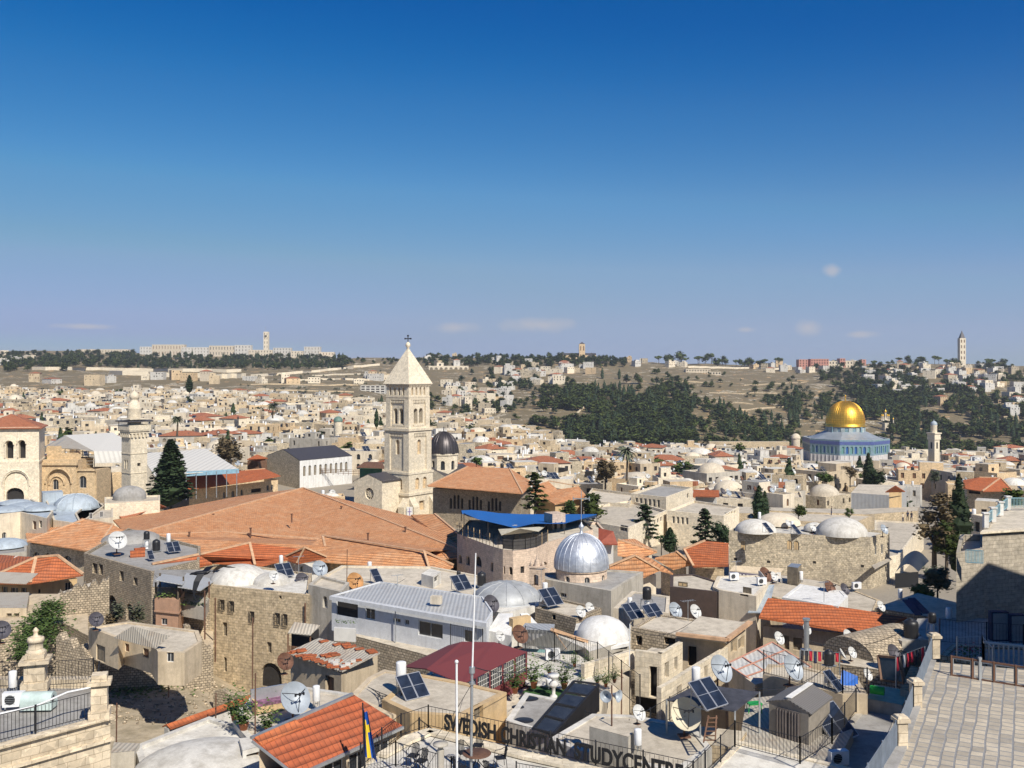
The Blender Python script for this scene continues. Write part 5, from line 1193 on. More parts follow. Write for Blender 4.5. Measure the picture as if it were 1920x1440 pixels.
def make_tank(kind):
 root = thing('water_tank', (0,0,0), 'tank', 'water tank'); m = MB()
 if kind == 'w':
  m.m('tankw').lathe((0,0,.45), [(.001,0),(.26,.0),(.28,.04),(.28,1.1),(.26,1.16),(.12,1.2),(.001,1.2)], 16); m.build('tank_body', root)
  m = MB().m('steel')
  for a in range(4): m.bar((cos(a*pi/2+.7)*.24, sin(a*pi/2+.7)*.24, 0), (cos(a*pi/2+.7)*.24, sin(a*pi/2+.7)*.24, .5), .035)
  m.bar((-.24,0,.25), (.24,0,.25), .03); m.bar((0,-.24,.25), (0,.24,.25), .03); m.tube([(.3,0,0),(.32,0,1.2),(.2,0,1.5),(.06,0,1.62)], .02, 5); m.build('stand', root)
 elif kind == 'b':
  m.m('tankb').lathe((0,0,.05), [(.001,0),(.4,0),(.43,.05)]+[(.43+(.012 if k % 2 else 0), .08+k*.09) for k in range(11)]+[(.4,1.1),(.3,1.2),(.16,1.24),(.16,1.3),(.001,1.3)], 20); m.build('tank_body', root)
  m = MB().m('steel'); m.box((0,0,.02), (.95,.95,.05)); m.tube([(.43,0,.15),(.6,0,.1),(.6,0,0)], .02, 5); m.build('stand', root)
 else:
  m.m('tankb').lathe((0,0,1.25), [(.001,0),(.33,0),(.35,.05)]+[(.35+(.012 if k % 2 else 0), .08+k*.07) for k in range(11)]+[(.3,.95),(.14,1.0),(.001,1.0)], 18); m.build('tank_body', root)
  m = MB().m('steel'); 
  for x in (-.32,.32):
   for y in (-.32,.32): m.bar((x*1.3,y*1.3,0), (x,y,1.25), .045)
  for z in (.5,1.22): m.bar((-.36,-.36,z), (.36,-.36,z), .04); m.bar((-.36,.36,z), (.36,.36,z), .04); m.bar((-.36,-.36,z), (-.36,.36,z), .04); m.bar((.36,-.36,z), (.36,.36,z), .04)
  m.m('tankw').cyl((0,0,.05), .22, 1.0, 12); m.build('stand', root)
 return park(proto(root))
for k_ in 'wbs': PROTO['tank_'+k_] = make_tank(k_)
def make_solar(n=2):
 root = thing('solar_panel', (0,0,0), 'panel', 'solar panel'); el = radians(42); ex = v(1,0,0); up = v(0, sin(el)*0+cos(el), sin(el)); nn = v(0, -sin(el), cos(el))
 w, h = .92, 1.9; fr = MB(); 
 for k in range(n):
  cx = (k-(n-1)/2)*(w+.06); c = v(cx, 0, .12)+up*h/2
  g = MB().m('solar'); g.box(c+nn*.03, (w-.06, h-.06, .04), tilt=(ex, up, nn)); g.build('collector', root)
  fr.m('alu')
  for s_ in (-1, 1): fr.box(c+ex*s_*w/2, (.05, h, .1), tilt=(ex, up, nn)); fr.box(c+up*s_*h/2, (w, .05, .1), tilt=(ex, up, nn))
  fr.box(c+nn*.055, (w-.06, .03, .02), tilt=(ex, up, nn))
 fr.m('steel')
 for s_ in (-1, 1): x = s_*n*w*.42; t_ = v(x, 0, .12)+up*h*.92; fr.bar(t_, (x, t_[1]+.1, 0), .04); fr.bar((x, 0, .06), (x, t_[1]+.1, .06), .04)
 fr.build('frame', root)
 return park(proto(root))
PROTO['solar_2'] = make_solar(2); PROTO['solar_1'] = make_solar(1)
def make_ac():
 root = thing('air_conditioner', (0,0,0), 'ac', 'air conditioner'); m = MB().m('tankw'); m.box((0,0,.38), (.85,.32,.6)); m.m('steel'); m.box((-.3,0,.04), (.06,.36,.08)); m.box((.3,0,.04), (.06,.36,.08)); m.build('casing', root)
 g = MB().m('iron'); g.lathe((-.1,-.165,.38), [(.001,0),(.2,0)], 16) if False else g.poly([v(-.12+.21*cos(a*pi/8), -.167, .38+.21*sin(a*pi/8)) for a in range(16)]); g.m('steel')
 for a in range(5): g.bar((-.32,-.175,.22+a*.08), (.09,-.175,.22+a*.08), .012)
 g.build('fan_grille', root); return park(proto(root))
PROTO['ac'] = make_ac()
def make_plant():
 root = thing('potted_plant', (0,0,0), 'plant', 'potted plant'); m = MB().m(simple('terracotta', (.40,.15,.07), .85)); m.lathe((0,0,0), [(.001,0),(.11,0),(.16,.26),(.18,.26),(.18,.32),(.15,.32),(.14,.27),(.001,.27)], 14); m.build('pot', root)
 rng = random.Random(5); f = MB().m('leaf_br'); cards(f, [(rng.gauss(0,.2), rng.gauss(0,.2), .36+abs(rng.gauss(0,.42))) for k in range(420)], .13, rng); f.build('leaves', root); return park(proto(root))
PROTO['plant'] = make_plant()
def make_chair():
 root = thing('garden_chair', (0,0,0), 'chair', 'chair'); s_ = MB().m('iron'); s_.box((0,0,.44), (.42,.42,.03)); s_.build('seat', root)
 b_ = MB().m('iron'); 
 for k in range(5): x = -.12+k*.06; b_.bar((x,.2,.45), (x,.27,.86), .03)
 b_.build('backrest', root); a = MB().m('iron'); a.tube([(-.24,-.16,.66),(-.25,.1,.68),(-.17,.27,.8),(0,.29,.88),(.17,.27,.8),(.25,.1,.68),(.24,-.16,.66)], .015, 5); a.tube([(-.24,-.16,.66),(-.2,-.2,.45)], .013, 5); a.tube([(.24,-.16,.66),(.2,-.2,.45)], .013, 5); a.build('armrest', root)
 for x in (-.2,.2):
  for y in (-.2,.2): l = MB().m('iron'); l.bar((x,y,.44), (x*1.15,y*1.2,0), .022); l.build('leg', root)
 return park(proto(root))
PROTO['chair'] = make_chair()
def person(name, loc, label, shirt, trousers, rz=0, sit=False):
 root = thing(name, loc, label, 'person'); H = 1.72
 bm_me = bpy.data.meshes.new('body'); V = [(0,0,.95),(0,0,1.15),(0,0,1.42),(0,0,1.52),(0,-.01,1.63),(0,-.01,1.74), (.18,0,1.42),(.24,.02,1.15),(.22,-.12,.93),(-.18,0,1.42),(-.24,.02,1.15),(-.22,-.1,.93), (.1,0,.9),(.11,-.05,.5),(.12,.03,.05),(.12,-.14,.02),(-.1,0,.9),(-.11,.05,.5),(-.12,.1,.05),(-.12,-.06,.02)]
 E = [(0,1),(1,2),(2,3),(3,4),(4,5),(2,6),(6,7),(7,8),(2,9),(9,10),(10,11),(0,12),(12,13),(13,14),(14,15),(0,16),(16,17),(17,18),(18,19)]
 R_ = [.15,.15,.15,.055,.1,.07,.065,.05,.04,.065,.05,.04,.09,.065,.045,.035,.09,.065,.045,.035]
 bm_me.from_pydata(V, E, []); o = bpy.data.objects.new('body', bm_me); C.objects.link(o); md = o.modifiers.new('s', 'SKIN')
 for i, sv in enumerate(bm_me.skin_vertices[0].data): sv.radius = (R_[i], R_[i]*(.75 if i < 3 else 1)); sv.use_root = i == 0
 o.modifiers.new('ss', 'SUBSURF').levels = 1; o.modifiers['ss'].render_levels = 1
 dg = bpy.context.evaluated_depsgraph_get(); me = bpy.data.meshes.new_from_object(o.evaluated_get(dg)); bpy.data.objects.remove(o)
 for c_ in (trousers, shirt, 'skin'): me.materials.append(MATS.get(c_) or M.get(c_))
 for p in me.polygons: z = p.center[2]; p.material_index = 0 if z < .98 else (2 if z > 1.5 or (abs(p.center[0]) > .19 and z < 1.12) else 1); p.use_smooth = True
 b_ = bpy.data.objects.new('body', me); C.objects.link(b_); b_.parent = root; root.rotation_euler = (0,0,rz)
 h = MB().m('trunk'); h.lathe((0,0,1.69), [(.1,-.02),(.11,.04),(.08,.1),(.001,.12)], 10); ho = h.build('hair', None); ho.parent = root
 return root
simple('skin', (.45,.28,.2), .7); simple('navy_cloth', (.02,.03,.07), .9); simple('dark_cloth', (.025,.025,.03), .9); simple('blue_cloth_shirt', (.04,.12,.4), .9); simple('red_cloth', (.45,.02,.04), .85)
USED = set()
CL = []                                                    # scattered copies awaiting labels: (object, kind, colour word)
def put(kind, px, py, D=None, s=1.0, rz=None, label=None, group=None, dz=0):
 """py: the foot of the thing in the photo, on the roof level D"""
 if D is None: D = Dr(py)
 p = G(px, py, D) if not isinstance(px, np.ndarray) else px
 o = dup(PROTO[kind], p+v(0,0,dz), FACE if rz is None else rz, s, label)
 if group: o['group'] = group
 return o
GD, GT, GS, GA = 'satellite dishes on the roofs', 'water tanks on the roofs', 'solar collectors on the roofs', 'air conditioners on the roofs'
def dish(px, pc, dpx, col, label, D=None, rz=None):
 """px,pc centre and dpx diameter of the bowl in photo px"""
 D = D or Dr(pc+dpx*.8); Y = F*D/(pc+dpx*.75-YH); r2 = dpx*Y/F; s = r2/1.0; p = P(px, pc, Y); p[2] -= .75*s
 return put('dish_'+col, p, 0, 0, s, rz, label, GD)
def tank(px, py, hpx, col, label, D=None, wide=1.0):
 D = D or Dr(py); Y = F*D/(py-YH); h = hpx*Y/F; ref = {'w': 1.65, 'b': 1.35, 's': 2.25}[col]; s = h/ref
 o = put('tank_'+col, px, py, D, (s*wide, s*wide, s), None, label, GT); return o
def solar(px, py, label, D=None, s=1.0, n=2, rz=None): return put('solar_%d' % n, px, py, D, s*.82, rz, label, GS)
def ac(px, py, label, D=None, s=1.0, rz=.2): return put('ac', px, py, D, s, rz, label, GA)
def rail(name, label, pts, h=1.0, sp=.14, mat='iron', posts=True, bar=.015, cat='railing'):
 q = [G(*p) if not isinstance(p, np.ndarray) else p for p in pts]; r = thing(name, q[0], label, cat); m = MB().m(mat); pm = MB().m(mat)
 for a, b_ in zip(q, q[1:]):
  l = np.linalg.norm(b_-a)
  for s_ in (.1, h): m.bar(a+v(0,0,s_), b_+v(0,0,s_), bar*1.5)
  for k in range(int(l/sp)+1): p = a+(b_-a)*min(1, k*sp/l); m.bar(p+v(0,0,.1), p+v(0,0,h*.97), bar)
  n = max(1, round(l/2.2))
  for k in range(n+1): p = a+(b_-a)*k/n; pm.bar(p, p+v(0,0,h+.06), .06)
 m.build('bars', r); pm.build('posts', r) if posts else None
 return r
# ================================================================ foreground, left
GW = 27.5
r = bld('stone_parapet_house', 'pale ashlar building with iron railed roof terrace at the bottom left corner', 'building',
  [G(-90,1425,14.2), G(207,1346,14.2), G(196,1268,14.2), G(-90,1268,14.2)], 0, GW, 'stone_mid', 'roofg', .4, pw=.5)
m = MB().m('stone_mid'); A, B = G(-90,1425,14.2), G(207,1346,14.2); n_ = v(nrm(B-A)[1], -nrm(B-A)[0], 0)*.12
for dz, w in ((.05,.28), (-.85,.2)): m.bar(A+n_*.5+v(0,0,dz), B+n_*.5+v(0,0,dz)+nrm(B-A)*.1, w, .12)
m.build('cornice', r)
rail('terrace_railing', 'black iron railing on the ashlar parapet, bottom left', [G(-60,1408,14.15), G(182,1344,14.15)], 1.05)
rail('terrace_railing', 'rear black iron railing of the bottom left roof terrace between stone piers', [G(-60,1290,14.3), G(60,1290,14.3), G(175,1283,14.3)], 1.15)
rail('terrace_railing', 'side railing of the bottom left terrace running back behind the capped pier', [G(178,1345,14.2), G(186,1285,14.3)], 1.05)
def pier(px, py, D, w, h, label, finial=False):
 c = G(px, py, D); r = thing('stone_pier', c, label, 'pier'); m = MB().m('stone_mid'); m.box(c+v(0,0,.2), (w*1.3,w*1.3,.4), .3); m.box(c+v(0,0,h/2), (w,w,h), .3); m.box(c+v(0,0,h+.06), (w*1.45,w*1.45,.14), .3); m.box(c+v(0,0,h+.25), (w*.95,w*.95,.26), .3); m.build('shaft', r)
 if finial: f = MB().m('stone_mid'); f.lathe(c+v(0,0,h+.38), [(.38,0),(.4,.12),(.3,.16),(.3,.5),(.38,.52),(.34,.7),(.1,.78),(.09,.92),(.14,1.0),(.05,1.12),(.001,1.15)], 14); f.build('finial', r)
pier(187,1347,14.2,.62,1.45,'tall capped stone pier at the end of the bottom left railing')
pier(67,1292,14.3,.85,1.25,'stone pier with round carved finial on the bottom left terrace', True)
tank('w' and 24, 1296, 36, 'w', 'short white water tank on the bottom left terrace beside the stone pier', 14.5, .95) if False else put('tank_w', 24, 1300, 14.5, .62, 0, 'short white water tank left of the finial pier, bottom left', GT)
ac(26, 1327, 'cream air conditioner on the bottom left terrace floor', 14.5, 1.0)
m = MB(); r = thing('mailbox_heater', G(72,1330,14.5), 'pale green rounded metal heater box on the bottom left terrace', 'heater'); c = G(72,1328,14.5)
m.m(simple('pale_green_enamel', (.50,.60,.56), .4)); m.tube([c+v(-.65,0,.35), c+v(.62,.08,.35)], .36, 16); m.box(c+v(0,.03,.16), (1.3,.7,.3), .06); m.build('casing', r); m = MB().m('tankb'); m.tube([c+v(.58,.07,.36), c+v(.63,.08,.36)], .2, 14); m.build('vent', r)
r = thing('pipe_run', G(60,1350,14.5), 'white pipe draped along the bottom left railing', 'pipe'); m = MB().m('tankw'); m.tube([G(-40,1375,13.9)+v(0,.3,.5), G(60,1350,13.9)+v(0,.3,.45), G(120,1330,13.9)+v(0,.3,.6), G(175,1318,13.9)+v(0,.3,.6)], .045, 6); m.build('tube', r)
def crow():
 c = P(378,1075,24); r = thing('crow', c, 'black crow in flight with wings lowered, above the metal canopy at left', 'bird')
 m = MB().m(simple('black_feathers', (.008,.008,.01), .5, 0, .3, 9)); bx = nrm(v(1,.15,.12)); 
 m.tube([c-bx*.2+v(0,0,.02), c-bx*.13+v(0,0,.02), c, c+bx*.14, c+bx*.22+v(0,0,.03)], [.03,.05,.065,.045,.012], 10)
 m.tube([c-bx*.17+v(0,0,.02), c-bx*.235+v(0,0,.025), c-bx*.29+v(0,0,.01)], [.034,.03,.006], 8)
 t_ = c+bx*.2+v(0,0,.03); 
 for k in range(5): a = (k-2)*.09; m.slab([t_, t_+v(.2,a*.6-.02,.0), t_+v(.22,a*.6+.03,.0)], .008)
 for s_, pts in ((-1, [(0,0,.05),(-.07,-.12,.0),(-.13,-.20,-.16),(-.15,-.24,-.36),(-.12,-.24,-.52)]), (1, [(0,0,.05),(.05,.2,.12),(.2,.36,.12),(.38,.46,.08),(.52,.5,.05)])):
  P0 = [c+v(*p) for p in pts]; ch = [.16,.17,.15,.10,.02]
  for i in range(4):
   a, b_ = P0[i], P0[i+1]; m.slab([a, b_, b_+bx*ch[i+1]+v(0,0,-.01), a+bx*ch[i]+v(0,0,-.01)], .015)
  for k in range(5): a = P0[3]+(P0[4]-P0[3])*(k/4); m.slab([a, a+bx*.03, a+(P0[4]-P0[2])*.35+bx*(.09-.012*k)], .01)
 m.build('body', r)
crow()
def house2(): 
 r = bld('ruined_stone_house', 'ruined stone house with flat grey roof carrying a big white dish, upper left', 'house', [(157,1037),(284,1072),(374,1050),(376,1024),(240,990)], 21.2, 29.5, 'stone_rough', 'roofg', .3, winmat='shutter', depth=.3,
      ops=[(0,173,1056,182,1076),(0,185,1058,193,1078),(0,224,1071,232,1090),(0,250,1083,258,1098),(0,161,1150,176,1180,1,'dark'),(0,200,1116,220,1166,1,'dark'),(0,236,1132,250,1165,1,'dark')])
 m = MB().m('roofg'); c = G(246,1012,21.5); dome(m, c, 3.6, 1.1, 20, 5); m.build('low_dome', r)
 r = bld('ruined_arcade', 'crumbling stone arcade with one tall open arch left of the flat roofed ruin', 'ruin', [(104,1122),(168,1100),(172,1092),(110,1112)], 21.8, 30, 'stone_rough', 'roofc', 0, depth=.7,
      ops=[(0,120,1136,141,1179,1,'dark')], frame=None)
 r = bld('ruined_arcade', 'broken stone outcrop and lower wall with a blocked arch left of the plaster block', 'ruin', [(112,1180),(165,1192),(170,1175),(120,1165)], 23.6, 30, 'stone_rough', 'roofc', 0, ops=[(0,150,1200,163,1235,1,'dark'),(0,120,1190,140,1210,0,'greyp')], depth=.5)
house2()
r = bld('plaster_block', 'tan plaster block overhanging the yard with a metal lean-to roof and small windows', 'building', [(166,1176),(222,1197),(232,1188),(284,1203),(296,1222),(346,1224),(379,1202),(372,1182),(240,1165)], 19.6, 21.9, 'tan', 'roofc', .1, depth=.15,
  ops=[(0,180,1210,197,1240,0,'shutter'),(2,234,1207,242,1222,0,'wood'),(2,268,1216,279,1233,0,'wood'),(4,312,1222,326,1242,0,'glass')])
m = MB().m('metal_old'); m.slab([G(214,1195,19.3), G(248,1174,18.3), G(318,1192,18.6), G(292,1215,19.5)], .06); m.build('lean_to', r)
m = MB().m('tan')
for a, b_ in (((222,1195),(240,1165)), ((296,1222),(330,1190))):
 p, q = G(*a, 19.6), G(*b_, 19.6); 
m.build('x', r) if False else None
r = bld('yard_retaining_wall', 'rough tan bank wall in shade under the overhanging plaster block', 'wall', [P(170,1235,79), P(300,1240,80), P(400,1245,82), P(400,1200,88), P(170,1200,88)], 0, 29, 'stone_rough', 'tan', 0)
def oriel():
 r = thing('salmon_oriel', G(318,1190,20.5), 'salmon pink oriel tower on brackets below a planted balcony', 'oriel'); z = lambda py, Y=84: zed(py, Y)
 q = [v(*P(292,0,83.2)[:2],0), v(*P(334,0,82.4)[:2],0), v(*P(344,0,85.5)[:2],0), v(*P(300,0,87)[:2],0)]
 m = MB().m('pinkp'); o = [(.45,1.15,z(1166,83),z(1152,83),0)]; w = Multi()
 wall(m, q[0], q[1], z(1187), z(1141), [(.55,1.2,z(1166),z(1153),0)], .15); pane(w, q[0], q[1], .55, 1.2, z(1166), z(1153), .13, 'glass', 'frame', 1)
 for i in (1,2,3): wall(m, q[i], q[(i+1) % 4], z(1187), z(1141))
 m.prism([p+(p-sum(q)/4)*.08 for p in q], z(1141), z(1116)); m.prism([p+(p-sum(q)/4)*.12 for p in q], z(1142), z(1139)); m.prism([p+(p-sum(q)/4)*.1 for p in q], z(1189), z(1186.5)); m.build('wall', r); w.build('window', r)
 m = MB().m('trunk'); 
 for p in q: m.bar(v(p[0],p[1],z(1118)), v(p[0],p[1],z(1088)), .12)
 m.build('posts', r); g = MB().m('leaf_br'); rng = random.Random(3); cards(g, [(q[0][0]+(q[1]-q[0])[0]*rng.random(), q[0][1]-.1+rng.gauss(0,.15), z(1115)+abs(rng.gauss(0,.3))) for k in range(160)], .2, rng); g.build('plants', r)
 m = MB().m('metal'); m.slab([P(290,1087,82), P(342,1096,82), P(352,1083,90), P(305,1076,90)], .06); m.build('canopy', r)
 r = thing('planted_balcony', G(365,1150,20.5), 'concrete balcony with plants under a grey sheet metal canopy beside the oriel', 'balcony')
 A, B, Cc, Dd = P(338,1150,84), P(384,1156,82.5), P(392,1150,86), P(346,1140,88); m = MB().m('greyp'); m.prism([A,B,Cc,Dd], z(1155), z(1131)); m.build('parapet', r)
 m = MB().m('metal'); m.slab([P(333,1100,82), P(376,1107,81.5), P(405,1087,90), P(350,1074,92)], .07); m.build('canopy', r)
 m = MB().m('rust'); 
 for p in (A, B, Cc): m.bar(v(p[0],p[1],z(1132)), v(p[0],p[1],z(1100)), .1)
 m.bar(v(B[0],B[1],z(1190)), v(B[0],B[1],z(1132)), .1); m.build('posts', r)
 g = MB().m('leaf_br'); cards(g, [(A[0]+(B-A)[0]*rng.random(), A[1]+(B-A)[1]*.5+rng.gauss(0,.2), z(1130)+abs(rng.gauss(0,.25))) for k in range(150)], .2, rng); g.build('plants', r)
 bld('back_room', 'dark stepped wall behind the planted balcony and salmon oriel', 'building', [P(286,1100,88.5), P(395,1104,87.5), P(400,1080,96), P(290,1080,96)], 0, 29, 'stone_rough', 'roofg', 0)
oriel()
r = bld('great_stone_house', 'tall rough stone house with white domes on its roof and barred windows, left of centre', 'house',
  [(389,1096),(580,1116),(585,1075),(470,1060),(412,1068)], 19.2, 29.5, 'stone', 'roofw', .15, winmat='shutter', depth=.3,
  ops=[(0,411,1125,421,1145),(0,429,1128,439,1148),(0,468,1147,477,1167),(0,417,1167,426,1193),(0,515,1150,525,1172),(0,530,1152,539,1174),(0,500,1204,509,1224),(0,419,1232,425,1260,1,'dark'),(0,489,1243,528,1290,2,'dark'),(0,523,1117,528,1123,0,'dark')])
foot([G(389,1096,19.2), G(580,1116,19.2)])
for px, py, rr, hh in ((448,1088,2.6,1.45), (508,1092,1.7,.9)):
 m = MB().m('white'); dome(m, G(px, py, 19.35), rr, hh, 26, 7); m.build('dome', r)
r = bld('stone_annex', 'smooth grey stone annex with one small arched window beside the blue house', 'house', [(578,1096),(640,1110),(655,1092),(600,1078)], 18.4, 29, 'greyp', 'roofc', .2, ops=[(0,605,1118,614,1140,1)])
def yard():
 r = thing('coping_wall', G(390,1345,21), 'whitewashed yard wall topped with orange tile coping', 'wall'); A, B = G(312,1365,18.2), G(482,1305,18.2); m = MB().m('white')
 n_ = v(nrm(B-A)[1], -nrm(B-A)[0], 0)*.18; pr = [A+n_, B+n_, B-n_, A-n_]; m.prism(pr, ZC-22, ZC-18.2); m.build('wall', r)
 m = MB().m('tile_new'); m.slab([A+n_*1.9+v(0,0,.02), B+n_*1.9+v(0,0,.02), B+v(0,0,.2), A+v(0,0,.2)], .06); m.slab([A-n_*1.9+v(0,0,.02), B-n_*1.9+v(0,0,.02), B+v(0,0,.2), A+v(0,0,.2)], .06); m.build('coping', r)
 y = thing('grass_patch', G(225,1290,26), 'patch of wild grass and weeds in the sandy yard', 'grass'); y['kind'] = 'stuff'; rng = random.Random(2); m = MB().m('leaf_br'); pts = []
 for k in range(3200):
  px, py = rng.gauss(250,40), rng.gauss(1300,16); D_ = 27.4; p = G(px, py, D_); g_ = gz(p[0], p[1]); pts.append((p[0], p[1], g_+rng.random()*.35))
 cards(m, pts, .3, rng); m.build('grass', y)
 y = thing('yard_rubble', G(300,1330,27), 'scattered stones and rubble over the sandy yard', 'rubble'); y['kind'] = 'stuff'; m = MB().m('stone_rough')
 for k in range(500):
  p = G(rng.uniform(205,560), rng.uniform(1268,1375), 26.5); s_ = rng.choice((.05,.07,.1,.16)); m.mesh_data(*ico(p[0], p[1], gz(p[0], p[1])+.05, s_, rng), smooth=False)
 m.build('stones', y)
yard()
bld('vault_terrace', 'whitewashed roof terrace with a broad low vault, bottom left of the orange roof', 'building', [(252,1398),(392,1343),(476,1368),(500,1500),(300,1560)], 17.6, GW, 'white', 'roofw', .15)
r_ = thing('white_vault', G(395,1432,17.7), 'broad whitewashed low domed vault at the bottom left', 'vault'); m = MB().m('white'); m.lathe(G(385,1445,17.75), [(2.75*cos(u), 1.1*sin(u)) for u in [pi/2*k/8 for k in range(8)]]+[(.001,1.1)], 28, sx=1.15, sy=1.0, rot=.3); m.build('vault_shell', r_)
bld('metal_gate_shed', 'small grey shed with mesh front right of the bottom left parapet', 'shed', [(208,1412),(252,1408),(262,1394),(214,1392)], 17.4, GW, 'greyp', 'metal_old', 0)
r = bld('glazed_stair_hut', 'low white hut with brown framed glass door left of the orange roof', 'hut', [(455,1408),(492,1398),(488,1380),(448,1385)], 16.6, 20, 'white', 'roofw', 0, ops=[(0,462,1412,488,1440,0,'glass')], frame='wood')
bld('plant_terrace', 'white flat roof terrace with potted plants and a sofa left of the grey dish', 'building', [(470,1392),(436,1352),(470,1306),(555,1285),(660,1300),(650,1330)], 17.4, GW, 'white', 'roofc', .12)
dish(552,1310,58,'g','large pale grey dish on the plant terrace above the orange roof', 17.3)
tank(593,1325,40,'w','white enamel tank right of the large pale grey dish, by the patched roof hut', 17.3)
for px, py, s_, lb in ((457,1372,1.35,'bushy shrub in a big pale pot on the white terrace, lower left'),(503,1376,1.1,'grey green shrub in a pot beside the sofa on the white terrace'),(440,1352,1.2,'dry tall shrub in a pot by the orange coping')): put('plant', px, py, 17.5, s_, 0, lb, 'potted plants')
def sofa():
 c = G(508,1330,17.45); r = thing('garden_sofa', c, 'old grey backed garden sofa with purple patterned seat on the white terrace', 'sofa'); a = .55; e, f = v(cos(a), sin(a), 0), v(-sin(a), cos(a), 0)
 m = MB().m(simple('purple_fabric', (.22,.10,.16), .9, 0, .8, 5)); m.box(c+v(0,0,.42), (1.9,.7,.16), a); m.build('seat', r); m = MB().m('alu'); m.box(c+f*.35+v(0,0,.75), (1.9,.12,.65), a); m.build('backrest', r); m = MB().m('ochre'); m.box(c-f*.3+v(0,0,.18), (1.9,.1,.36), a)
 for s_ in (-.85,.85): m.box(c+e*s_+v(0,0,.3), (.1,.7,.6), a)
 m.build('frame', r)
sofa()
r = bld('patched_roof_hut', 'plastered hut whose roof mixes corrugated sheets with broken orange tiles', 'hut', [G(545,1228,17.6), G(640,1262,17.6), G(708,1228,17.6), G(600,1203,17.6)], 0, 21.5, 'tan', None, 0, ops=[(1,646,1272,658,1312,0,'dark')] if False else [(0,610,1268,626,1322,0,'wood')])
m = MB().m('metal_old'); a_, b_, c_, d_ = G(536,1224,17.35), G(642,1259,17.45), G(713,1224,17.1), G(598,1196,16.9); m.slab([a_, b_, c_, d_], .06); m.build('roof', r)
rng = random.Random(11); m = MB().m('tile_new')
for k in range(40):
 u, w = (rng.random(), rng.choice((rng.uniform(0,.12), rng.uniform(.88,1)))) if k < 22 else (rng.random(), rng.uniform(.05,.5)); p = (a_*(1-u)+b_*u)*(1-w)+(d_*(1-u)+c_*u)*w; m.box(p+v(0,0,.05), (.55,.35,.05), .5+rng.uniform(-.2,.2))
m.m('white')
for k in range(7): u, w = rng.uniform(.6,.95), rng.uniform(.1,.5); p = (a_*(1-u)+b_*u)*(1-w)+(d_*(1-u)+c_*u)*w; m.box(p+v(0,0,.1), (.3,.25,.14), rng.random())
m.build('loose_tiles', r)
dish(534,1241,32,'r','brown and grey rusty dish at the left corner of the patched roof hut', 18)
r = thing('wooden_lean_to', G(555,1190,18), 'corrugated lean-to over a wooden balcony in the corner of the stone house', 'lean-to'); m = MB().m('metal_old'); m.slab([G(540,1186,17.3), G(582,1190,17.4), G(600,1172,16.9), G(552,1166,16.8)], .06); m.build('roof', r); m = MB().m('wood')
for k in range(14): p = G(540+k*3.2, 1190+k*.5, 17.5); m.bar(p-v(0,0,1.8), p-v(0,0,.7), .07)
for x in (540,582): p = G(x,1188,17.4); m.bar(p-v(0,0,1.9), p, .09)
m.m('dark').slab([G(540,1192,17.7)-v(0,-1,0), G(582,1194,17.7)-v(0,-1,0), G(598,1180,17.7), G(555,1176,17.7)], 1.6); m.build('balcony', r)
r = bld('pale_blue_house', 'long pale blue house with ribbed metal roof and sliding windows in the centre left', 'house', [(622,1116),(912,1166),(924,1146),(905,1118),(712,1090)], 17.9, 20.7, 'bluew', 'metal', .08, pw=.12, depth=.14,
  ops=[(0,631,1126,671,1156,0,'dark'),(0,685,1141,703,1162),(0,737,1159,751,1168),(0,759,1162,767,1172),(0,784,1167,830,1195),(0,871,1182,886,1204,0,'shutter')])
m = MB().m('bluew'); A, B = G(620,1117,17.85), G(914,1168,17.85); m.bar(A+v(0,-.1,-.12), B+v(0,-.1,-.12), .25, .3); m.build('fascia', r)
m = MB().m('steel'); 
for px in (741,892): p = G(px, 1117+(px-622)*.174, 17.9); m.bar(p+v(.02,-.12,-.2), p+v(.02,-.12,-2.8), .07)
m.build('drainpipe', r); m = MB().m('roofc'); m.box(G(818,1132,17.8)+v(0,0,.3), (.8,.5,.6), -.3); m.build('vent_box', r)
m = MB().m('frame'); m.prism([G(666,1160,18.3)+v(-1.55,-.1,0), G(666,1160,18.3)+v(.1,-.45,0), G(666,1160,18.3)+v(.1,-.2,0), G(666,1160,18.3)+v(-1.55,.2,0)], ZC-19.9, ZC-18.95); g_ = G(650,1158,18.6); m.build('window_box', r)
g = MB().m('leaf_br'); cards(g, [(g_[0]+rng.uniform(-.9,.9), g_[1]-.5+rng.gauss(0,.1), ZC-18.9+abs(rng.gauss(0,.15))) for k in range(90)], .14, rng); g.build('plants', r)
bld('terrace_base_wall', 'rough ochre base wall beneath the pale blue house', 'wall', [(626,1182),(784,1224),(905,1262),(915,1190),(640,1160)], 20.6, 28, 'stone_rough', 'roofc', 0)
bld('flat_roof_block', 'flat beige roof with white tank and solar panel behind the pale blue house', 'building', [(600,1082),(716,1098),(912,1120),(905,1080),(810,1062),(640,1060)], 19.3, 28, 'cream', 'roofc', .15)
r = bld('white_roof_hut', 'small white roof hut with a window among the centre roofs', 'hut', [(790,1076),(812,1082),(827,1072),(806,1066)], 18.4, 20.4, 'white', 'roofw', 0, ops=[(1,814,1080,823,1092)]) 
dish(513,1080,20,'w','small white dish left on the stone house roof', 18.6); dish(566,1088,27,'d','dark mesh dish on the stone house roof'); dish(599,1067,30,'g','grey dish at the right end of the stone house roof')
dish(665,1091,33,'o','orange rusted dish on the corner of the pale blue house'); dish(220,1014,34,'w','big white dish on the flat ruined house at upper left', 21.2)
tank(527,1063,22,'w','white tank on the stone house roof behind the domes'); solar(538,1082,'solar panels between the white domes of the stone house', 19.2, .95)
tank(693,1077,24,'w','white tank on the beige flat roof behind the blue house'); solar(712,1095,'single solar panel on the beige roof behind the blue house', 19.2, 1.0, 1)
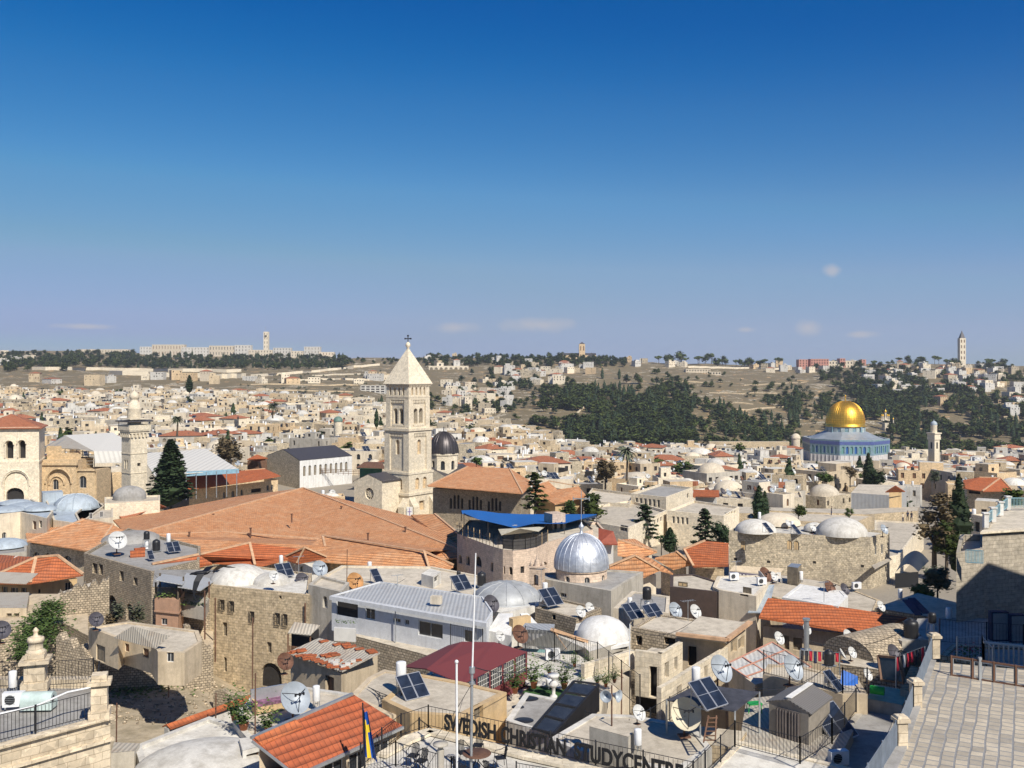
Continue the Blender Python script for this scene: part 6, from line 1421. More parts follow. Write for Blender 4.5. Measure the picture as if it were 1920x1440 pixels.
tank(779,1096,22,'b','black tank with white box on the beige roof, centre left'); tank(275,1030,34,'s','black tank on a steel stand on the ruined house roof', 21.4); tank(293,1033,22,'b','squat black tank beside the solar panels on the ruined house', 21.4); tank(316,1022,22,'w','white tank behind the solar panels on the ruined house roof', 21.5); solar(328,1036,'blue solar panels on the ruined house roof, upper left', 21.3, .95); solar(285,1050,'dark leaning collector by the brick pile on the ruined house', 21.3, .8, 1)
solar(872,1108,'solar panels at the foot of the tall mast, centre', 18.8, 1.0); tank(903,1098,26,'b','black tank just right of the tall mast', 19.2); tank(860,1094,24,'s','black tank on stand under the tile eave, centre', 19.6)
dish(920,1133,33,'d','dark purple grey dish on the right end of the blue house roof'); dish(180,1162,27,'d','dark dish on the plaster block corner at left', 19.4); dish(32,1049,13,'w','small white dish on the grey roof at the far left edge', 22)
dish(2,1182,34,'d','dark dish cut by the left edge of the photo', 19)
r = thing('brick_pile', G(260,1045,21.4), 'stack of orange bricks on the ruined house roof', 'brick pile'); m = MB().m('tile_new'); m.box(G(258,1044,21.5)+v(0,0,.35), (1.6,.8,.7), .4); m.box(G(262,1042,21.5)+v(0,0,.8), (1.2,.6,.2), .5); m.build('bricks', r)
def burgundy():
 r = thing('burgundy_tent', G(870,1290,18.5), 'burgundy fabric awning with clear gridded side panels in the centre', 'awning'); cl, t, b = nmat('burgundy_cloth'); b.inputs['Base Color'].default_value = (.15,.03,.033,1); b.inputs['Roughness'].default_value = .85
 m = MB().m(cl); D = 16.9; E1, E2, R1, R2, W1, W2 = G(753,1254,D), G(868,1278,D), G(800,1253,D-.9), G(867,1202,D-.9), G(768,1246,D), G(925,1205,D-.9)
 a, b_, c_, d_, e_, f_ = G(757,1250,17.3), G(868,1282,17.2), G(987,1222,17.2), G(928,1204,16.7), G(866,1203,16.6), G(800,1254,16.6)
 m.slab([a, f_, e_, G(840,1210,17.4)], .05); m.slab([f_, b_, c_, d_, e_], .05); m.build('cloth', r)
 for i in range(5):
  u0, u1 = i/5+.01, (i+1)/5-.02; p, q = b_+(c_-b_)*u0, b_+(c_-b_)*u1; h = v(0,0,-1.15); g = MB().m('glass'); g.poly([p+v(0,0,-.08), q+v(0,0,-.08), q+h, p+h]); g.m('frame')
  for k in range(1, 6): x = p+(q-p)*k/6+v(0,-.03,0); g.bar(x+v(0,0,-.1), x+h, .022)
  for k in range(1, 4): g.bar(p+v(0,-.03,-.08-k*.28), q+v(0,-.03,-.08-k*.28), .022)
  g.build('side_panel', r)
 m = MB().m(cl); 
 for i in range(6): p = b_+(c_-b_)*i/5; m.bar(p, p+v(0,0,-2.1), .1)
 p, q = b_, c_; m.poly([p+v(0,.02,-1.15), q+v(0,.02,-1.15), q+v(0,.02,-2.1), p+v(0,.02,-2.1)]); m.build('valance', r)
 g = MB().m('glass'); g.poly([f_+v(.2,-.05,-.7), a+v(0,0,-.35), a+v(0,0,-1.3), b_+v(0,0,-1.2), b_+v(0,0,-.2)]); g.m('frame')
 for k in range(9): x = a+(b_-a)*k/9+v(0,-.03,0); g.bar(x+v(0,0,-.5), x+v(0,0,-1.25), .022)
 g.build('end_panel', r); foot([a, b_, c_, d_])
burgundy()
bld('terrace_floor_block', 'pale roof terrace floor under the burgundy awning and roof garden', 'building', [(745,1300),(850,1345),(1090,1330),(1180,1270),(1060,1205),(860,1225)], 19.2, GW, 'cream', 'roofc', .1)
bld('tan_flat_house', 'tan plaster roof house with ochre side wall and one shutter window, centre bottom', 'house', [(716,1312),(770,1337),(862,1343),(950,1298),(866,1278),(780,1262)], 16.2, GW, 'ochre', 'roofc', .06, winmat='shutter', ops=[(2,889,1324,906,1350)])
bld('tan_flat_house', 'uneven tan roof edge between the patched hut and the orange roof', 'house', [(655,1305),(730,1342),(770,1336),(800,1268),(720,1255),(690,1270)], 16.6, GW, 'tan', 'roofc', .06)
tank(752,1292,52,'w','large white tank beside the burgundy awning', 16.4, 1.1); put('solar_2', 784, 1312, 16.3, .72, None, 'large two panel solar collector in front of the white tank, centre', GS)
r = thing('roof_cables', G(700,1300,16.5), 'loose black cables lying over the tan roof left of the solar collector', 'cables'); m = MB().m('iron')
for k in range(5): m.tube([G(690+k*7,1288+k*4,16.5), G(715,1300+k*5,16.4), G(745,1300-k*3+10,16.3), G(762,1296,16.2)], .022, 4)
m.build('cable', r)
def orange_roof():
 r = thing('orange_roof_house', G(600,1440,19), 'bright orange single pitch roof house with glazed wall at the bottom', 'house'); a, b_, c_, d_ = G(473,1385,14.9), G(663,1302,14.6), G(754,1360,16.0), G(556,1450,16.2)
 m = MB().m(MATS['roof_membrane'] if 'roof_membrane' in MATS else tiles('smooth_orange_tiles', (.36,.088,.03), (.32,.077,.026), (.27,.085,.04), amt=.6, cm=(.24,.06,.022))); m.slab([a, b_, c_, d_], .12); m.build('roof', r)
 m = MB().m('steel'); m.bar(a+v(-.05,0,.03), b_+v(-.05,0,.03), .14, .1); m.bar(d_+v(.05,-.05,-.08), c_+v(.05,-.05,-.08), .12); m.bar(a+v(0,-.05,-.08), d_+v(0,-.05,-.08), .08); m.build('gutter', r)
 m = MB().m('tile_new'); m.slab([a+v(.1,0,.06), a+(b_-a)*.38+v(.1,0,.06), a+(b_-a)*.38+(d_-a)*.22+v(0,0,.06), a+(d_-a)*.22+v(0,0,.06)], .05); m.build('old_tiles', r)
 m = MB().m('tan'); A, B = d_+v(-.25,.2,0), c_+v(-.25,.1,0); L_ = np.linalg.norm((B-A)[:2]); z1 = ZC-16.15; w = Multi(); ops = [(L_*(.06+.23*k), L_*(.06+.23*k)+1.05, z1-1.5, z1-.35, 0) for k in range(4)]
 wall(m, A, B, ZC-GW, z1, ops, .12)
 for o in ops: pane(w, A, B, *o[:4], .1, 'glass', 'frame', 1)
 a2, b2 = a+v(.25,.15,0), b_+v(.1,-.2,0); wall(m, B, b2, ZC-GW, ZC-16.0); wall(m, b2, a2, ZC-GW, ZC-15.3); wall(m, a2, A, ZC-GW, ZC-16.2); m.build('wall', r); w.build('window', r); foot([a,b_,c_,d_])
orange_roof()
def flagpoles():
 r = thing('flagpole', G(684,1440,16), 'blue and yellow flag hanging limp on a dark pole at the bottom', 'flag'); p = P(682,1470,39.5); m = MB().m('iron'); m.bar(P(684,1470,39.5), P(680,1318,39.5), .05); m.build('pole', r)
 fb, t, b = nmat('flag_blue'); b.inputs['Base Color'].default_value = (.01,.07,.33,1); fy, t, b2 = nmat('flag_yellow'); b2.inputs['Base Color'].default_value = (.75,.52,.03,1)
 m = MB(); W_, H_ = 9, 18
 def q(i, j): u, w_1 = i/W_, j/H_; px = 680+u*(9+w_1*16)+w_1*4*u; return P(px, 1330+w_1*84+u*(6+8*w_1), 39.5)+v(0, .12*sin(u*9+w_1*2)-.02, 0)
 for i in range(W_):
  for j in range(H_):
   m.m(fy if (j in (5,6,7) and i < 7) or (i in (3,4) and j > 2) else fb); m.poly([q(i,j), q(i,j+1), q(i+1,j+1), q(i+1,j)])
 m.build('flag_cloth', r)
 r = thing('white_flagpole', G(856,1475,16.5), 'bare white flagpole at the bottom centre', 'flagpole'); m = MB().m('tankw'); a, b_ = P(857,1480,38.5), P(856,1243,38.5); m.tube([a, b_], .046, 8); m.lathe(b_, [(.001,-.02),(.07,0),(.08,.06),(.05,.11),(.001,.13)], 10); m.build('pole', r)
 r = thing('tall_mast', G(885,1475,16.5), 'tall slim steel mast with thinner pale upper pole, bottom centre', 'mast'); m = MB().m('steel'); m.tube([P(883,1480,40), P(885,1252,40)], .06, 8); m.build('lower_pole', r); m = MB().m('tankw'); m.tube([P(885,1275,40), P(892,1037,40)], [.042,.026], 8); m.build('upper_pole', r); m = MB().m('steel'); m.cyl(P(885,1262,40), .12, .25, 8); m.cyl(P(885,1283,40), .12, .1, 8); m.build('clamp', r)
 m = MB().m('iron'); c = thing('mast_cables', P(885,1285,40), 'thin cables hanging from the mast clamp', 'cables'); m.tube([P(884,1283,40), P(868,1310,40), P(858,1345,39.5), P(800,1440,39)], .012, 4); m.tube([P(884,1283,40), P(850,1340,40), P(770,1440,39)], .012, 4); m.build('wires', c)
flagpoles()

def odds():
 for i, (px, pb, pt, Y, lb) in enumerate(((473,1330,1158,52,'tall thin rusty pole before the great stone house'),(404,1385,1300,50,'thin rusty pole standing on the orange coping'),(218,1402,1318,49,'short rusty pole right of the bottom left pier'),(478,1400,1262,45,'thin rusty pole beside the potted shrubs'),(316,1300,1268,70,'leaning rusty post in the sandy yard'),(650,1100,1030,88,'thin aerial pole behind the beige roof'),(1180,1240,1170,60,'pale thin pipe at the right edge of the white dome'),(1165,1330,1255,48,'curved topped fence pole left of the loudspeakers'))):
  r = thing('thin_pole', P(px, pb, Y), lb, 'pole'); m = MB().m('rust' if i != 6 else 'tankw'); m.tube([P(px, pb, Y)-v(0,0,.3), P(px+1, pt, Y)], .035, 5); m.build('shaft', r)
 m = MB().m('tile_new'); rr = thing('roof_vents', G(545,975,23.6), 'small metal vents and pipes on the huge orange tile roof', 'vents'); q = MB().m('iron')
 for px, py, D in ((547,975,23.9),(690,1012,25.2),(400,975,24.2),(355,1010,25),(470,1002,25),(640,960,24.2),(760,1000,25.3)): c = G(px, py, D); v_ = MB().m('rust'); v_.cyl(c-v(0,0,.4), .13, 1.3, 8); v_.cyl(c+v(0,0,.9), .22, .12, 8); v_.build('vent', rr)
 for i, (a, b_, sag, lb) in enumerate(((P(885,1250,40), P(1076,1200,57), .9, 'cable sagging from the tall mast to the white dome'), (P(640,1115,78), P(760,1085,84), .5, 'black cable loops over the beige roof'), (P(1180,1180,60), P(1305,1160,66), .7, 'cable from the white dome to the white dish'), (P(283,1072,90), P(395,1110,86), .8, 'cable strung between the ruined and the great stone house'), (P(1513,1200,62), P(1700,1180,60), .7, 'cable over the rough vault at right'), (P(1413,1290,47), P(1560,1240,55), .6, 'cable drooping above the storage shed'))):
  r = thing('roof_cable', a, lb, 'cable'); m = MB().m('iron'); m.tube([a+(b_-a)*k/10-v(0,0,sag*4*(k/10)*(1-k/10)) for k in range(11)], .018, 4); m.build('wire', r)
 for i, (px, py, D, h, lb) in enumerate(((560,1075,19.2,1.6,'comb shaped aerial on the stone house roof'),(745,1112,18.6,1.5,'comb shaped aerial on the blue house roof'),(1015,1100,20.6,1.7,'comb shaped aerial beside the bell cote'),(1380,1085,19.4,1.6,'comb shaped aerial on the grey white house'),(1290,1165,18.2,1.5,'comb shaped aerial behind the brown edged roof'),(1545,1130,19.2,1.7,'comb shaped aerial above the long orange roof'))):
  c = G(px, py, D); r = thing('roof_aerial', c, lb, 'aerial'); m = MB().m('steel'); m.bar(c, c+v(0,0,h), .04); m.bar(c+v(-.45,-.2,h), c+v(.45,.2,h), .03)
  for k in range(6): p = c+v(-.45+.18*k, -.2+.08*k, h); m.bar(p+v(.1,-.25,0), p-v(.1,-.25,0), .02)
  m.build('aerial', r)
odds()

def ruins_left():
 rng = random.Random(17)
 def jag(name, label, A, B, ztop, zlo, n, mat='stone_rough', th=.6, amp=.6):
  r = thing(name, A, label, 'wall'); m = MB().m(mat); t_ = nrm(v(B[0]-A[0], B[1]-A[1], 0)); n_ = v(t_[1], -t_[0], 0)*-th; U = lambda p, z: v(p[0], p[1], z)
  zs = [ztop[0]+(ztop[1]-ztop[0])*k/n+rng.uniform(-amp, amp*.4) for k in range(n+1)]
  for k in range(n):
   a, b_ = A+(B-A)*k/n, A+(B-A)*(k+1)/n; a2, b2 = a+n_, b_+n_; z0, z1 = zs[k], zs[k+1]
   m.poly([U(a,zlo), U(b_,zlo), U(b_,z1), U(a,z0)]); m.poly([U(a,z0), U(b_,z1), U(b2,z1), U(a2,z0)]); m.poly([U(b2,zlo), U(a2,zlo), U(a2,z0), U(b2,z1)])
  m.poly([U(A,zlo), U(A,zs[0]), U(A+n_,zs[0]), U(A+n_,zlo)]); m.poly([U(B,zlo), U(B+n_,zlo), U(B+n_,zs[-1]), U(B,zs[-1])]); m.build('masonry', r)
 Z = lambda py, Y: zed(py, Y)
 jag('broken_wall', 'broken stone wall stub stepping down between the oriel and the great stone house', P(345,0,80)+v(0,0,0), P(396,0,81), (Z(1170,80), Z(1205,81)), Z(1330,80), 9)
 jag('broken_wall', 'ragged stone wall edge above the tall open arch at left', P(112,0,86.5), P(205,0,88), (Z(1112,86), Z(1085,88)), Z(1260,86), 14, th=1.0)
 jag('broken_wall', 'low crumbled garden wall at the foot of the great stone house', P(400,0,77), P(520,0,74), (Z(1292,77), Z(1318,74)), Z(1380,75), 16, amp=.3)
 jag('broken_wall', 'lower ruined wall with weeds left of the overhanging plaster block', P(105,0,76), P(172,0,74), (Z(1188,76), Z(1225,74)), Z(1420,74), 10)
 jag('broken_wall', 'earth and stone bank edge beneath the yellow plaster house', P(55,0,90), P(158,0,91), (Z(1138,90), Z(1122,91)), Z(1240,90), 12, 'stone_warm', .8, .35)
 def tube_rail(name, label, A, B, h, n):
  r = thing(name, A, label, 'balcony'); m = MB().m('greyp'); m.prism([A-v(0,.1,0), B-v(0,.1,0), B+v(0,1.6,0), A+v(0,1.6,0)], A[2]-.2, A[2]); m.build('floor', r); m = MB().m('iron'); m.bar(A+v(0,0,h), B+v(0,0,h), .05)
  for k in range(n+1): p = A+(B-A)*k/n; m.bar(p, p+v(0,0,h), .03)
  m.build('bars', r); m = MB().m('metal_old'); m.slab([A+v(0,-.5,2.4), B+v(0,-.5,2.4), B+v(0,1.8,2.9), A+v(0,1.8,2.9)], .06); m.build('awning', r)
 tube_rail('iron_balcony', 'shaded iron balcony with sheet awning on the yellow plaster house at the left edge', P(-30,1136,93), P(54,1140,92), 1.0, 26)
 for i, (px, py, w_, h_, Y, lb) in enumerate(((405,1120,.4,5.5,84,'rusty drainpipe left on the great stone house'),(573,1130,.3,6.5,83.5,'drainpipe at the right corner of the great stone house'))):
  r = thing('drainpipe', P(px, py, Y), lb, 'pipe'); m = MB().m('rust'); c = P(px, py, Y); m.cyl(c-v(0,.2,h_), .07, h_, 6); m.build('pipe', r)
 for i, (x, y, w_, h_) in enumerate(((411,1125,10,20),(429,1128,10,20),(468,1147,9,20),(515,1150,10,22),(530,1152,9,22))):
  A, B = G(389,1096,19.2), G(580,1116,19.2); t_ = nrm(B-A); n_ = v(t_[1], -t_[0], 0); k = (x+w_/2-CX)/F; u = (k*A[1]-A[0])/(t_[0]-k*t_[1]); Yc = A[1]+t_[1]*u; c = v(*(A+t_*u)[:2], zed(y+h_/2, Yc))+n_*.12; r = thing('window_grille', c, ('first','second','middle','fourth','fifth')[i]+' iron window grille from the left on the great stone house', 'grille'); m = MB().m('iron'); hw, hh = w_/2*Yc/F+.05, h_/2*Yc/F+.05
  for q in (-1,-.5,0,.5,1): m.bar(c+t_*hw*q-v(0,0,hh), c+t_*hw*q+v(0,0,hh), .025)
  for q in (-1,-.33,.33,1): m.bar(c-t_*hw+v(0,0,hh*q), c+t_*hw+v(0,0,hh*q), .025)
  m.build('bars', r)
ruins_left()
# ================================================================ foreground: lettered terrace and centre
def sign_terrace():
 r = bld('study_centre_terrace', 'white paved roof terrace with raised borders and lettered railing, bottom centre', 'building', [(674,1442),(755,1380),(803,1364),(1300,1476),(1340,1640),(700,1640)], 16.6, GW, 'stone_pale', 'roofw', .05, pw=.1)
 m = MB().m('stone_pale'); zf = ZC-16.6
 def border(pts, w, h):
  q = [G(*p, 16.6) for p in pts]
  for a, b_ in zip(q, q[1:]): m.bar(a+v(0,0,h/2), b_+v(0,0,h/2), w, h)
 border([(765,1392),(806,1374),(985,1420)], .55, .14); border([(985,1420),(1290,1486)], .55, .14); border([(715,1420),(765,1392)], .5, .14)
 m.build('raised_border', r)
 a, b_ = G(803,1364,16.55), G(1300,1476,16.55)
 rail('lettered_railing', 'black iron railing carrying the big lettered sign, bottom centre', [G(752,1381,16.55), a, b_], 1.0, .2)
 rail('terrace_railing', 'black iron railing left of the lettered sign, above the orange roof corner', [G(676,1440,16.55), G(752,1381,16.55)], 1.0)
 rail('terrace_railing', 'near black railing in front of the terrace chairs at the bottom', [G(684,1452,16.4), G(742,1437,16.4), G(846,1468,16.4), G(900,1500,16.4)], 1.0)
 rail('terrace_railing', 'short railing at the bottom right of the round metal table', [G(968,1478,16.4), G(1090,1500,16.4)], 1.0)
 d = nrm(b_-a); L_ = np.linalg.norm(b_-a); ang = atan2(d[1], d[0]); s = thing('lettering_sign', a+v(0,0,.3), 'large black capital letters spelling three words along the terrace railing', 'sign')
 s['_o'] = [float(x) for x in (a+v(0,0,.3))]
 def u_of(px): k = (px-CX)/F; return (k*a[1]-a[0])/(d[0]-k*d[1])
 def word(txt, x0, x1):
  u0, u1 = u_of(x0), u_of(x1); n = len(txt); c = bpy.data.curves.new('letter', 'FONT'); c.body = txt; c.extrude = .03; c.offset = .024; c.size = .86
  o = bpy.data.objects.new('letter', c); C.objects.link(o); dg = bpy.context.evaluated_depsgraph_get(); me = bpy.data.meshes.new_from_object(o.evaluated_get(dg)); w = max(x.co.x for x in me.vertices)-min(x.co.x for x in me.vertices); bpy.data.objects.remove(o)
  tx = (u1-u0)/w; mn = min(x.co.x for x in me.vertices); nn = v(d[1], -d[0], 0)
  import bmesh
  bm = bmesh.new(); bm.from_mesh(me); bm.verts.ensure_lookup_table(); seen = {}; isl = []
  for vt in bm.verts:
   if vt in seen: continue
   st = [vt]; seen[vt] = len(isl); g_ = []
   while st:
    x = st.pop(); g_.append(x)
    for e in x.link_edges:
     y = e.other_vert(x)
     if y not in seen: seen[y] = len(isl); st.append(y)
   isl.append(g_)
  for g_ in isl:
   ids = {x: i for i, x in enumerate(g_)}; mm = bpy.data.meshes.new('letter'); co = []
   for x in g_:
    u = u0+(x.co.x-mn)*tx; p = a+d*u+nn*(.12+x.co.z)+v(0,0,.16+x.co.y*1.12)-a-v(0,0,.3); co.append(tuple(p))
   mm.from_pydata(co, [], [tuple(ids[q] for q in f.verts) for f in bm.faces if f.verts[0] in ids]); mm.materials.append(simple('letter_black', (.006,.006,.007), .8)); oo = bpy.data.objects.new('letter', mm); C.objects.link(oo); oo.parent = s
  bm.free()
 word('SWEDISH', 836, 932); word('CHRISTIAN', 942, 1063); word('STUDYCENTRE', 1079, 1283)
 t_ = thing('round_table', G(894,1446,16.55), 'dark round metal garden table between the flagpole and the chairs', 'table'); c = G(894,1446,16.55); m = MB().m('rust'); m.lathe(c+v(0,0,.72), [(.001,0),(.58,0),(.6,.02),(.58,.04),(.001,.04)], 28); m.build('tabletop', t_)
 for k in range(4): l = MB().m('iron'); x = k*pi/2+.5; l.tube([c+v(cos(x)*.12,sin(x)*.12,.72), c+v(cos(x)*.08,sin(x)*.08,.4), c+v(cos(x)*.42,sin(x)*.42,0)], .02, 5); l.build('leg', t_)
 G_ = 'black metal garden chairs on the terrace'
 for px, py, rz, lb in ((868,1430,.4,'black metal chair behind left of the round table'),(896,1416,-.2,'black metal chair directly behind the round table'),(938,1440,-1.3,'black metal chair at the right of the round table'),(790,1446,-.5,'black metal chair in the pair left of the chimney, right one'),(775,1436,-.3,'black metal chair in the pair left of the chimney, left one'),(918,1462,2.6,'black metal chair in front of the round table, cut by the frame'),(862,1460,1.4,'black metal chair between the chimney and the white flagpole')):
  put('chair', px, py, 16.55, 1.0, rz, lb, G_)
 r = thing('round_chimney', G(826,1480,16.5), 'round concrete chimney with flat cap between the terrace chairs', 'chimney'); m = MB().m('greyp'); c = P(826,1490,38.2); m.cyl(c, .14, 1.75, 14); m.lathe(c+v(0,0,1.75), [(.14,0),(.1,.06),(.1,.12),(.3,.2),(.3,.26),(.001,.3)], 16); m.build('shaft', r)
sign_terrace()
r = thing('loudspeaker_mast', G(1146,1440,16.5), 'mast with two grey horn loudspeakers above the lettered sign', 'loudspeaker'); m = MB().m('rust'); pt = P(1147,1285,42); m.tube([P(1147,1470,42), pt], .035, 6); m.build('mast', r)
for dx, az in ((-.22,-.35),(.2,.9)):
 m = MB().m('dishg'); c = P(1147,1304,42)+v(dx,0,0); d = v(sin(az), -cos(az), 0); ex = v(-d[1], d[0], 0)*-1; vs_ = []; K = 18
 for (q, l) in ((.04,-.3),(.06,-.2),(.13,-.02),(.26,.14),(.27,.14),(.12,-.02),(.03,-.1)):
  for k in range(K): a = 2*pi*k/K; vs_.append(c+d*l+ex*cos(a)*q+v(0,0,1)*sin(a)*q)
 m.mesh_data(vs_, [(j*K+k, j*K+(k+1) % K, (j+1)*K+(k+1) % K, (j+1)*K+k) for j in range(6) for k in range(K)]); m.build('horn', r)
bld('tan_slab_roof', 'grey tan slab roof with three black pans between the lettering and the glass roof', 'building', [(948,1350),(985,1298),(1056,1312),(1085,1330),(1030,1378)], 17.0, GW, 'white', 'roofg', .05)
for px, py, w, lb in ((991,1310,.8,'large dark oval patch at the back of the slab roof'),(971,1326,.5,'small dark stain in the middle of the slab roof'),(982,1351,.75,'dark oval patch at the front of the slab roof')):
 r = thing('tar_patch', G(px,py,17.05), lb, 'patch'); m = MB().m('tankb'); m.lathe(G(px,py,17.05)+v(0,0,.005), [(.001,.03),(w*.5,.03),(w*.55,0)], 18, sx=1.2, sy=1.0); m.build('patch', r)
r = thing('glazed_roof', G(1040,1370,17), 'black framed sloping glass roof beside the slab roof', 'glass roof'); a, b_, c_, d_ = G(1000,1366,16.7), G(1076,1278,16.3), G(1122,1284,16.5), G(1036,1378,16.9)
for k in range(4):
 g = MB().m('glass'); p0, p1, q0, q1 = [x+(y-x)*t_ for x, y, t_ in ((a,b_,k/4),(a,b_,(k+1)/4-.02),(d_,c_,k/4),(d_,c_,(k+1)/4-.02))]; g.slab([p0, p1, q1, q0], .04); g.build('glass_pane', r)
m = MB().m('iron'); 
for k in range(5): m.bar(a+(b_-a)*k/4+v(0,0,.03), d_+(c_-d_)*k/4+v(0,0,.03), .09)
for x, y in ((a,b_),(d_,c_)): m.bar(x, y, .12)
m.bar(d_, d_-v(0,0,1.2), .1); m.bar(c_, c_-v(0,0,1.4), .1); m.poly([d_, c_, c_-v(0,0,1.4), d_-v(0,0,1.2)]); m.build('frame', r)
r = thing('garden_lawn', G(1025,1300,18.9), 'green artificial lawn strip on the roof garden', 'lawn'); m = MB().m(simple('lawn_green', (.035,.10,.02), .95, 0, .5, 8)); m.slab([G(980,1298,18.95), G(1070,1318,18.95), G(1085,1298,18.95), G(1000,1284,18.95)], .05); m.build('lawn', r)
r = thing('paved_garden', G(1040,1240,18.8), 'white paved roof garden floor behind the fence', 'terrace'); m = MB().m('roofw'); m.slab([G(985,1282,18.9), G(1095,1296,18.9), G(1135,1262,18.9), G(1085,1228,18.9), G(988,1222,18.9)], .08); m.build('paving', r)
for px, py, s_, lb in ((1001,1290,1.8,'tall conical potted shrub left on the roof garden'),(966,1300,1.6,'bushy shrub beside the burgundy awning panels'),(1058,1292,1.7,'silvery olive shrub right of the white urn'),(1030,1266,.9,'small potted plant at the middle of the roof garden'),(1077,1250,.9,'small plant pot by the roof garden wall'),(1102,1258,1.1,'orange pot with plant near the right garden fence'),(1136,1288,1.0,'potted plant on the right ledge of the garden'),(1152,1280,1.0,'rightmost potted plant on the garden ledge'),(1120,1284,.8,'small pot on the ledge left of the loudspeakers'),(1088,1290,.8,'plant pot behind the glass roof edge')):
 put('plant', px, py, 18.7, s_*.72, 0, lb, 'potted plants')
r = thing('garden_urn', G(1038,1308,18.9), 'white classical garden urn statue on the lawn', 'urn'); m = MB().m('whiter'); m.lathe(G(1038,1308,18.9), [(.001,0),(.22,0),(.22,.1),(.1,.2),(.1,.55),(.2,.65),(.3,.8),(.12,.95),(.1,1.05),(.3,1.2),(.34,1.35),(.001,1.3)], 16); m.build('body', r)
ac(1036,1238,'white air conditioner on the roof garden wall', 18.9, 1.1)
tank(1030,1290,18,'w','white barrel tank laid on the garden floor', 18.8, 2.2)
rail('garden_fence', 'tall black iron fence around the roof garden with inward spikes', [G(985,1228,18.9), G(1040,1242,18.9), G(1120,1262,18.9), G(1165,1300,18.9), G(1200,1330,18.9)], 1.9, .17)
rail('garden_fence', 'iron fence between the glass roof and the ruined stone rooms', [G(1098,1380,18.2), G(1180,1398,18.2), G(1290,1330,18.2)], 1.2, .17)
rail('garden_fence', 'thin vertical bars beside the blue house end window', [G(845,1215,19), G(905,1225,19)], 1.6, .17)
tile_roofed('grey_hipped_roof', 'grey ribbed metal hipped roof left of the white dome', [[(980,1210,18.4),(975,1180,17.3),(1036,1182,17.0),(1060,1216,18.5)], [(1036,1182,17.0),(1098,1198,18.0),(1100,1212,18.3),(1060,1216,18.5)], [(975,1180,17.3),(1036,1182,17.0),(1040,1170,17.8),(985,1168,18)]],
  [[(1036,1182,17.0),(1060,1216,18.5)],[(1036,1182,17.0),(1100,1204,18.2)]], [(982,1211,18.7),(1060,1217,18.7),(1098,1210,18.5),(1040,1176,18.2),(985,1172,18.2)], 21, m='metal', wm=simple('turquoise_wall', (.25,.45,.45), .8))
r = bld('white_domed_house', 'stone room carrying the brilliant white ribbed dome at centre right', 'house', [(1075,1195),(1105,1222),(1180,1200),(1182,1180),(1120,1160),(1080,1170)], 18.3, 26, 'greyp', 'roofw', 0, ops=[(1,1150,1222,1168,1250,0,'shutter')])
m = MB().m('whiter'); c = G(1129,1196,18.35); dome(m, c, 1.95, 1.5, 8, 7, .2); m.lathe(c-v(0,0,.25), [(2.05,0),(2.05,.22),(1.95,.26)], 8, False, ph=.2); m.build('dome', r)
bld('shallow_domed_house', 'white plastered house base with shallow grey sheet dome, centre', 'house', [(885,1128),(940,1150),(1010,1135),(1010,1108),(900,1105)], 18.9, 27, 'white', 'roofw', .1)
r = thing('grey_sheet_dome', G(950,1120,19), 'shallow pale grey ribbed sheet dome left of the silver dome', 'dome'); m = MB().m(simple('grey_sheet', (.40,.41,.41), .6, .2, .25, 1.2)); c = G(950,1121,18.9); dome(m, c, 2.85, 1.35, 12, 7); m.lathe(c-v(0,0,.1), [(3.0,0),(3.0,.06),(2.8,.12)], 24); 
for k in range(12): a = k*pi/6; m.tube([c+v(cos(a)*2.87*cos(e), sin(a)*2.87*cos(e), 1.37*sin(e)) for e in (0,.35,.7,1.05,1.4)], .03, 4)
m.build('dome_shell', r)
r = thing('white_buttress', G(960,1170,19), 'whitewashed broken masonry ridge below the shallow grey dome', 'ruin'); m = MB().m('whiter'); m.slab([G(915,1182,18.9), G(958,1192,18.9), G(962,1150,18.0), G(935,1150,18.2)], 1.2); m.slab([G(990,1150,18.3), G(1016,1178,19.0), G(998,1185,19.0), G(975,1150,18.3)], .9); m.m('ochre'); m.box(G(975,1168,18.4), (1.6,.5,.9), .6); m.build('masonry', r)
bld('rubble_room', 'rubble stone room with tiny square window left of the white dome', 'house', [(1003,1140),(1080,1160),(1128,1140),(1050,1122)], 18.8, 26, 'stone_rough', 'roofc', .15, ops=[(0,1035,1152,1042,1162,0,'dark')])
tank(1022,1122,30,'w','white tank in front of the silver dome church'); solar(1042,1137,'pair of solar panels before the silver dome church wall', 18.7, 1.05)
dish(974,1190,34,'r','grey and rusty dish behind the burgundy awning', 17.6); dish(937,1193,20,'w','small white dish behind the burgundy awning left of the rusty one'); dish(1088,1147,22,'w','left one of two white dishes touching the white dome'); dish(1105,1140,20,'w','upper right one of two white dishes touching the white dome')
tank(1181,1146,26,'w','white tank right above the brilliant white dome'); tank(1213,1152,52,'s','black tank on a tall steel frame right of the white dome'); solar(1196,1162,'dark solar panel under the tall framed black tank', 18.6, .9); solar(1236,1166,'tilted solar panels between the framed tank and grey dish', 18.6, .95)
dish(1265,1145,30,'g','blue grey dish at the right of the tilted solar panels'); dish(1303,1147,26,'w','silver white dish above the tan brown edged roof')
dish(1197,1337,29,'w','white dish on a pole behind the stone box at the bottom'); tank(1196,1408,42,'w','slim white tank on the stone box, bottom centre right', 15.9); 
bld('stone_roof_box', 'square dark stone box on the roof beside the lettered railing', 'building', [(1105,1362),(1178,1382),(1202,1362),(1130,1345)], 15.3, 17, 'greyp', 'roofc', 0)
bld('concrete_roof_house', 'worn concrete roof with the big cream dish behind the lettered railing', 'house', [(1030,1385),(1080,1405),(1270,1448),(1335,1402),(1300,1360),(1180,1340),(1110,1338)], 16.9, GW, 'white', 'roofc', .06)
dish(1285,1340,58,'y','largest cream coloured dish, on the worn concrete roof', 16.8, .12)
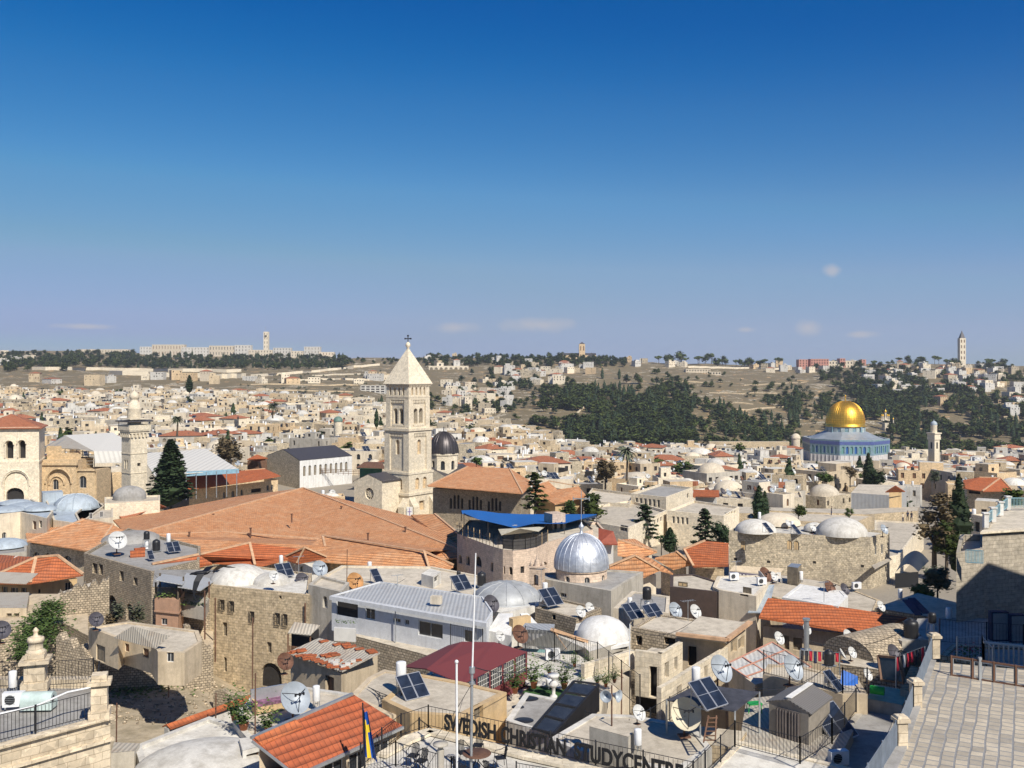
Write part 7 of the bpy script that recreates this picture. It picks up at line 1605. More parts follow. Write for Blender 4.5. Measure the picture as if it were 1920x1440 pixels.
def ruins():
 bld('rubble_terrace', 'rough rubble wall block with black openings behind the roofless rooms', 'house', [(1184,1176),(1290,1195),(1312,1162),(1230,1150)], 18.2, 27, 'stone_rough', 'roofc', .1, ops=[(0,1192,1192,1204,1210,0,'dark'),(0,1245,1196,1266,1210,0,'dark')], depth=.6)
 r = thing('roofless_rooms', G(1230,1290,20), 'roofless pale stone walls with empty doorway and square openings', 'ruin'); m = MB().m('stone_pale'); w = Multi()
 def wl(x0, y0, x1, y1, D0, h, ops=(), th=.3):
  A, B = G(x0,y0,D0), G(x1,y1,D0); z1 = ZC-D0; z0 = z1-h; t_ = nrm(B-A); n_ = v(t_[1], -t_[0], 0); L_ = np.linalg.norm(B-A); lo = []
  for (a, b_, c_, d_) in ops: lo.append((L_*a, L_*b_, z1-h*c_, z1-h*d_, 0))
  wall(m, A, B, z0, z1, lo, th); A2, B2 = A-n_*th, B-n_*th; wall(m, B2, A2, z0, z1, [(L_-o[1], L_-o[0], o[2], o[3], 0) for o in lo], .01)
  m.poly([A, B, B2, A2]); m.poly([v(*A[:2],z0), A, A2, v(*A2[:2],z0)]); m.poly([v(*B[:2],z0), v(*B2[:2],z0), B2, B])
 wl(1190,1219,1240,1226,17.8,2.9,[(.55,.9,.97,.3)]); wl(1240,1226,1280,1204,17.8,2.9,[(.15,.35,.6,.25),(.6,.75,.55,.25)]); wl(1096,1246,1190,1219,18.0,1.2)
 wl(1262,1278,1285,1262,18.2,2.4,[(.3,.7,.6,.2)]); wl(1285,1262,1365,1214,18.2,1.6,[(.2,.28,.7,.2),(.42,.5,.7,.2),(.65,.75,.7,.2)]); wl(1240,1290,1262,1278,18.2,2.2)
 m.build('walls', r)
 r2 = bld('shade_backdrop', 'near-black backdrop block standing for the shade behind the empty doorway', 'room', [(1192,1232),(1236,1240),(1262,1220),(1222,1214)], 18.6, 22, 'dark', 'roofc', 0)  # near-black walls stand in for the shade inside the doorway
ruins()
tile_roofed('brown_edged_roof', 'tan flat roof with brown edge over a stone room with lattice windows', [[(1268,1190,17.5),(1363,1201,17.5),(1407,1168,17.5),(1312,1155,17.5)]], [[(1268,1190,17.48),(1363,1201,17.48),(1407,1168,17.48)]], [(1272,1190,17.7),(1363,1201,17.7),(1404,1169,17.7),(1315,1157,17.7)], 26, m='roofc', wm='tan', ops=[(0,1290,1212,1306,1250,0,'dark'),(1,1370,1200,1382,1225,0,'shutter'),(1,1384,1195,1396,1218,0,'shutter')], inn=.15)
bld('grey_white_house', 'grey white flat roofed house with a deep square window right of the shaded brown house', 'house', [(1336,1100),(1348,1106),(1418,1118),(1441,1094),(1420,1078),(1345,1080)], 19.2, 27, 'cream', 'roofw', .08, depth=.6, ops=[(1,1387,1103,1403,1118,0,'shutter')])
bld('shaded_brown_house', 'dark brown and grey house in shade with small barred window right of the silver church', 'house', [(1256,1100),(1345,1110),(1346,1090),(1300,1076),(1257,1078)], 19.4, 28, simple('shaded_brown_wall', (.075,.05,.04), .8), 'roofc', .1, ops=[(0,1270,1092,1288,1101,0,'ochre')])  # the shade on this house is put into its dark brown wall colour
bld('low_grey_roofs', 'low grey vaulted roof block right of the silver church beside the framed tank', 'house', [(1150,1140),(1254,1150),(1256,1118),(1185,1108)], 19.6, 28, 'pinkp' if False else 'cream', 'roofg', .1)
bld('white_slab_house', 'bright whitewashed slab roof house with rusty dish above the long orange roof', 'house', [(1466,1120),(1572,1137),(1590,1118),(1580,1108),(1500,1095)], 19.2, 27, 'whiter', 'whiter', .04)
bld('roof_courtyard', 'tan roof courtyard with sheds and clutter at the foot of the domed stone house', 'terrace', [(1375,1100),(1470,1125),(1640,1150),(1650,1125),(1560,1090),(1372,1062)], 21.0, 28, 'stone', 'roofc', .06)
r = bld('small_metal_shed', 'small grey brown metal shed against the domed stone house', 'shed', [(1476,1062),(1496,1065),(1503,1058),(1484,1056)], 19.3, 21, 'shutter', 'steel', 0)
r = thing('grey_tarp_slope', G(1430,1150,20), 'pale grey tarpaulin sloping down left of the long orange roof', 'tarpaulin'); m = MB().m('lead'); m.slab([G(1438,1098,19.4), G(1452,1096,19.4), G(1440,1148,20.4), G(1402,1148,20.6)], .08); m.build('tarp', r)
r = thing('shade_cloth', G(1415,1075,20), 'dusty flat shade cloth with white letters hanging over a terrace', 'canopy'); m = MB().m('tan'); m.slab([G(1368,1070,20), G(1460,1078,20.2), G(1470,1066,19.8), G(1376,1060,19.6)], .06); m.m(simple('mauve_cloth', (.16,.14,.19), .9)); a, b_ = G(1368,1071,20.0), G(1430,1078,20.1); m.poly([a, b_, b_-v(0,0,.9), a-v(0,0,.9)]); m.m('whiter')
for k in range(7): p = a+(b_-a)*(k+.8)/9+v(0,-.03,-.15); m.bar(p, p-v(0,0,.45), .09); m.bar(p+v(.1,0,0), p+v(.1,0,0)-v(0,0,.3+.1*(k % 2)), .06)
m.build('cloth', r)
tile_roofed('long_orange_roof', 'long saturated orange tiled roof across the right centre', [[(1423,1156,20.0),(1625,1188,20.6),(1700,1157,19.8),(1560,1135,19.2),(1440,1121,18.9)]], [], [(1425,1158,20.3),(1625,1190,20.9),(1698,1160,20.2),(1560,1140,19.8),(1442,1126,19.6)], 28, m='tile_new', wm='tan',
  ops=[(0,1470,1192,1480,1218,0,'shutter'),(0,1487,1196,1504,1220,0,'shutter'),(0,1562,1200,1571,1208,0,'dark')], inn=.2)
dish(1434,1078,28,'r','rusty brown dish beside white chairs below the domed house', 20.6); dish(1428,1082,24,'w','white dish seen edge on beside the rusty brown one', 20.4, 1.7); dish(1450,1081,18,'w','small white dish right of the rusty brown one', 20.6); dish(1555,1103,28,'r','rust red dish on the whitewashed slab house'); dish(1542,1109,16,'w','small white dish left of the rust red dish'); dish(1583,1105,22,'d','dark dish right of the rust red dish')
dish(1657,993,19,'g','grey dish on the right corner of the domed stone house', 22.5); dish(1523,989,16,'w','pale dish between the domes of the domed house', 22.6); dish(1477,981,13,'w','small pale dish left of the centre of the domed house', 22.8)
tank(1424,977,17,'w','white tank on the left dome of the domed stone house', 21.3) ; tank(1485,993,16,'w','white tank in the middle of the domed house roof', 22.6); solar(1500,1003,'solar collector between the domes of the domed house', 22.6, 1.1, 1); solar(1447,1000,'solar panel on the right flank of the left white dome', 22.0, 1.1, 1); tank(1502,1093,22,'w','white tank in front of the small metal shed', 20.8)
dish(1460,1197,24,'w','white dish at the top corner of the striped metal roof', 17.6); dish(1512,1180,20,'w','white dish behind the grey chimney pipe under the orange roof', 18.8); dish(1589,1193,24,'w','white dish on a pole under the right part of the orange roof', 18.6); dish(1651,1137,20,'w','white dish standing above the long orange roof', 18.6); dish(1579,1226,20,'w','left one of the pair of small white dishes near the vault', 17.8, FACE+.6); dish(1597,1224,21,'w','right one of the pair of small white dishes near the vault', 17.8)
dish(1350,1255,50,'g','big blue grey dish behind the white tank and solar collector', 16.9); dish(1485,1253,46,'g','big dark grey dish behind the terrace railing at right', 16.9)
tank(1305,1292,42,'w','white tank left of the big blue grey dish', 16.6, 1.15); put('solar_2', 1345, 1330, 15.2, .76, None, 'two panel solar collector on the dark canopy, lower right', GS)
ac(1428,1097,'white air conditioner on the grey white house roof', 19.2); ac(1606,1105,'air conditioner at the foot of the domed stone house wall', 20.8); ac(1376,1088,'air conditioner box at the back of the grey white house roof', 19.2)
for px, py, rz in ((1461,1092,.3),): 
 q = thing('plastic_chair', G(px,py,20.9), 'white plastic chair beside the small metal shed', 'chair'); m = MB().m('whiter'); c = G(px,py,20.9); m.box(c+v(0,0,.42), (.45,.45,.04)); m.box(c+v(0,.22,.7), (.45,.04,.5)); 
 for x in (-.2,.2):
  for y in (-.2,.2): m.bar(c+v(x,y,0), c+v(x,y,.42), .04)
 m.build('seat_shell', q)
r = thing('striped_metal_roof', G(1440,1260,18), 'grey metal roof panels with pink sealing strips at lower right', 'roof'); a, b_, c_, d_ = G(1362,1246,17.5), G(1448,1205,16.9), G(1522,1252,17.6), G(1418,1282,18.2); m = MB().m('metal'); m.slab([a, b_, c_, d_], .08); m.build('sheets', r); m = MB().m(simple('pink_sealant', (.55,.27,.19), .8)); 
for s_ in (0,.33,.66,1): m.bar(a+(d_-a)*s_+v(0,0,.05), b_+(c_-b_)*s_+v(0,0,.05), .11, .03); m.bar(a+(b_-a)*s_+v(0,0,.055), d_+(c_-d_)*s_+v(0,0,.055), .09, .03)
m.build('sealing_strips', r)
bld('low_wall_house', 'ochre stone room below the striped metal roof', 'house', [(1366,1250),(1416,1284),(1516,1256),(1450,1212)], 18.0, 26, 'tan', 'roofc', 0)
def canopy():
 r = thing('dark_canopy', G(1340,1340,16), 'dark flat sheet canopy on posts under the solar collector', 'canopy'); q = [G(1250,1312,15.4), G(1378,1333,15.4), G(1424,1297,15.4), G(1310,1282,15.4)]; m = MB().m(simple('dark_sheet', (.06,.06,.07), .7, 0, .5)); m.slab(q, .06); m.build('sheet', r); m = MB().m('steel')
 for p in q+[(q[0]+q[1])/2]: m.bar(p, p-v(0,0,2.2), .07)
 m.build('posts', r)
 bld('store_room', 'dim stone store room under the dark canopy with a ladder', 'room', [(1285,1392),(1378,1402),(1400,1372),(1310,1362)], 17.2, GW, 'stone', 'roofc', 0)
 l = thing('wooden_ladder', G(1338,1405,17), 'wooden ladder leaning under the dark canopy', 'ladder'); m = MB().m('wood'); a, b_ = P(1330,1392,42.2), P(1336,1342,43.2)
 for s_ in (-.25,.25): m.bar(a+v(s_,0,0), b_+v(s_*.7,0,0), .06)
 for k in range(6): m.bar(a+(b_-a)*(k+.5)/6-v(.24,0,0), a+(b_-a)*(k+.5)/6+v(.24,0,0), .045)
 m.build('rungs', l)
 bld('wood_deck', 'grey boarded deck between the dark canopy and the grey storage shed', 'deck', [(1380,1430),(1450,1440),(1560,1450),(1600,1370),(1500,1300),(1400,1310)], 17.4, GW, 'tan', 'metal_old', 0)
 r = thing('storage_shed', G(1500,1370,17.4), 'grey plastic storage shed with pitched ribbed roof and double doors', 'shed'); D = 15.9; a, b_, c_, d_ = G(1442,1316,D), G(1516,1337,D), G(1556,1306,D), G(1484,1290,D)
 for p in (a,b_,c_,d_): pass
 m = MB().m(simple('shed_grey', (.27,.24,.20), .7)); m.prism([a,b_,c_,d_], ZC-17.9, ZC-D); rA, rB = (a+b_)/2+v(0,0,.42), (c_+d_)/2+v(0,0,.42); m.poly([a, b_, rA]); m.poly([c_, d_, rB]); m.build('wall', r)
 ov = lambda p, q, k=.08: p+(p-q)*k
 m = MB().m(corr('shed_roof_ribs', (.16,.15,.14), .18, .1, (.1,.1,.1), 0, .6)); m.slab([ov(a,b_), rA+(rA-rB)*.04, rB+(rB-rA)*.04, ov(d_,c_)], .06); m.slab([ov(b_,a), rA+(rA-rB)*.04, rB+(rB-rA)*.04, ov(c_,d_)], .06); m.m('whiter').bar(rA+v(0,0,.04), rB+v(0,0,.04), .28, .04); m.build('roof', r)
 t_ = nrm(b_-a); n_ = v(t_[1], -t_[0], 0)*.04; L_ = np.linalg.norm(b_-a)
 for s_ in (.2,.51):
  m = MB().m(simple('shed_door_grey', (.13,.11,.10), .7)); p = a+t_*L_*s_+n_; q = a+t_*L_*(s_+.29)+n_; m.slab([p-v(0,0,.1), q-v(0,0,.1), q+n_-v(0,0,.1), p+n_-v(0,0,.1)], 1.8)
  for k in range(4): x = p+(q-p)*(k+.5)/4+n_; m.bar(x-v(0,0,.15), x-v(0,0,1.85), .05)
  m.build('door', r)
 rail('deck_railing', 'black iron railing along the deck below the storage shed', [G(1290,1475,16.2)+v(0,0,-.4), G(1378,1400,16.6), G(1500,1432,16.6), G(1560,1395,16.6), G(1605,1335,16.6)], 1.1, .16)
 bld('tan_parapet_house', 'tan plaster wall house with spiked railing and large grey dish', 'house', [(1430,1264),(1580,1302),(1627,1302),(1610,1275),(1500,1248),(1440,1245)], 16.9, GW, 'tan', 'roofc', .06)
 rail('spiked_railing', 'spiked iron railing in front of the large dark grey dish', [G(1432,1264,16.9), G(1580,1300,16.9), G(1626,1300,16.9)], 1.3, .16)
 bld('white_paved_corner', 'white paved flat roof at the bottom right of centre', 'building', [(1290,1478),(1385,1388),(1640,1450),(1640,1600),(1300,1600)], 16.8, GW, 'stone_pale', 'roofw', .06)
 c = G(1414,1335,17.3); q = thing('green_stool', c, 'small green plastic table on the deck beside the storage shed', 'table'); m = MB().m(simple('green_plastic', (.02,.30,.06), .5)); m.box(c+v(0,0,.45), (.7,.5,.05), .2)
 for x in (-.3,.3):
  for y in (-.2,.2): m.bar(c+v(x,y,.45), c+v(x*1.1,y*1.1,0), .04)
 m.build('tabletop', q)
canopy()
# ================================================================ foreground, right
def right_terrace():
 paving, t, b = nmat('irregular_paving'); tcn = N(t, 'TexCoord'); ob = tcn.outputs['Object']
 nd = N(t, 'TexNoise', Scale=.55, Detail=2); t.links.new(ob, nd.inputs['Vector']); va = t.nodes.new('ShaderNodeMixRGB'); va.blend_type = 'ADD'; va.inputs[0].default_value = .22; t.links.new(ob, va.inputs[1]); t.links.new(nd.outputs['Color'], va.inputs[2])
 mp_ = mapping(t, va.outputs[0], (1,1,1)); rot = [n for n in t.nodes if n.type == 'MAPPING'][-1]; rot.inputs['Rotation'].default_value = (0,0,radians(-62))
 br = N(t, 'TexBrick', Scale=1, Color1=(.53,.465,.36,1), Color2=(.33,.295,.24,1), Mortar=(.25,.25,.25,1)); br.inputs['Brick Width'].default_value = .46; br.inputs['Row Height'].default_value = .44; br.inputs['Mortar Size'].default_value = .04; br.inputs['Mortar Smooth'].default_value = .3; br.inputs['Bias'].default_value = 0; br.offset = .43
 t.links.new(mp_, br.inputs['Vector']); vor = noise(t, ob, 2.2, 4, .7); n1 = noise(t, ob, .35, 6, .7); n3 = noise(t, ob, 9, 3)
 col = mixc(t, .7, br.outputs[0], ramp(t, vor, .3, .7, (.78,.76,.74), (1.18,1.15,1.1)), 'MULTIPLY'); f = N(t, 'Math', _operation='MULTIPLY'); t.links.new(ramp(t, n1, .55, .72), f.inputs[0]); f.inputs[1].default_value = .5; col = mixc(t, f.outputs[0], col, (.30,.30,.30)); t.links.new(col, b.inputs['Base Color']); b.inputs['Roughness'].default_value = .85
 iv = N(t, 'Invert'); t.links.new(br.outputs[1], iv.inputs['Color']); bump(t, b, mixc(t, .5, iv.outputs[0], n3, 'MULTIPLY'), .6, .03)
 D = 13.4; q = [(1732,1240),(1664,1418),(1560,1600),(2300,1600),(2300,1300),(1990,1262)]
 r = bld('paved_roof_terrace', 'roof terrace paved with irregular pale stones at the lower right corner', 'building', q, D, GW, 'stone_pale', paving, 0)
 e = MB().m('roofg'); a, b_, c_ = [G(x, y, D) for x, y in q[:3]]; e.bar(a+v(.3,0,.05), b_+v(.3,0,.05), .5, .1); e.bar(b_+v(.3,0,.05), c_+v(.3,0,.05), .5, .1); e.build('kerb', r)
 lat = simple('grey_blue_lattice', (.17,.20,.24), .6)
 for i, (px, py, lb) in enumerate(((1752,1232,'farthest capped stone post of the right terrace'),(1717,1325,'middle capped stone post of the right terrace'),(1689,1400,'nearest capped stone post of the right terrace'))):
  c = G(px, py, D); p = thing('stone_post', c, lb, 'post', 'stone posts along the right terrace'); m = MB().m('stone_mid'); m.box(c+v(0,0,.45), (.36,.36,.95), .1); m.box(c+v(0,0,.97), (.5,.5,.12), .1); m.lathe(c+v(0,0,1.04), [(.3,0),(.25,.08),(.001,.12)], 4, False, ph=.88); m.build('shaft', p)
 rail('lattice_rail', 'grey blue lattice panel between the far and middle stone posts', [G(1746,1238,D), G(1712,1330,D)], .95, .07, lat, True, .012); rail('lattice_rail', 'grey blue lattice panel between the middle and near stone posts', [G(1712,1330,D), G(1684,1402,D)], .95, .07, lat, True, .012); rail('lattice_rail', 'grey blue lattice panel running out of the bottom of the photo', [G(1680,1404,D), G(1560,1600,D)], .95, .07, lat, True, .012)
 g = thing('rusty_gate_frame', G(1800,1270,D), 'rusty brown framed low glass barrier on the right terrace', 'barrier'); A, B = G(1784,1267,D), G(1990,1300,D); m = MB().m('rust')
 for s_ in (.03,.85): m.bar(A+v(0,0,s_), B+v(0,0,s_), .07)
 n = 5
 for k in range(n+1): p = A+(B-A)*k/n; m.bar(p, p+v(0,0,.9), .08)
 m.m('steel').bar(A+(B-A)*.27, A+(B-A)*.27+v(0,0,1), .12); m.build('frame', g)
 m = MB().m('steel')
 for s_ in (.02,): 
  for k in range(n): p, q_ = A+(B-A)*(k+.08)/n, A+(B-A)*(k+.92)/n; m.bar(p+v(0,0,.12), q_+v(0,0,.12), .03); m.bar(p+v(0,0,.78), q_+v(0,0,.78), .03); m.bar(p+v(0,0,.12), p+v(0,0,.78), .03); m.bar(q_+v(0,0,.12), q_+v(0,0,.78), .03)
 m.build('inner_frame', g)
 bld('terrace_back_block', 'planted low wall and stair behind the paved right terrace', 'wall', [(1762,1228),(1990,1262),(1990,1215),(1785,1208)], 14.6, GW, 'stone_rough', 'roofg', .1)
 rail('white_picket_fence', 'short white grey picket fence behind the paved terrace', [G(1845,1246,14.6), G(1925,1254,14.6)], 1.1, .22, 'alu', True, .06, 'fence'); rail('stair_rail', 'grey handrail panel behind the rusty barrier', [G(1795,1240,14.6), G(1842,1238,14.6), G(1862,1262,14.6)], 1.2, .3, 'steel')
 rng = random.Random(8); c = G(1818,1232,14.6); p = thing('flower_bed', c, 'red flowering plant on the wall behind the right terrace', 'plant'); m = MB().m('leaf_br'); cards(m, [(c[0]+rng.gauss(0,.4), c[1]+rng.gauss(0,.15), c[2]+abs(rng.gauss(0,.3))) for k in range(160)], .18, rng); m.build('leaves', p); m = MB().m('red_cloth'); cards(m, [(c[0]+rng.gauss(0,.4), c[1]-.1+rng.gauss(0,.15), c[2]+.3+abs(rng.gauss(0,.2))) for k in range(60)], .14, rng); m.build('flowers', p)
right_terrace()
def right_cluster():
 bld('vaulted_stone_room', 'long curved stone vault between the orange roof and the black tank', 'house', [(1572,1245),(1690,1262),(1700,1190),(1620,1185)], 18.0, GW, 'stone_rough', 'roofc', 0)
 r = thing('stone_vault', G(1640,1215,17.8), 'pinkish rough barrel vault in half shade under the orange roof end', 'vault'); m = MB().m('stone_rough'); A, B = G(1590,1232,18.1), G(1690,1205,18.1); t_ = nrm(B-A); n_ = v(t_[1], -t_[0], 0); K = 12; vs_ = [x+n_*1.9*cos(pi*k/K)+v(0,0,1.25*sin(pi*k/K)) for x in (A, B) for k in range(K+1)]; m.mesh_data(vs_, [(k, k+1, K+2+k, K+1+k) for k in range(K)]); m.poly([vs_[k] for k in range(K+1)]); m.build('vault_shell', r)
 tank(1708,1196,36,'b','large black tank on a grey block right of the vault', 17.2, 1.15); r = thing('tank_plinth', G(1708,1215,18), 'grey rendered plinth under the large black tank', 'plinth'); m = MB().m('greyp'); c = G(1706,1196,17.2); m.box(c-v(0,0,.5), (1.9,1.2,1.0), .2); m.build('block', r)
 tank(1748,1192,44,'s','black tank on a white cylinder at the corner of the right terrace', 17.0); tank(1779,1167,28,'w','white tank by the rubble garden wall at right', 18.8, 1.15); tank(1688,1128,24,'w','white tank beside the long blue collectors at right', 19.2); r = thing('long_collector', G(1705,1150,19), 'pair of long dark blue solar collectors right of the orange roof', 'solar panel'); r['group'] = GS
 for k in range(2): m = MB().m(simple('blue_collector', (.02,.06,.16), .25)); a, b_ = G(1692+k*10,1124-k*3,18.3), G(1716+k*14,1152-k*3,19.4); ex = v(.62,.1,0); m.slab([a, b_, b_+ex, a+ex], .08); m.build('collector', r)
 tank(1554,1248,30,'b','black tank on silver barrel amid laundry, lower right', 16.6, .95); tank(1552,1288,30,'w','silver barrel under the black tank amid laundry', 16.9, 1.2); solar(1578,1298,'dark sloping collector beside the silver barrel', 16.9, .8, 1)
 r = thing('blue_tarp', G(1590,1285,17), 'bright blue tarpaulin bundle below the laundry line', 'tarpaulin'); m = MB().m(simple('tarp_blue', (.01,.11,.45), .6)); c = G(1588,1292,17.2); m.slab([c+v(-.5,-.3,.1), c+v(.4,-.5,.0), c+v(.7,.3,.6), c+v(-.1,.5,.9)], .5); m.build('tarp', r)
 r = thing('steel_chimney', G(1513,1228,17), 'grey steel chimney pipe before the orange roof wall', 'chimney'); m = MB().m('steel'); c = P(1512,1222,62); m.cyl(c, .17, 2.0, 10); m.cyl(c+v(0,0,2.0), .24, .12, 10); m.box(c, (.6,.6,.3)); m.build('pipe', r)
 def laundry(name, label, a, b_, n, seed):
  r = thing(name, a, label, 'laundry'); rng = random.Random(seed); m = MB().m('steel'); m.bar(a, b_, .02); m.bar(a, a-v(0,0,1.6), .05); m.bar(b_, b_-v(0,0,1.6), .05); m.build('line', r); cols = ['dark_cloth','navy_cloth','red_cloth','whiter','dark_cloth','blue_cloth_shirt','red_cloth']
  for k in range(n):
   u = (k+.1)/n; p = a+(b_-a)*u; q = a+(b_-a)*(u+.75/n); h = rng.uniform(.45,.8); c = MB().m(cols[rng.randrange(7)]); o = v(0,rng.uniform(-.05,.05),0); mid = (p+q)/2
   c.poly([p, mid+v(0,.04,0), mid-v(0,0,h)-v(0,.05,0), p-v(0,0,h)+o]); c.poly([mid+v(0,.04,0), q, q-v(0,0,h)+o, mid-v(0,0,h)-v(0,.05,0)]); c.build('garment', r)
 laundry('laundry_line', 'washing line with dark and red clothes before the small dishes', P(1500,1219,58), P(1574,1224,58), 9, 4); laundry('laundry_line', 'washing line with red and blue clothes beside the right terrace', P(1680,1232,50), P(1734,1212,49), 8, 6)
 bld('green_roof_room', 'low roof with bright green mat between the laundry and the stone posts', 'building', [(1625,1310),(1692,1322),(1708,1296),(1640,1284)], 17.3, GW, 'greyp', simple('pale_green_sheet', (.33,.42,.30), .7), 0)
 r = thing('green_roll', G(1650,1300,17), 'bright green rolled mat lying on the roof edge', 'mat'); m = MB().m(simple('vivid_green', (.02,.42,.05), .6)); m.tube([G(1632,1296,17)+v(0,0,.1), G(1658,1300,17)+v(0,0,.1)], .22, 12); m.build('roll', r)
 r = thing('glass_frame', G(1672,1250,17), 'large brown framed dark glass panel leaning beside the laundry', 'window'); a, b_ = P(1652,1275,52), P(1694,1280,51); m = MB().m('glass'); m.poly([a, b_, b_+v(0,.5,1.15), a+v(0,.5,1.15)]); m.build('pane', r); m = MB().m('wood'); 
 for p, q in ((a,b_),(a+v(0,.5,1.15),b_+v(0,.5,1.15)),(a,a+v(0,.5,1.15)),(b_,b_+v(0,.5,1.15))): m.bar(p+v(0,-.03,0), q+v(0,-.03,0), .11)
 m.build('frame', r); bld('dark_roof_steps', 'shaded grey roof slabs below the stone posts', 'building', [(1560,1450),(1640,1470),(1690,1345),(1630,1310),(1565,1380)], 17.9, GW, 'greyp', 'roofg', .05)
 bld('tile_strip', 'narrow strip of old red tiles beside the lattice panel', 'roof', [(1688,1290),(1704,1296),(1722,1252),(1708,1248)], 16.9, 18, 'greyp', 'tile', 0) 
 put('solar_2', 1588, 1392, 17.8, 1.0, None, 'shaded dark collectors below the nearest stone post', GS); ac(1572,1436,'dark air conditioner under the shaded collectors, bottom right', 17.2); dish(1626,1265,22,'w','pale crumpled dish plate beside the brown glass panel', 17.4)
 r = thing('dish_mesh', G(1672,1225,18), 'dark mesh dish in the shade above the brown glass panel', 'satellite dish'); dupo = dish(1675,1226,34,'d','large dark dish against the vault in shade', 17.8); bpy.data.objects.remove(r)
 bld('rubble_garden_wall', 'rubble garden wall below the bushes at right', 'wall', [(1640,1140),(1795,1165),(1795,1130),(1720,1112)], 20.2, 27, 'stone_rough', 'roofc', 0)
 bld('dark_forecourt', 'shaded forecourt roof at the foot of the tall grey house', 'building', [(1700,1215),(1800,1240),(1990,1250),(1990,1165),(1795,1158),(1720,1160)], 18.6, GW, 'greyp', 'roofg', 0)
 r = thing('black_tarp_canopy', G(1715,1080,22), 'black fabric canopy over the lane beside the domed house', 'canopy'); m = MB().m('tankb'); a, b_, c_, d_ = G(1678,1075,21.6), G(1722,1072,21.6), G(1742,1052,21.8), G(1696,1043,21.0); K = 8
 vs_ = [(a*(1-i/K)+b_*i/K)*(1-j/K)+(d_*(1-i/K)+c_*i/K)*j/K+v(0,0,.9*sin(pi*i/K)) for j in range(K+1) for i in range(K+1)]; m.mesh_data(vs_, [(j*(K+1)+i, j*(K+1)+i+1, (j+1)*(K+1)+i+1, (j+1)*(K+1)+i) for i in range(K) for j in range(K)]); m.poly([a,b_,b_-v(0,0,1.6),a-v(0,0,1.6)]); m.build('cloth', r)
 rail('lane_fence', 'dark iron fence in the shaded forecourt below the tall grey house', [G(1762,1205,18.6), G(1850,1212,18.6), G(1990,1222,18.6)], 1.6, .2)
 for i, (px, py, w, h, lb) in enumerate(((1872,1200,1.2,2.0,'dark doorway box left in the shaded forecourt'),(1905,1203,1.0,1.9,'dark doorway box right in the shaded forecourt'))): c = G(px, py, 18.6); r = thing('service_cabinet', c, lb, 'cabinet'); m = MB().m('navy_cloth'); m.box(c+v(0,0,h/2), (w,.5,h)); m.m('steel').box(c+v(0,-.27,h/2), (w*.85,.04,h*.9)); m.build('cabinet_body', r)
right_cluster()
for i, (px, py, lb, sh) in enumerate(((1702,976,'person in dark clothes standing left on the roof plaza','navy_cloth'),(1709,977,'person in dark clothes standing right on the roof plaza','dark_cloth'),(1693,980,'person in light clothes left of the pair on the roof plaza','cream'),(1559,966,'person standing alone behind the domed stone house','dark_cloth'))):
 D_ = 27.2 if i < 3 else 28.6; person('person', G(px, py, D_), lb, sh, 'navy_cloth', .4*i)
def T(name, kind, px, pyb, hpx, wpx, Y, lm, label, dens=1.0, seed=1):
 h = hpx*Y/F; w = wpx*Y/F; tree(name, kind, h, w, lm, dens, seed, label, 'tree', P(px, pyb, Y)); protect(px-wpx/2, pyb-hpx, px+wpx/2, pyb-hpx*.15, Y-2); FOOT.append((P(px,pyb,Y)[0]-1.5, Y-1.5, P(px,pyb,Y)[0]+1.5, Y+1.5))
T('cypress_tree', 'cone', 320, 944, 120, 82, 196, 'leaf_cyp', 'broad dark green conical cypress right of the minaret', 3.2, 1)
T('cypress_tree', 'cyp', 1798, 1070, 182, 42, 138, 'leaf_cyp', 'tall narrow dark cypress left of the orange hipped house at right', 2.6, 2)
T('brown_tree', 'round', 1752, 1075, 160, 90, 132, 'leaf_brown', 'brownish thinning broadleaf tree beside the tall narrow cypress', 1.6, 3)
T('leafy_tree', 'round', 1775, 1075, 105, 70, 130, 'leaf_pine', 'dark leafy tree in front of the tall narrow cypress', 1.6, 33)
T('leafy_bush', 'round', 1758, 1125, 62, 78, 95, 'leaf_olive', 'feathery grey green bush above the rubble garden wall', 1.6, 4)
T('leafy_bush', 'round', 1732, 1128, 35, 60, 92, 'leaf_br', 'low green bush left of the feathery one above the garden wall', 1.2, 14)
T('leafy_bush', 'round', 1895, 990, 75, 80, 100, 'leaf_pine', 'dark bush behind the white roof balustrade at the right edge', 1.4, 5)
T('conifer_tree', 'sparse', 1210, 1022, 78, 66, 172, 'leaf_cyp', 'sparse layered conifer in front of the broad tan roofed block', 1.6, 6)
T('conifer_tree', 'sparse', 1003, 972, 88, 62, 178, 'leaf_pine', 'dark layered conifer in front of the stone school roof', 2.2, 7)
T('leafy_tree', 'round', 1112, 985, 58, 80, 172, 'leaf_pine', 'round dark green tree behind the right end of the blue awning', 1.5, 8)
T('leafy_tree', 'round', 1070, 978, 40, 50, 170, 'leaf_br', 'brighter green tree behind the blue awning', 1.2, 18)
T('cypress_tree', 'sparse', 1322, 1040, 88, 60, 165, 'leaf_cyp', 'ragged dark conifer left of the domed stone house', 2.6, 9)
T('leafy_tree', 'round', 1350, 1038, 60, 60, 160, 'leaf_cyp', 'dark bushy tree hugging the domed stone house', 1.6, 10)
T('cypress_tree', 'cyp', 1256, 1035, 46, 26, 158, 'leaf_cyp', 'short dark conifer right of the sparse layered one', 1.8, 11)
T('leafy_bush', 'round', 1240, 1030, 28, 22, 160, 'leaf_br', 'bright green bush between the two conifers', .8, 21)
T('cypress_tree', 'cyp', 1423, 982, 72, 24, 190, 'leaf_cyp', 'dark twin cypress behind the domed house, left stem', 1.8, 12)
T('cypress_tree', 'cyp', 1434, 982, 62, 18, 191, 'leaf_cyp', 'dark twin cypress behind the domed house, right stem', 1.5, 13)
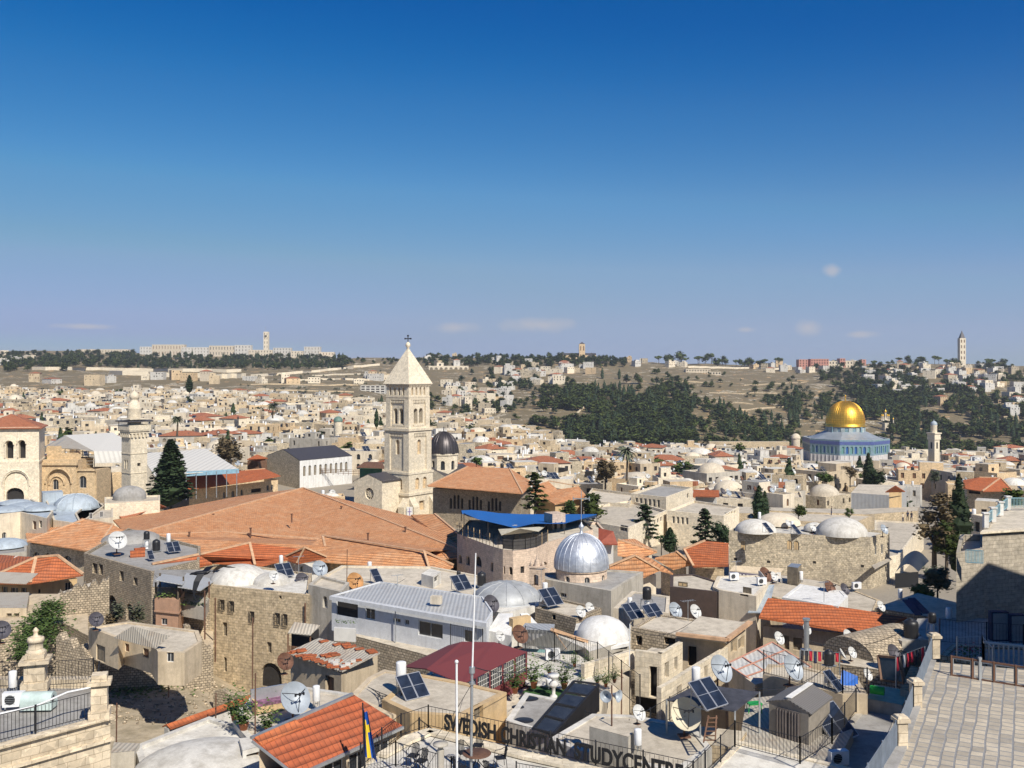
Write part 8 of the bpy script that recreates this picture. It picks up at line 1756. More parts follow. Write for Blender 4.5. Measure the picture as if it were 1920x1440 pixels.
T('leafy_tree', 'round', 1497, 975, 28, 40, 185, 'leaf_pine', 'dark green tree behind the white domes', 1.0, 15)
T('leafy_tree', 'round', 1592, 978, 26, 24, 180, 'leaf_br', 'small green tree behind the large white dome', 1.0, 16)
T('leafy_bush', 'round', 100, 992, 26, 34, 168, 'leaf_br', 'bright green bush left of the tile roof wing', 1.0, 17)
T('leafy_tree', 'round', 428, 880, 60, 90, 262, 'leaf_brown', 'bare brown grey tree behind the marquee and the orange chimney block', 1.2, 19)
T('palm_tree', 'palm', 1175, 895, 62, 44, 290, 'leaf_olive', 'shaggy palm tree right of centre among the roofs', 1, 20)
T('brown_tree', 'round', 1135, 920, 58, 66, 255, 'leaf_brown', 'thin brown tree among the roofs below the palm', 1.3, 22)
T('palm_tree', 'palm', 332, 812, 34, 24, 330, 'leaf_olive', 'small palm tree above the cypress at left', 1, 23)
T('palm_tree', 'palm', 511, 780, 24, 24, 420, 'leaf_olive', 'round headed palm among pale houses left of the bell tower', 1, 24)
T('cypress_tree', 'cyp', 355, 735, 32, 14, 640, 'leaf_cyp', 'lone dark cypress rising from the far city at left', 1.2, 25)
T('cypress_tree', 'cyp', 706, 800, 34, 9, 420, 'leaf_cyp', 'slim cypress just left of the bell tower', 1.2, 26)
T('leafy_tree', 'round', 893, 878, 24, 32, 262, 'leaf_br', 'yellow green tree right of the dark church dome', 1.0, 27)
T('cypress_tree', 'cyp', 1628, 915, 66, 22, 300, 'leaf_cyp', 'pointed dark cypress below the golden dome', 1.8, 28)
T('leafy_tree', 'round', 1640, 918, 38, 52, 300, 'leaf_cyp', 'dark clump of trees beside the pointed cypress below the golden dome', 1.6, 29)
T('leafy_tree', 'round', 1594, 908, 34, 36, 310, 'leaf_brown', 'brownish tree left of the pointed cypress below the golden dome', 1.2, 30)
T('leafy_tree', 'round', 1752, 912, 30, 30, 300, 'leaf_olive', 'dull green tree above the orange roofs right of the golden dome', 1.2, 31)
T('leafy_tree', 'round', 1546, 905, 16, 50, 300, 'leaf_br', 'low green bushes among the roofs left below the golden dome', 1.0, 32)
def vine():
 r = thing('climbing_vine', G(80,1200,24), 'dense green vine spilling down the bank left of the arcade', 'vine'); m = MB().m('leaf_br'); rng = random.Random(9); pts = []
 for k in range(5200):
  u = rng.random(); px = 100-u*55+rng.gauss(0,9+14*sin(pi*u)); py = 1130+u*105+rng.gauss(0,6); Y = 84-u*10; pts.append(tuple(P(px, py, Y+rng.gauss(0,.5))))
 cards(m, pts, .28, rng); m.build('leaves', r)
 bld('earth_bank', 'brown earth bank and broken wall beneath the vine at left', 'bank', [P(-60,1180,82), P(120,1150,84), P(165,1200,80), P(165,1160,95), P(-60,1140,95)], 0, 30, 'stone_rough', 'tan', 0, prot=False)
 bld('lower_wood_house', 'old house storey with wooden shutters under the yellow plaster house', 'house', [P(-40,1140,86), P(50,1142,86), P(55,1130,92), P(-40,1130,92)], 0, 29, 'tan', 'metal_old', 0, ops=[(0,12,1150,22,1178,0,'shutter'),(0,26,1150,36,1178,0,'shutter')])
 for i, (px, py, w) in enumerate(((222,1145,13),(258,1150,14),(208,1165,12))):
  r = thing('wall_shrub', P(px, py, 86), ('dark shrub growing in the open arch of the ruin','grey green shrub hanging on the ruin wall by the oriel','dry brown shrub at the foot of the open arch')[i], 'shrub'); m = MB().m('leaf_olive' if i < 2 else 'leaf_brown'); cards(m, [tuple(P(px+rng.gauss(0,w*.45), py+rng.gauss(0,w*.6), 84.5+rng.gauss(0,.4))) for k in range(520)], .26, rng); m.build('leaves', r)
vine()
# ================================================================ the far city, hillside and skyline
for o in list(PROTO.values()): pass
b_off = bld('offframe_shade_block', 'unseen stone block added beyond the right edge to shade the tall house and lane', 'house', [v(28.8,34,61.6), v(45.1,59.3,61.6), v(85,59.3,61.6), v(85,34,61.6)], 0, 27, 'stone', 'roofc', .3, prot=False)  # unseen occluder, added and shaped to cast the slanting shadow at the right
def hwall(mb, A, B, z0, z1, ops, wm, dp=.3):
 mb.m(wm); wall(mb, A, B, z0, z1, ops, dp); mb.m(('dark','dark','shutter','glass','wood','dark')[int(abs(A[0]*7.3+A[1]*3.1)) % 6]); t_ = nrm(v(B[0]-A[0], B[1]-A[1], 0)); n_ = v(t_[1], -t_[0], 0); A = v(A[0], A[1], 0)
 for o in ops: Q = lambda u, z: A+t_*u-n_*dp+v(0,0,z); mb.poly([Q(o[0],o[2]), Q(o[1],o[2]), Q(o[1],o[3]), Q(o[0],o[3])])
def wins(rng, L_, z0, z1, fh=3.2, gap=2.8, skip=.25, arch=0, ww=.5):
 o = []; z = z1-rng.uniform(.8, 1.3); wh = rng.uniform(1.1, 1.9); gap *= rng.uniform(.8, 1.5)
 while z-1.6 > z0+.3:
  n = int(L_/gap)
  for k in range(n):
   if rng.random() > skip: u = (k+.5)*L_/n; j_ = rng.uniform(-.35,.35); o.append((u-ww+j_, u+ww+j_, z-wh, z, arch))
  z -= fh
 return o
WM = [('cream', 'cream'), ('stone', 'tan stone'), ('stone_grey', 'grey stone'), ('stone_pale', 'pale stone'), ('stone_warm', 'golden stone'), ('white', 'white'), ('tan', 'tan'), ('cream', 'cream'), ('stone_pale', 'pale stone'), ('greyp', 'grey'), ('stone', 'tan stone')]
RM = ['roofc', 'roofw', 'roofg', 'roofc', 'roofw', 'white', 'cream']
def house_mesh(mw, mr, rng, q, z0, zt, wm, rm, kind, front=3, arch=0):
 q = ccw(q); ww = rng.choice((.4,.5,.6))
 for i in range(4):
  A, B = q[i], q[(i+1) % 4]; t_ = nrm(B-A); L_ = np.linalg.norm(B-A); face = (A+B)@v(t_[1], -t_[0], 0) < 0
  hwall(mw, A, B, z0, zt, wins(rng, L_, max(z0, zt-7), zt, ww=ww, arch=arch, skip=.35) if face else [], wm)
 U = lambda p, z: v(p[0], p[1], z); c = sum(q)/4
 if kind == 'tile':
  h = rng.uniform(1.2, 2.0); e = inset(q, -.4); L1, L2 = np.linalg.norm(q[1]-q[0]), np.linalg.norm(q[2]-q[1]); mr.m(rm)
  a, b_ = ((q[0]+q[3])/2, (q[1]+q[2])/2) if L1 > L2 else ((q[0]+q[1])/2, (q[2]+q[3])/2); k = min(L1, L2)/max(L1, L2)*.5; r0, r1 = U(a+(b_-a)*k, zt+h), U(a+(b_-a)*(1-k), zt+h); E = [U(p, zt) for p in e]
  if L1 > L2: fs_ = [[E[0],E[1],r1,r0],[E[1],E[2],r1],[E[2],E[3],r0,r1],[E[3],E[0],r0]]
  else: fs_ = [[E[1],E[2],r1,r0],[E[2],E[3],r1],[E[3],E[0],r0,r1],[E[0],E[1],r0]]
  for f in fs_: mr.poly(f)
  mr.poly(E[::-1])
 else:
  ph = .45; ins = inset(q, .3); mw.m(wm)
  for i in range(4): j = (i+1) % 4; mw.poly([U(q[i],zt), U(q[j],zt), U(ins[j],zt), U(ins[i],zt)]); mw.poly([U(ins[i],zt), U(ins[j],zt), U(ins[j],zt-ph), U(ins[i],zt-ph)])
  mr.m(rm); mr.poly([U(p, zt-ph) for p in ins])
  if kind == 'dome':
   r = min(np.linalg.norm(q[1]-q[0]), np.linalg.norm(q[2]-q[1]))*.38; mr.m(rng.choice(('white','roofw','roofc','cream'))); dome(mr, U(c, zt-ph), r, r*rng.uniform(.45,.8), 16, 5)
  elif rng.random() < .5:                            # stair hut or second storey
   s_ = rng.uniform(.25, .55); o = (q[rng.randrange(4)]-c)*.35; q2 = [c+o+(p-c)*s_ for p in q]; h = rng.uniform(1.8, 3.2)
   for i in range(4):
    A, B = q2[i], q2[(i+1) % 4]; L_ = np.linalg.norm(B-A); hwall(mw, A, B, zt-ph, zt-ph+h, [(L_*.3, L_*.55, zt+.2, zt+1.3, 0)] if L_ > 2 and rng.random() < .6 else [], wm, .2)
   mr.m(rm); mr.poly([U(p, zt-ph+h) for p in q2])
AUTO = []                                                  # objects that get their label from where they stand
def blocked(x, y, w, px0, px1, pt, pb):
 for (a, b_, c, d) in FOOT:
  if a-w < x < c+w and b_-w < y < d+w: return True
 for (a, b_, c, d, Y) in PROT:
  if y < Y and px1 > a+1 and px0 < c-1 and pb > b_+1 and pt < d-1: return True
 return False
rng = random.Random(21); cover = np.full(2400, 2000.0); far = MB(); cnt = {'flat': 0, 'dome': 0, 'tile': 0}; SP = []; farc = MB()
def minmb(): return MB(), MB()
items = []
Y = 118.
while Y < 900:
 step = 10.5 if Y < 420 else 12.5; px = -60+rng.uniform(0, 40)
 while px < 1990:
  w = rng.uniform(7, 15)*(1 if Y < 300 else 1.1); dpx = w*F/Y; y = Y+rng.uniform(-4, 4); pc = px+dpx/2; px += dpx*rng.uniform(.92, 1.12)
  end = np.interp(pc, [0, 500, 700, 900, 1100, 1300, 1480, 1500, 1920], [880, 880, 800, 745, 560, 590, 600, 560, 590])
  if y > end: continue
  if y < 165 and pc < 1640: continue
  if rng.random() < .05: continue
  x = (pc-CX)/F*y; rot = rng.choice((-.5, -.25, .15, .6))+rng.uniform(-.12, .12); d = rng.uniform(7, 13); g = gz(x, y)
  hgt = rng.choice((4.5, 6, 6.5, 7, 8, 9.5)) if y > 260 else rng.choice((5, 6, 7)); zt = g+hgt
  hr = .5*sqrt(w*w+d*d); a_, b_ = CX+F*(x-hr)/y, CX+F*(x+hr)/y; pt = YH+F*(ZC-zt-3)/y; pb = YH+F*(ZC-g)/y
  if blocked(x, y, hr*.75, a_, b_, pt, pb-10): 
   w *= .55; d *= .6; hr = .5*sqrt(w*w+d*d); a_, b_ = CX+F*(x-hr)/y, CX+F*(x+hr)/y
   if blocked(x, y, hr*.75, a_, b_, pt, pb-10): continue
  i0, i1 = int(max(0, a_+240)), int(min(2399, b_+241)); ptt = YH+F*(ZC-zt)/y
  if i1 <= i0 or ptt > np.max(cover[i0:i1])-1.2: continue
  cover[i0+int((i1-i0)*.15):i1-int((i1-i0)*.15)] = np.minimum(cover[i0+int((i1-i0)*.15):i1-int((i1-i0)*.15)], ptt)
  k = rng.random(); kind = 'tile' if k < .065 else 'dome' if k < .20 else 'flat'
  items.append((y, x, w, d, rot, g, zt, kind, pc, ptt))
 Y += step
for (y, x, w, d, rot, g, zt, kind, pc, ptt) in items:
 wm, word = rng.choice(WM); rm = 'tile_far' if kind == 'tile' else rng.choice(RM); q = rect(x, y, w, d, rot); SP.append((x, y, zt, w, d, rot)); cnt[kind] += 1
 if cnt[kind] <= 285:
  nm = {'flat': 'flat_roofed_house', 'dome': 'domed_house', 'tile': 'tiled_house'}[kind]; mw, mr = minmb(); house_mesh(mw, mr, rng, [p-v(x, y, 0) for p in q] if False else q, g-2, zt, wm, rm, kind, arch=rng.choice((0,0,1)))
  r = thing(nm, (x, y, g), None, 'house', {'flat': 'flat roofed houses of the old city', 'dome': 'domed houses of the old city', 'tile': 'orange tiled houses of the old city'}[kind])
  mw.build('wall', r); mr.build('roof', r); AUTO.append((r, word+{'flat': ' flat house', 'dome': ' domed house', 'tile': ' orange roofed house'}[kind], pc, ptt))
 else: house_mesh(far, far, rng, q, g-2, zt, wm, rm, kind)
cc = {}
def clutter(kind, x, y, z, s, rz, word, group, px, py):
 cc[kind[:3]] = cc.get(kind[:3], 0)+1
 if cc[kind[:3]] > 240:
  if kind[0] == 't': farc.m('tankb' if kind[-1] == 'b' else 'tankw').cyl((x, y, z), .35, 1.6, 6)
  elif kind[0] == 'd': farc.m('dishw').lathe((x, y, z+.6), [(.01,-.1),(.55,.25)], 8)
  else: farc.m('solar').slab([v(x-.9,y-.5,z+.1), v(x+.9,y-.5,z+.1), v(x+.9,y+.6,z+1.2), v(x-.9,y+.6,z+1.2)], .1)
  return
 o = dup(PROTO[kind], (x, y, z), rz, s); o['group'] = group; AUTO.append((o, word, px, py))
for (x, y, zt, w, d, rot) in SP:
 n = rng.choice((2,3,4,6)) if y < 520 else rng.choice((1,2,3,4))
 for k in range(n):
  u, w2 = rng.uniform(-.38,.38)*w, rng.uniform(-.38,.38)*d; X, Yy = x+u*cos(rot)-w2*sin(rot), y+u*sin(rot)+w2*cos(rot); t_ = rng.random(); z = zt-.45; px, py = pix((X, Yy, z)); 
  if not -20 < px < 1940: continue
  if t_ < .42: c = rng.choice('wwwb'); clutter('tank_'+c, X, Yy, z, rng.uniform(.9,1.25), FACE, 'white water tank' if c == 'w' else 'black water tank', GT, px, py)
  elif t_ < .66: c, wd = rng.choice((('w','white'),('w','white'),('g','grey'),('d','dark'),('r','rusty'))); clutter('dish_'+c, X, Yy, z, rng.uniform(1.0,1.7), FACE+rng.uniform(-.5,.5), wd+' satellite dish', GD, px, py)
  elif t_ < .9: clutter('solar_'+rng.choice('12'), X, Yy, z, rng.uniform(.9,1.3), FACE, 'tilted solar collector', GS, px, py)
  else:
   farc.m(rng.choice(('white','whiter','greyp','metal','tile_far','dark','dark'))).box((X, Yy, z+.6), (rng.uniform(1,3), rng.uniform(1,2.5), rng.uniform(.8,1.8)), rot)
# ---- hillside
def slope_spot(px, py):
 Y = ray_ground(px, py); 
 if Y is None: return None
 x = (px-CX)/F*Y; return x, Y, gz(x, Y)
hills = []
for (x0, x1, y0, y1, n, big) in ((1660,1880,688,738,85,1), (1500,1665,676,700,22,1), (935,1062,690,722,34,1), (835,965,718,762,44,.9), (1045,1112,688,702,12,1), (1380,1500,688,700,9,.9), (0,60,660,684,9,1.2), (800,1010,668,690,12,.8), (1620,1700,700,742,12,1), (1880,1925,700,790,9,.9), (1740,1925,760,790,5,.9), (690,735,704,716,7,1.2), (1150,1330,676,690,9,.9), (830,960,740,775,20,.9), (60,760,712,724,22,1)):
 for k in range(n):
  s_ = slope_spot(rng.uniform(x0, x1), rng.uniform(y0, y1))
  if s_ and not any(abs(s_[0]-h[0]) < 9 and abs(s_[1]-h[1]) < 9 for h in hills): hills.append((*s_, big))
for (x, y, g, big) in sorted(hills, key=lambda h: h[1])[:290]:
 w, d, h = rng.uniform(9,17)*big, rng.uniform(9,13), rng.choice((5,7,9,11)); wm, word = rng.choice(WM[:6]+WM[5:6]*2+[('white','white'),('stone_pale','pale stone')]); kind = 'tile' if rng.random() < .14 else 'flat'; mw, mr = minmb()
 house_mesh(mw, mr, rng, rect(x, y, w, d, rng.uniform(-.6,.6)), g-5, g+h, wm, 'tile_far' if kind == 'tile' else rng.choice(RM), kind); r = thing('hillside_house', (x, y, g), None, 'house', 'houses on the far hillside'); mw.build('wall', r); mr.build('roof', r); AUTO.append((r, word+(' hillside house with red roof' if kind == 'tile' else ' hillside house'), *pix((x, y, g+h))))
if far.f: tag(far.build('distant_houses'), 'mass of tiny distant flat roofed houses at the far edge of the old city', 'houses', kind='stuff')
if farc.f: tag(farc.build('roof_clutter'), 'tiny tanks boxes panels and dishes scattered over the distant roofs', 'roof clutter', kind='stuff')
def farb(name, label, px0, px1, pyt, pyb, Y, wm='stone_pale', cat='building', floors=3, gap=5, rm='roofc', dd=16, arch=0, ww=.9, ret=False):
 A, B = P(px0, pyb, Y), P(px1, pyb, Y); zt = zed(pyt, Y); z0 = zed(pyb, Y)-12; r = thing(name, (A+B)/2, label, cat); m = MB(); L_ = B[0]-A[0]; ops = []; fh = (zt-zed(pyb, Y))/floors
 for f in range(floors):
  for k in range(int(L_/gap)): u = (k+.5)*L_/int(L_/gap); ops.append((u-ww, u+ww, zt-fh*(f+.8), zt-fh*(f+.25), arch))
 hwall(m, A, B, z0, zt, ops, wm, .6); Cc, D_ = B+v(0,dd,0), A+v(0,dd,0); m.m(wm)
 for a, b_ in ((B, Cc), (Cc, D_), (D_, A)): wall(m, a, b_, z0, zt)
 m.build('wall', r); f = MB().m(rm); f.poly([v(p[0], p[1], zt) for p in (A, B, Cc, D_)]); f.build('roof', r); foot([A, B, Cc, D_]); return (r, zt)
U_ = 'university building on the left skyline'
for i, (a, b_, t_, w_) in enumerate(((145,240,655,670),(262,300,650,668),(285,345,646,667),(340,392,651,668),(392,440,648,667),(440,470,647,666),(466,515,656,668),(512,545,652,668),(545,575,658,669),(570,600,650,670),(598,626,660,674))): farb('campus_block', ('long low pale %s behind trees','pale %s at the left end of the long ridge','highest pale block, %s with trees on top','stepped pale %s left of the middle','broad pale %s two blocks left of the tower','tall cream %s just left of the tower','low pale %s below the tower','taller pale %s right of the tower foot','long low %s further right','round topped cream %s near the right end','last small %s at the right end')[i] % U_, a, b_, t_, w_, 2080-i*3, 'white' if i % 2 else 'cream', floors=2+i % 2, gap=6, ww=.7)
r, z = farb('skyline_tower', 'slender concrete university tower on the left skyline', 494, 503, 622, 662, 2090, 'stone_pale', 'tower', 5, 4, ww=.6, dd=10); m = MB().m('steel'); m.bar(P(498,622,2095), P(498,612,2095), .5); m.build('aerial', r); m = MB().m('dark'); m.box(P(498,630,2089), (5,.5,3)); m.build('dark_panel', r)
r, z = farb('skyline_church_tower', 'square cream church tower with pointed cap on the centre skyline', 1086, 1097, 645, 676, 1780, 'stone_warm', 'tower', 2, 4, arch=1, dd=10); m = MB().m('dark_roofing'); q = [P(1086,645,1780), P(1097,645,1780), P(1097,645,1780)+v(0,10,0), P(1086,645,1780)+v(0,10,0)]; ap = sum(q)/4+v(0,0,4)
for i in range(4): m.poly([q[i], q[(i+1) % 4], ap])
m.build('cap', r)
r, z = farb('skyline_church_hall', 'long dark roofed church hall beside the square skyline tower', 1050, 1118, 666, 676, 1786, 'stone_warm', 'church', 1, 6); m = MB().m('dark_roofing'); A, B = P(1050,667,1786), P(1118,667,1786); m.slab([A, B, B+v(0,8,5), A+v(0,8,5)], .3); m.slab([B+v(0,8,5), A+v(0,8,5), A+v(0,16,0), B+v(0,16,0)], .3); m.poly([P(1098,671,1780), P(1120,671,1780), P(1109,661,1780)]); m.build('pitched_roof', r)
r, z = farb('spire_tower', 'tall thin stone belfry with pointed dark spire on the right skyline', 1800, 1811, 634, 676, 1620, 'stone_pale', 'bell tower', 4, 4, arch=1, dd=9); m = MB().m('dark_roofing'); q = [P(1801,634,1621), P(1810,634,1621), P(1810,634,1621)+v(0,8,0), P(1801,634,1621)+v(0,8,0)]; ap = sum(q)/4+v(0,0,13)
for i in range(4): m.poly([q[i], q[(i+1) % 4], ap])
m.build('spire', r)
farb('arcaded_college', 'long pale college with a row of big dark arches on the hillside, upper storey', 804, 878, 686, 697, 1500, 'stone_pale', 'college', 1, 7, arch=1, ww=2.4); farb('arcaded_college', 'raised arched centre of the hillside college', 819, 831, 680, 687, 1503, 'stone_pale', 'college', 1, 5, arch=1, ww=1.5)
for k, (a, b_) in enumerate(((812,884),(826,896),(840,908))): farb('college_terrace', ('upper','middle','lowest')[k]+' stepped terrace wing of the hillside college', a, b_, 700+k*5, 705+k*5, 1488-k*16, 'stone_pale', 'terrace', 1, 4, ww=1.2)
farb('terraced_hotel', 'wide pale stepped hotel in the middle of the bare right slope', 1286, 1332, 692, 708, 1480, 'cream', 'hotel', 3, 4, ww=1.2); farb('terraced_hotel', 'lower right wing of the pale stepped slope hotel', 1330, 1352, 697, 708, 1478, 'cream', 'hotel', 2, 4, ww=1.2)
farb('hillside_hotel', 'white balconied hotel left of the bell tower spire at the foot of the hill', 676, 722, 723, 741, 1080, 'white', 'hotel', 4, 5, ww=1.9)
pk = simple('pink_stone', (.50,.24,.18), .9)
for k, (a, b_, t_) in enumerate(((1498,1515,674),(1520,1554,673),(1575,1585,672),(1616,1624,674))): farb('pink_block', ('leftmost','widest','third','smallest rightmost')[k]+' pinkish apartment block on the right skyline', a, b_, t_, 688, 1640, pk, 'apartment block', 3, 4)
farb('skyline_terrace_house', 'long pale building between the pink blocks on the right skyline', 1554, 1616, 677, 690, 1645, 'stone_pale', 'apartment block', 2, 5); farb('esplanade_wall', 'pale plain esplanade wall right of the golden dome shrine', 1662, 1742, 843, 864, 640, 'stone_pale', 'wall', 1, 400, dd=3); farb('esplanade_wall', 'tan esplanade wall left of the golden dome shrine', 1330, 1480, 828, 850, 660, 'stone', 'wall', 1, 400, dd=3)
for i, (px, py, w, hh) in enumerate(((634,790,9,14),(1492,822,9,17),(590,808,0,0),(1286,838,0,0))):
 if w: Yx = 400 if i == 0 else 590; r = thing('domed_chapel', P(px, py+12, Yx), ('small green domed chapel among pale houses left of the bell tower','small pale domed tower left of the golden dome shrine')[i], 'chapel'); m = MB().m('stone_pale'); c = P(px, py, Yx); m.cyl(c-v(0,0,9), w*Yx/F*.9, 9, 8); m.m(simple('verdigris', (.12,.2,.16), .6) if i == 0 else 'stone_pale'); dome(m, c, w*Yx/F, w*Yx/F*1.05, 16, 6); m.build('body', r); protect(px-w, py-12, px+w, py+12, Yx)
def strip(name, label, pts, h, mat='stone_pale', cat='wall', th=2):
 q = []
 for (a, b_), (c, d) in zip(pts, pts[1:]):
  for k in range(8): s_ = slope_spot(a+(c-a)*k/8, b_+(d-b_)*k/8); q += [v(*s_)] if s_ else []
 if len(q) < 2: return
 r = thing(name, q[0], label, cat); m = MB().m(mat)
 for a, b_ in zip(q, q[1:]): m.poly([a-v(0,0,3), b_-v(0,0,3), b_+v(0,0,h), a+v(0,0,h)]); m.poly([a+v(0,0,h), b_+v(0,0,h), b_+v(0,th,h), a+v(0,th,h)])
 m.build('wall', r)
strip('retaining_wall', 'long pale retaining wall of the road at the foot of the left forest', [(205,703),(400,712),(470,708)], 5.5); strip('retaining_wall', 'pale road parapet climbing to the right behind the bell tower spire', [(470,708),(600,698),(728,684)], 3.5, th=9); strip('retaining_wall', 'upper pale terrace wall left along the forest foot', [(60,694),(260,697),(480,700)], 4.5, th=6); strip('retaining_wall', 'thin terrace wall among olive shrubs, left slope', [(540,716),(640,712),(700,714)], 2, th=3); strip('retaining_wall', 'second thin terrace wall on the left slope', [(585,706),(690,702)], 2, th=3)
strip('hill_path', 'pale diagonal path climbing the wooded middle slope', [(1060,800),(1100,760)], 2, cat='path', th=3); strip('churchyard_wall', 'long low pale wall below the small chapel on the right slope', [(1810,783),(1925,790)], 4, 'stone'); strip('ridge_wall', 'pale terrace wall under the skyline trees right of centre', [(1290,690),(1380,692),(1500,695)], 3)
for i, (q, w_) in enumerate((([(1330,738),(1500,743)],'first'), ([(1290,752),(1430,761)],'second'), ([(1395,724),(1530,717)],'third'), ([(1240,712),(1330,722)],'fourth'), ([(470,722),(700,725)],'fifth'), ([(480,732),(690,737)],'sixth'), ([(1350,772),(1490,766)],'seventh'))): strip('terrace_wall', ('upper dry stone terrace wall on the bare right slope','lower dry stone terrace wall on the bare right slope','pale track edge below the stepped slope hotel','rocky terrace edge left of the stepped slope hotel','upper terrace wall across the left scrub slope','lower terrace wall across the left scrub slope','terrace wall among olives above the dark wood')[i], q, 1.3, 'stone', th=3)
# ---- trees on the slopes
def tmesh(kind, dens, seed, lm, h=10, w=8): t_ = tree('hill_tree', kind, h, w, lm, dens, seed, None, 'tree', limbs=False); return proto(t_)
LP = [tmesh('round', .4, 41, 'leaf_pine', 9, 14), tmesh('round', .4, 42, 'leaf_pine', 8, 16), tmesh('umb', .4, 43, 'leaf_pine', 10, 13), tmesh('cyp', .2, 44, 'leaf_cyp', 12, 3.6), tmesh('round', .2, 45, 'leaf_olive', 4.5, 7), tmesh('round', .4, 46, 'leaf_cyp', 9, 12)]
LPA = []
for t_ in LP:
 parts = []
 for ch in CH[t_.name]: me = ch.data; parts.append((np.array([x.co[:] for x in me.vertices]), [tuple(p.vertices) for p in me.polygons], me.materials[0]))
 LPA.append(parts)
tl = []
for (x0, x1, y0, y1, n, ks, s0, s1) in ((0,250,664,690,330,(0,1,5),.8,1.3), (250,650,671,694,430,(0,1,5,0,3),.8,1.3), (0,130,690,698,20,(0,1),.7,1.1), (640,800,676,684,40,(0,1),.6,1), (800,1175,666,690,330,(0,1,5),.8,1.3), (880,1010,690,735,60,(0,5),.8,1.3), (800,960,735,778,70,(0,1,5),.8,1.2), (960,1060,700,790,50,(0,5),.7,1.1),
 (1005,1110,730,800,190,(0,1),.8,1.3), (1060,1290,728,850,620,(0,1,5,0,1,3),.9,1.45), (1112,1216,722,742,60,(3,),.9,1.3), (1230,1500,755,850,420,(0,1,5,0,1,3),.8,1.3), (1360,1500,795,815,50,(3,),.8,1.1), (1232,1335,670,686,34,(2,0,2),1.5,2.4), (1340,1500,676,690,44,(0,1,2),1.1,1.9), (1150,1300,745,790,60,(0,1),.7,1.2), (1225,1260,700,735,14,(0,),.7,1),
 (1280,1545,732,792,330,(4,4,0),.7,1.1), (1540,1740,700,775,460,(0,1,5),.8,1.3), (1600,1925,725,868,900,(0,1,5,0,1,3),.9,1.4), (1480,1500,745,800,30,(3,),.9,1.2), (1860,1925,690,740,60,(0,1),.8,1.3), (1500,1900,676,695,80,(0,1,2),.8,1.5), (450,730,700,745,210,(4,),.5,.9), (1500,1600,770,850,70,(0,3,4),.7,1.2), (1660,1860,700,745,70,(0,5),.5,.9), (1150,1500,700,740,40,(4,0),.5,.9)):
 for k in range(n):
  px = rng.uniform(x0, x1); s_ = slope_spot(px, rng.uniform(y0, y1)+(rng.gauss(0, 9) if y1 > 740 else 0))
  if s_ and (y1 < 701 or vno(s_[0]/38, s_[1]/60, 9)+.35*vno(s_[0]/14, s_[1]/22, 4) > rng.uniform(.42, .72)): tl.append((rng.choice(ks), *s_, rng.uniform(s0, s1)))
for k in range(260):                                       # among the houses
 px = rng.uniform(0, 1920); y = rng.uniform(240, 880)
 if y > np.interp(px, [0, 700, 900, 1100, 1920], [900, 850, 760, 600, 620]): continue
 x = (px-CX)/F*y; g = gz(x, y); s_ = rng.uniform(.7, 1.15)
 if not blocked(x, y, 2, px-6, px+6, YH+F*(ZC-g-10)/y, YH+F*(ZC-g)/y-8): tl.append((rng.choice((0,1,5,3,4)), x, y, g, s_))
tl.sort(key=lambda t_: t_[1+1]/t_[4]); TWD = ['dark green pine', 'broad dark pine', 'umbrella pine', 'thin dark cypress', 'small olive tree', 'deep green tree']
fm = {}
for i, (k, x, y, g, s_) in enumerate(tl):
 if i < 290:
  o = dup(LP[k], (x, y, g-.3), rng.uniform(0, 6.28), (s_, s_, s_*rng.uniform(.85, 1.2))); o['group'] = 'trees on the far slopes and between the houses'; AUTO.append((o, TWD[k], *pix((x, y, g+7*s_))))
 else:
  a = rng.uniform(0, 6.28); ca, sa = cos(a)*s_, sin(a)*s_
  for (V, Fc, mt) in LPA[k]:
   d_ = fm.setdefault(mt.name, [mt, [], [], 0]); VV = np.stack([V[:,0]*ca-V[:,1]*sa+x, V[:,0]*sa+V[:,1]*ca+y, V[:,2]*s_*(.85+.3*hsh(i, 3))+g-.3], 1); d_[1].append(VV); n0 = d_[3]; d_[2] += [tuple(n0+j for j in f) for f in Fc]; d_[3] += len(VV)
ms = []; Vs = []; Fs = []; mi = []; off = 0
for mt, Vl, Fl, n in fm.values():
 V = np.concatenate(Vl); Vs.append(V); Fs += [tuple(off+j for j in f) for f in Fl]; mi += [len(ms)]*len(Fl); ms.append(mt); off += n
me = bpy.data.meshes.new('distant_woodland'); me.from_pydata(np.concatenate(Vs).tolist(), [], Fs)
for mt in ms: me.materials.append(mt)
me.polygons.foreach_set('material_index', mi); me.update(); wo2 = bpy.data.objects.new('distant_woodland', me); C.objects.link(wo2); tag(wo2, 'dark woods and olive scrub covering the distant slopes', 'woodland', kind='stuff')
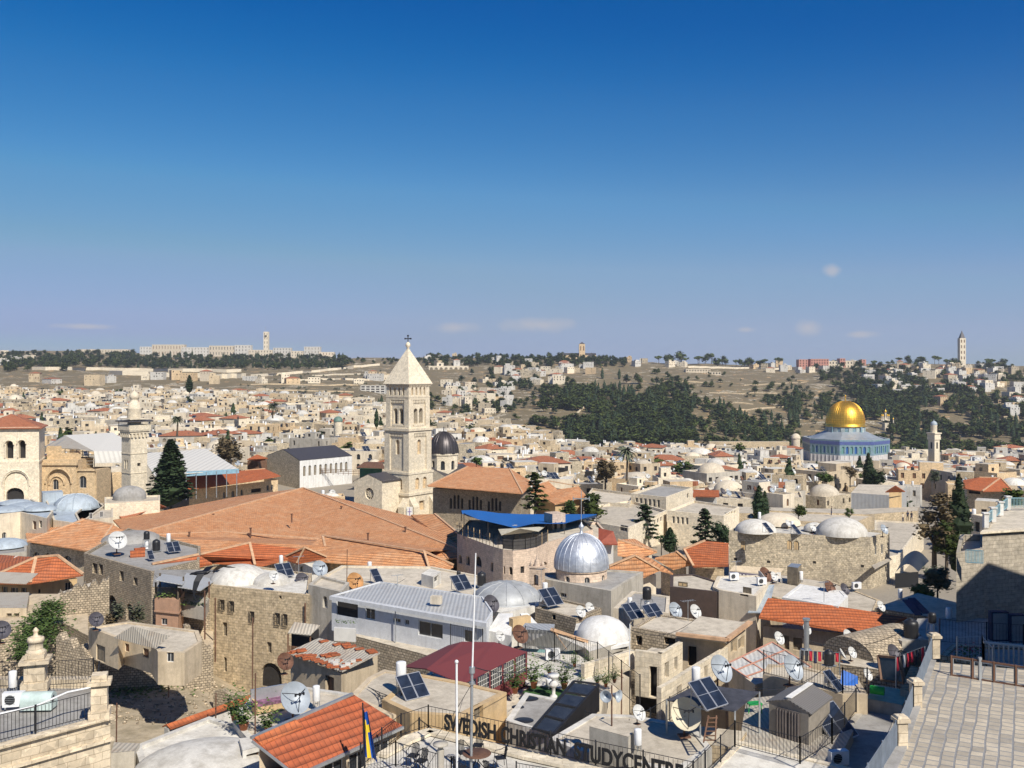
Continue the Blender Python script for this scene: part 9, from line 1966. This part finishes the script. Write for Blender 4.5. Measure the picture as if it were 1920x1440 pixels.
# ---- air
hz = MB(); hm = bpy.data.materials.new('haze'); hm.use_nodes = True; t = hm.node_tree; t.nodes.clear(); pv = t.nodes.new('ShaderNodeVolumePrincipled'); pv.inputs['Color'].default_value = (.85,.89,1,1); pv.inputs['Density'].default_value = .00008; pv.inputs['Anisotropy'].default_value = .1; ou = t.nodes.new('ShaderNodeOutputMaterial'); t.links.new(pv.outputs[0], ou.inputs['Volume'])
hz.m(hm).box((0, 2250, 40), (12000, 4600, 230)); ho = hz.build('haze'); tag(ho, 'thin pale blue haze over the far hills', 'haze', kind='stuff')
# ---- clean up and labels
for o in list(PROTO.values())+LP:
 for x in list(o.children): bpy.data.objects.remove(x)
 bpy.data.objects.remove(o)
AN = [(765,800,'the bell tower'),(1585,790,'the golden dome'),(252,800,'the left minaret'),(580,860,'the dark roofed hall'),(1751,815,'the slim right minaret'),(832,835,'the dark church dome'),(1215,938,'the six windowed institute'),(1175,865,'the shaggy palm'),(1850,908,'the right orange hipped house'),(320,880,'the big left cypress'),(355,720,'the lone far cypress'),(30,850,'the square belfry'),(1650,925,'the sheet metal loft'),(498,640,'the university tower'),(1092,658,'the square skyline tower'),(1806,650,'the thin skyline spire'),(840,692,'the arcaded college'),(1310,700,'the stepped slope hotel'),(1163,732,'the cypress stand on the slope'),(700,730,'the white balconied hotel'),(1538,680,'the pink skyline blocks'),(634,785,'the green domed chapel'),(1660,795,'the onion domed church'),(1628,885,'the pointed cypress below the golden dome'),(1578,985,'the large white dome'),(511,765,'the round headed palm'),(1798,980,'the tall narrow cypress'),(900,905,'the stone school roof'),(1420,950,'the twin cypress'),(170,700,'the pale road wall')]
ORD = 'nearest second third fourth fifth sixth seventh eighth ninth tenth eleventh twelfth thirteenth fourteenth fifteenth sixteenth seventeenth eighteenth nineteenth twentieth'.split()
bk = {}
for (o, word, px, py) in AUTO:
 a = min(AN, key=lambda a: (a[0]-px)**2+((a[1]-py)*1.6)**2); dx, dy = px-a[0], py-a[1]
 dr = ('just ' if abs(dx) < 40 else '')+('left of' if dx < 0 else 'right of') if abs(dx) > abs(dy) else ('above' if dy < 0 else 'below')
 bk.setdefault((word, dr, a[2]), []).append((dx*dx+dy*dy, o.name, o))
for (word, dr, a), l in bk.items():
 l.sort(key=lambda q: q[:2])
 for i, (_, _, o) in enumerate(l): o['label'] = word+' '+dr+' '+a if len(l) == 1 else word+' '+dr+' '+a+', '+(ORD[i]+(' nearest it' if i else ' to it') if i < 20 else 'number %d outwards' % (i+1))
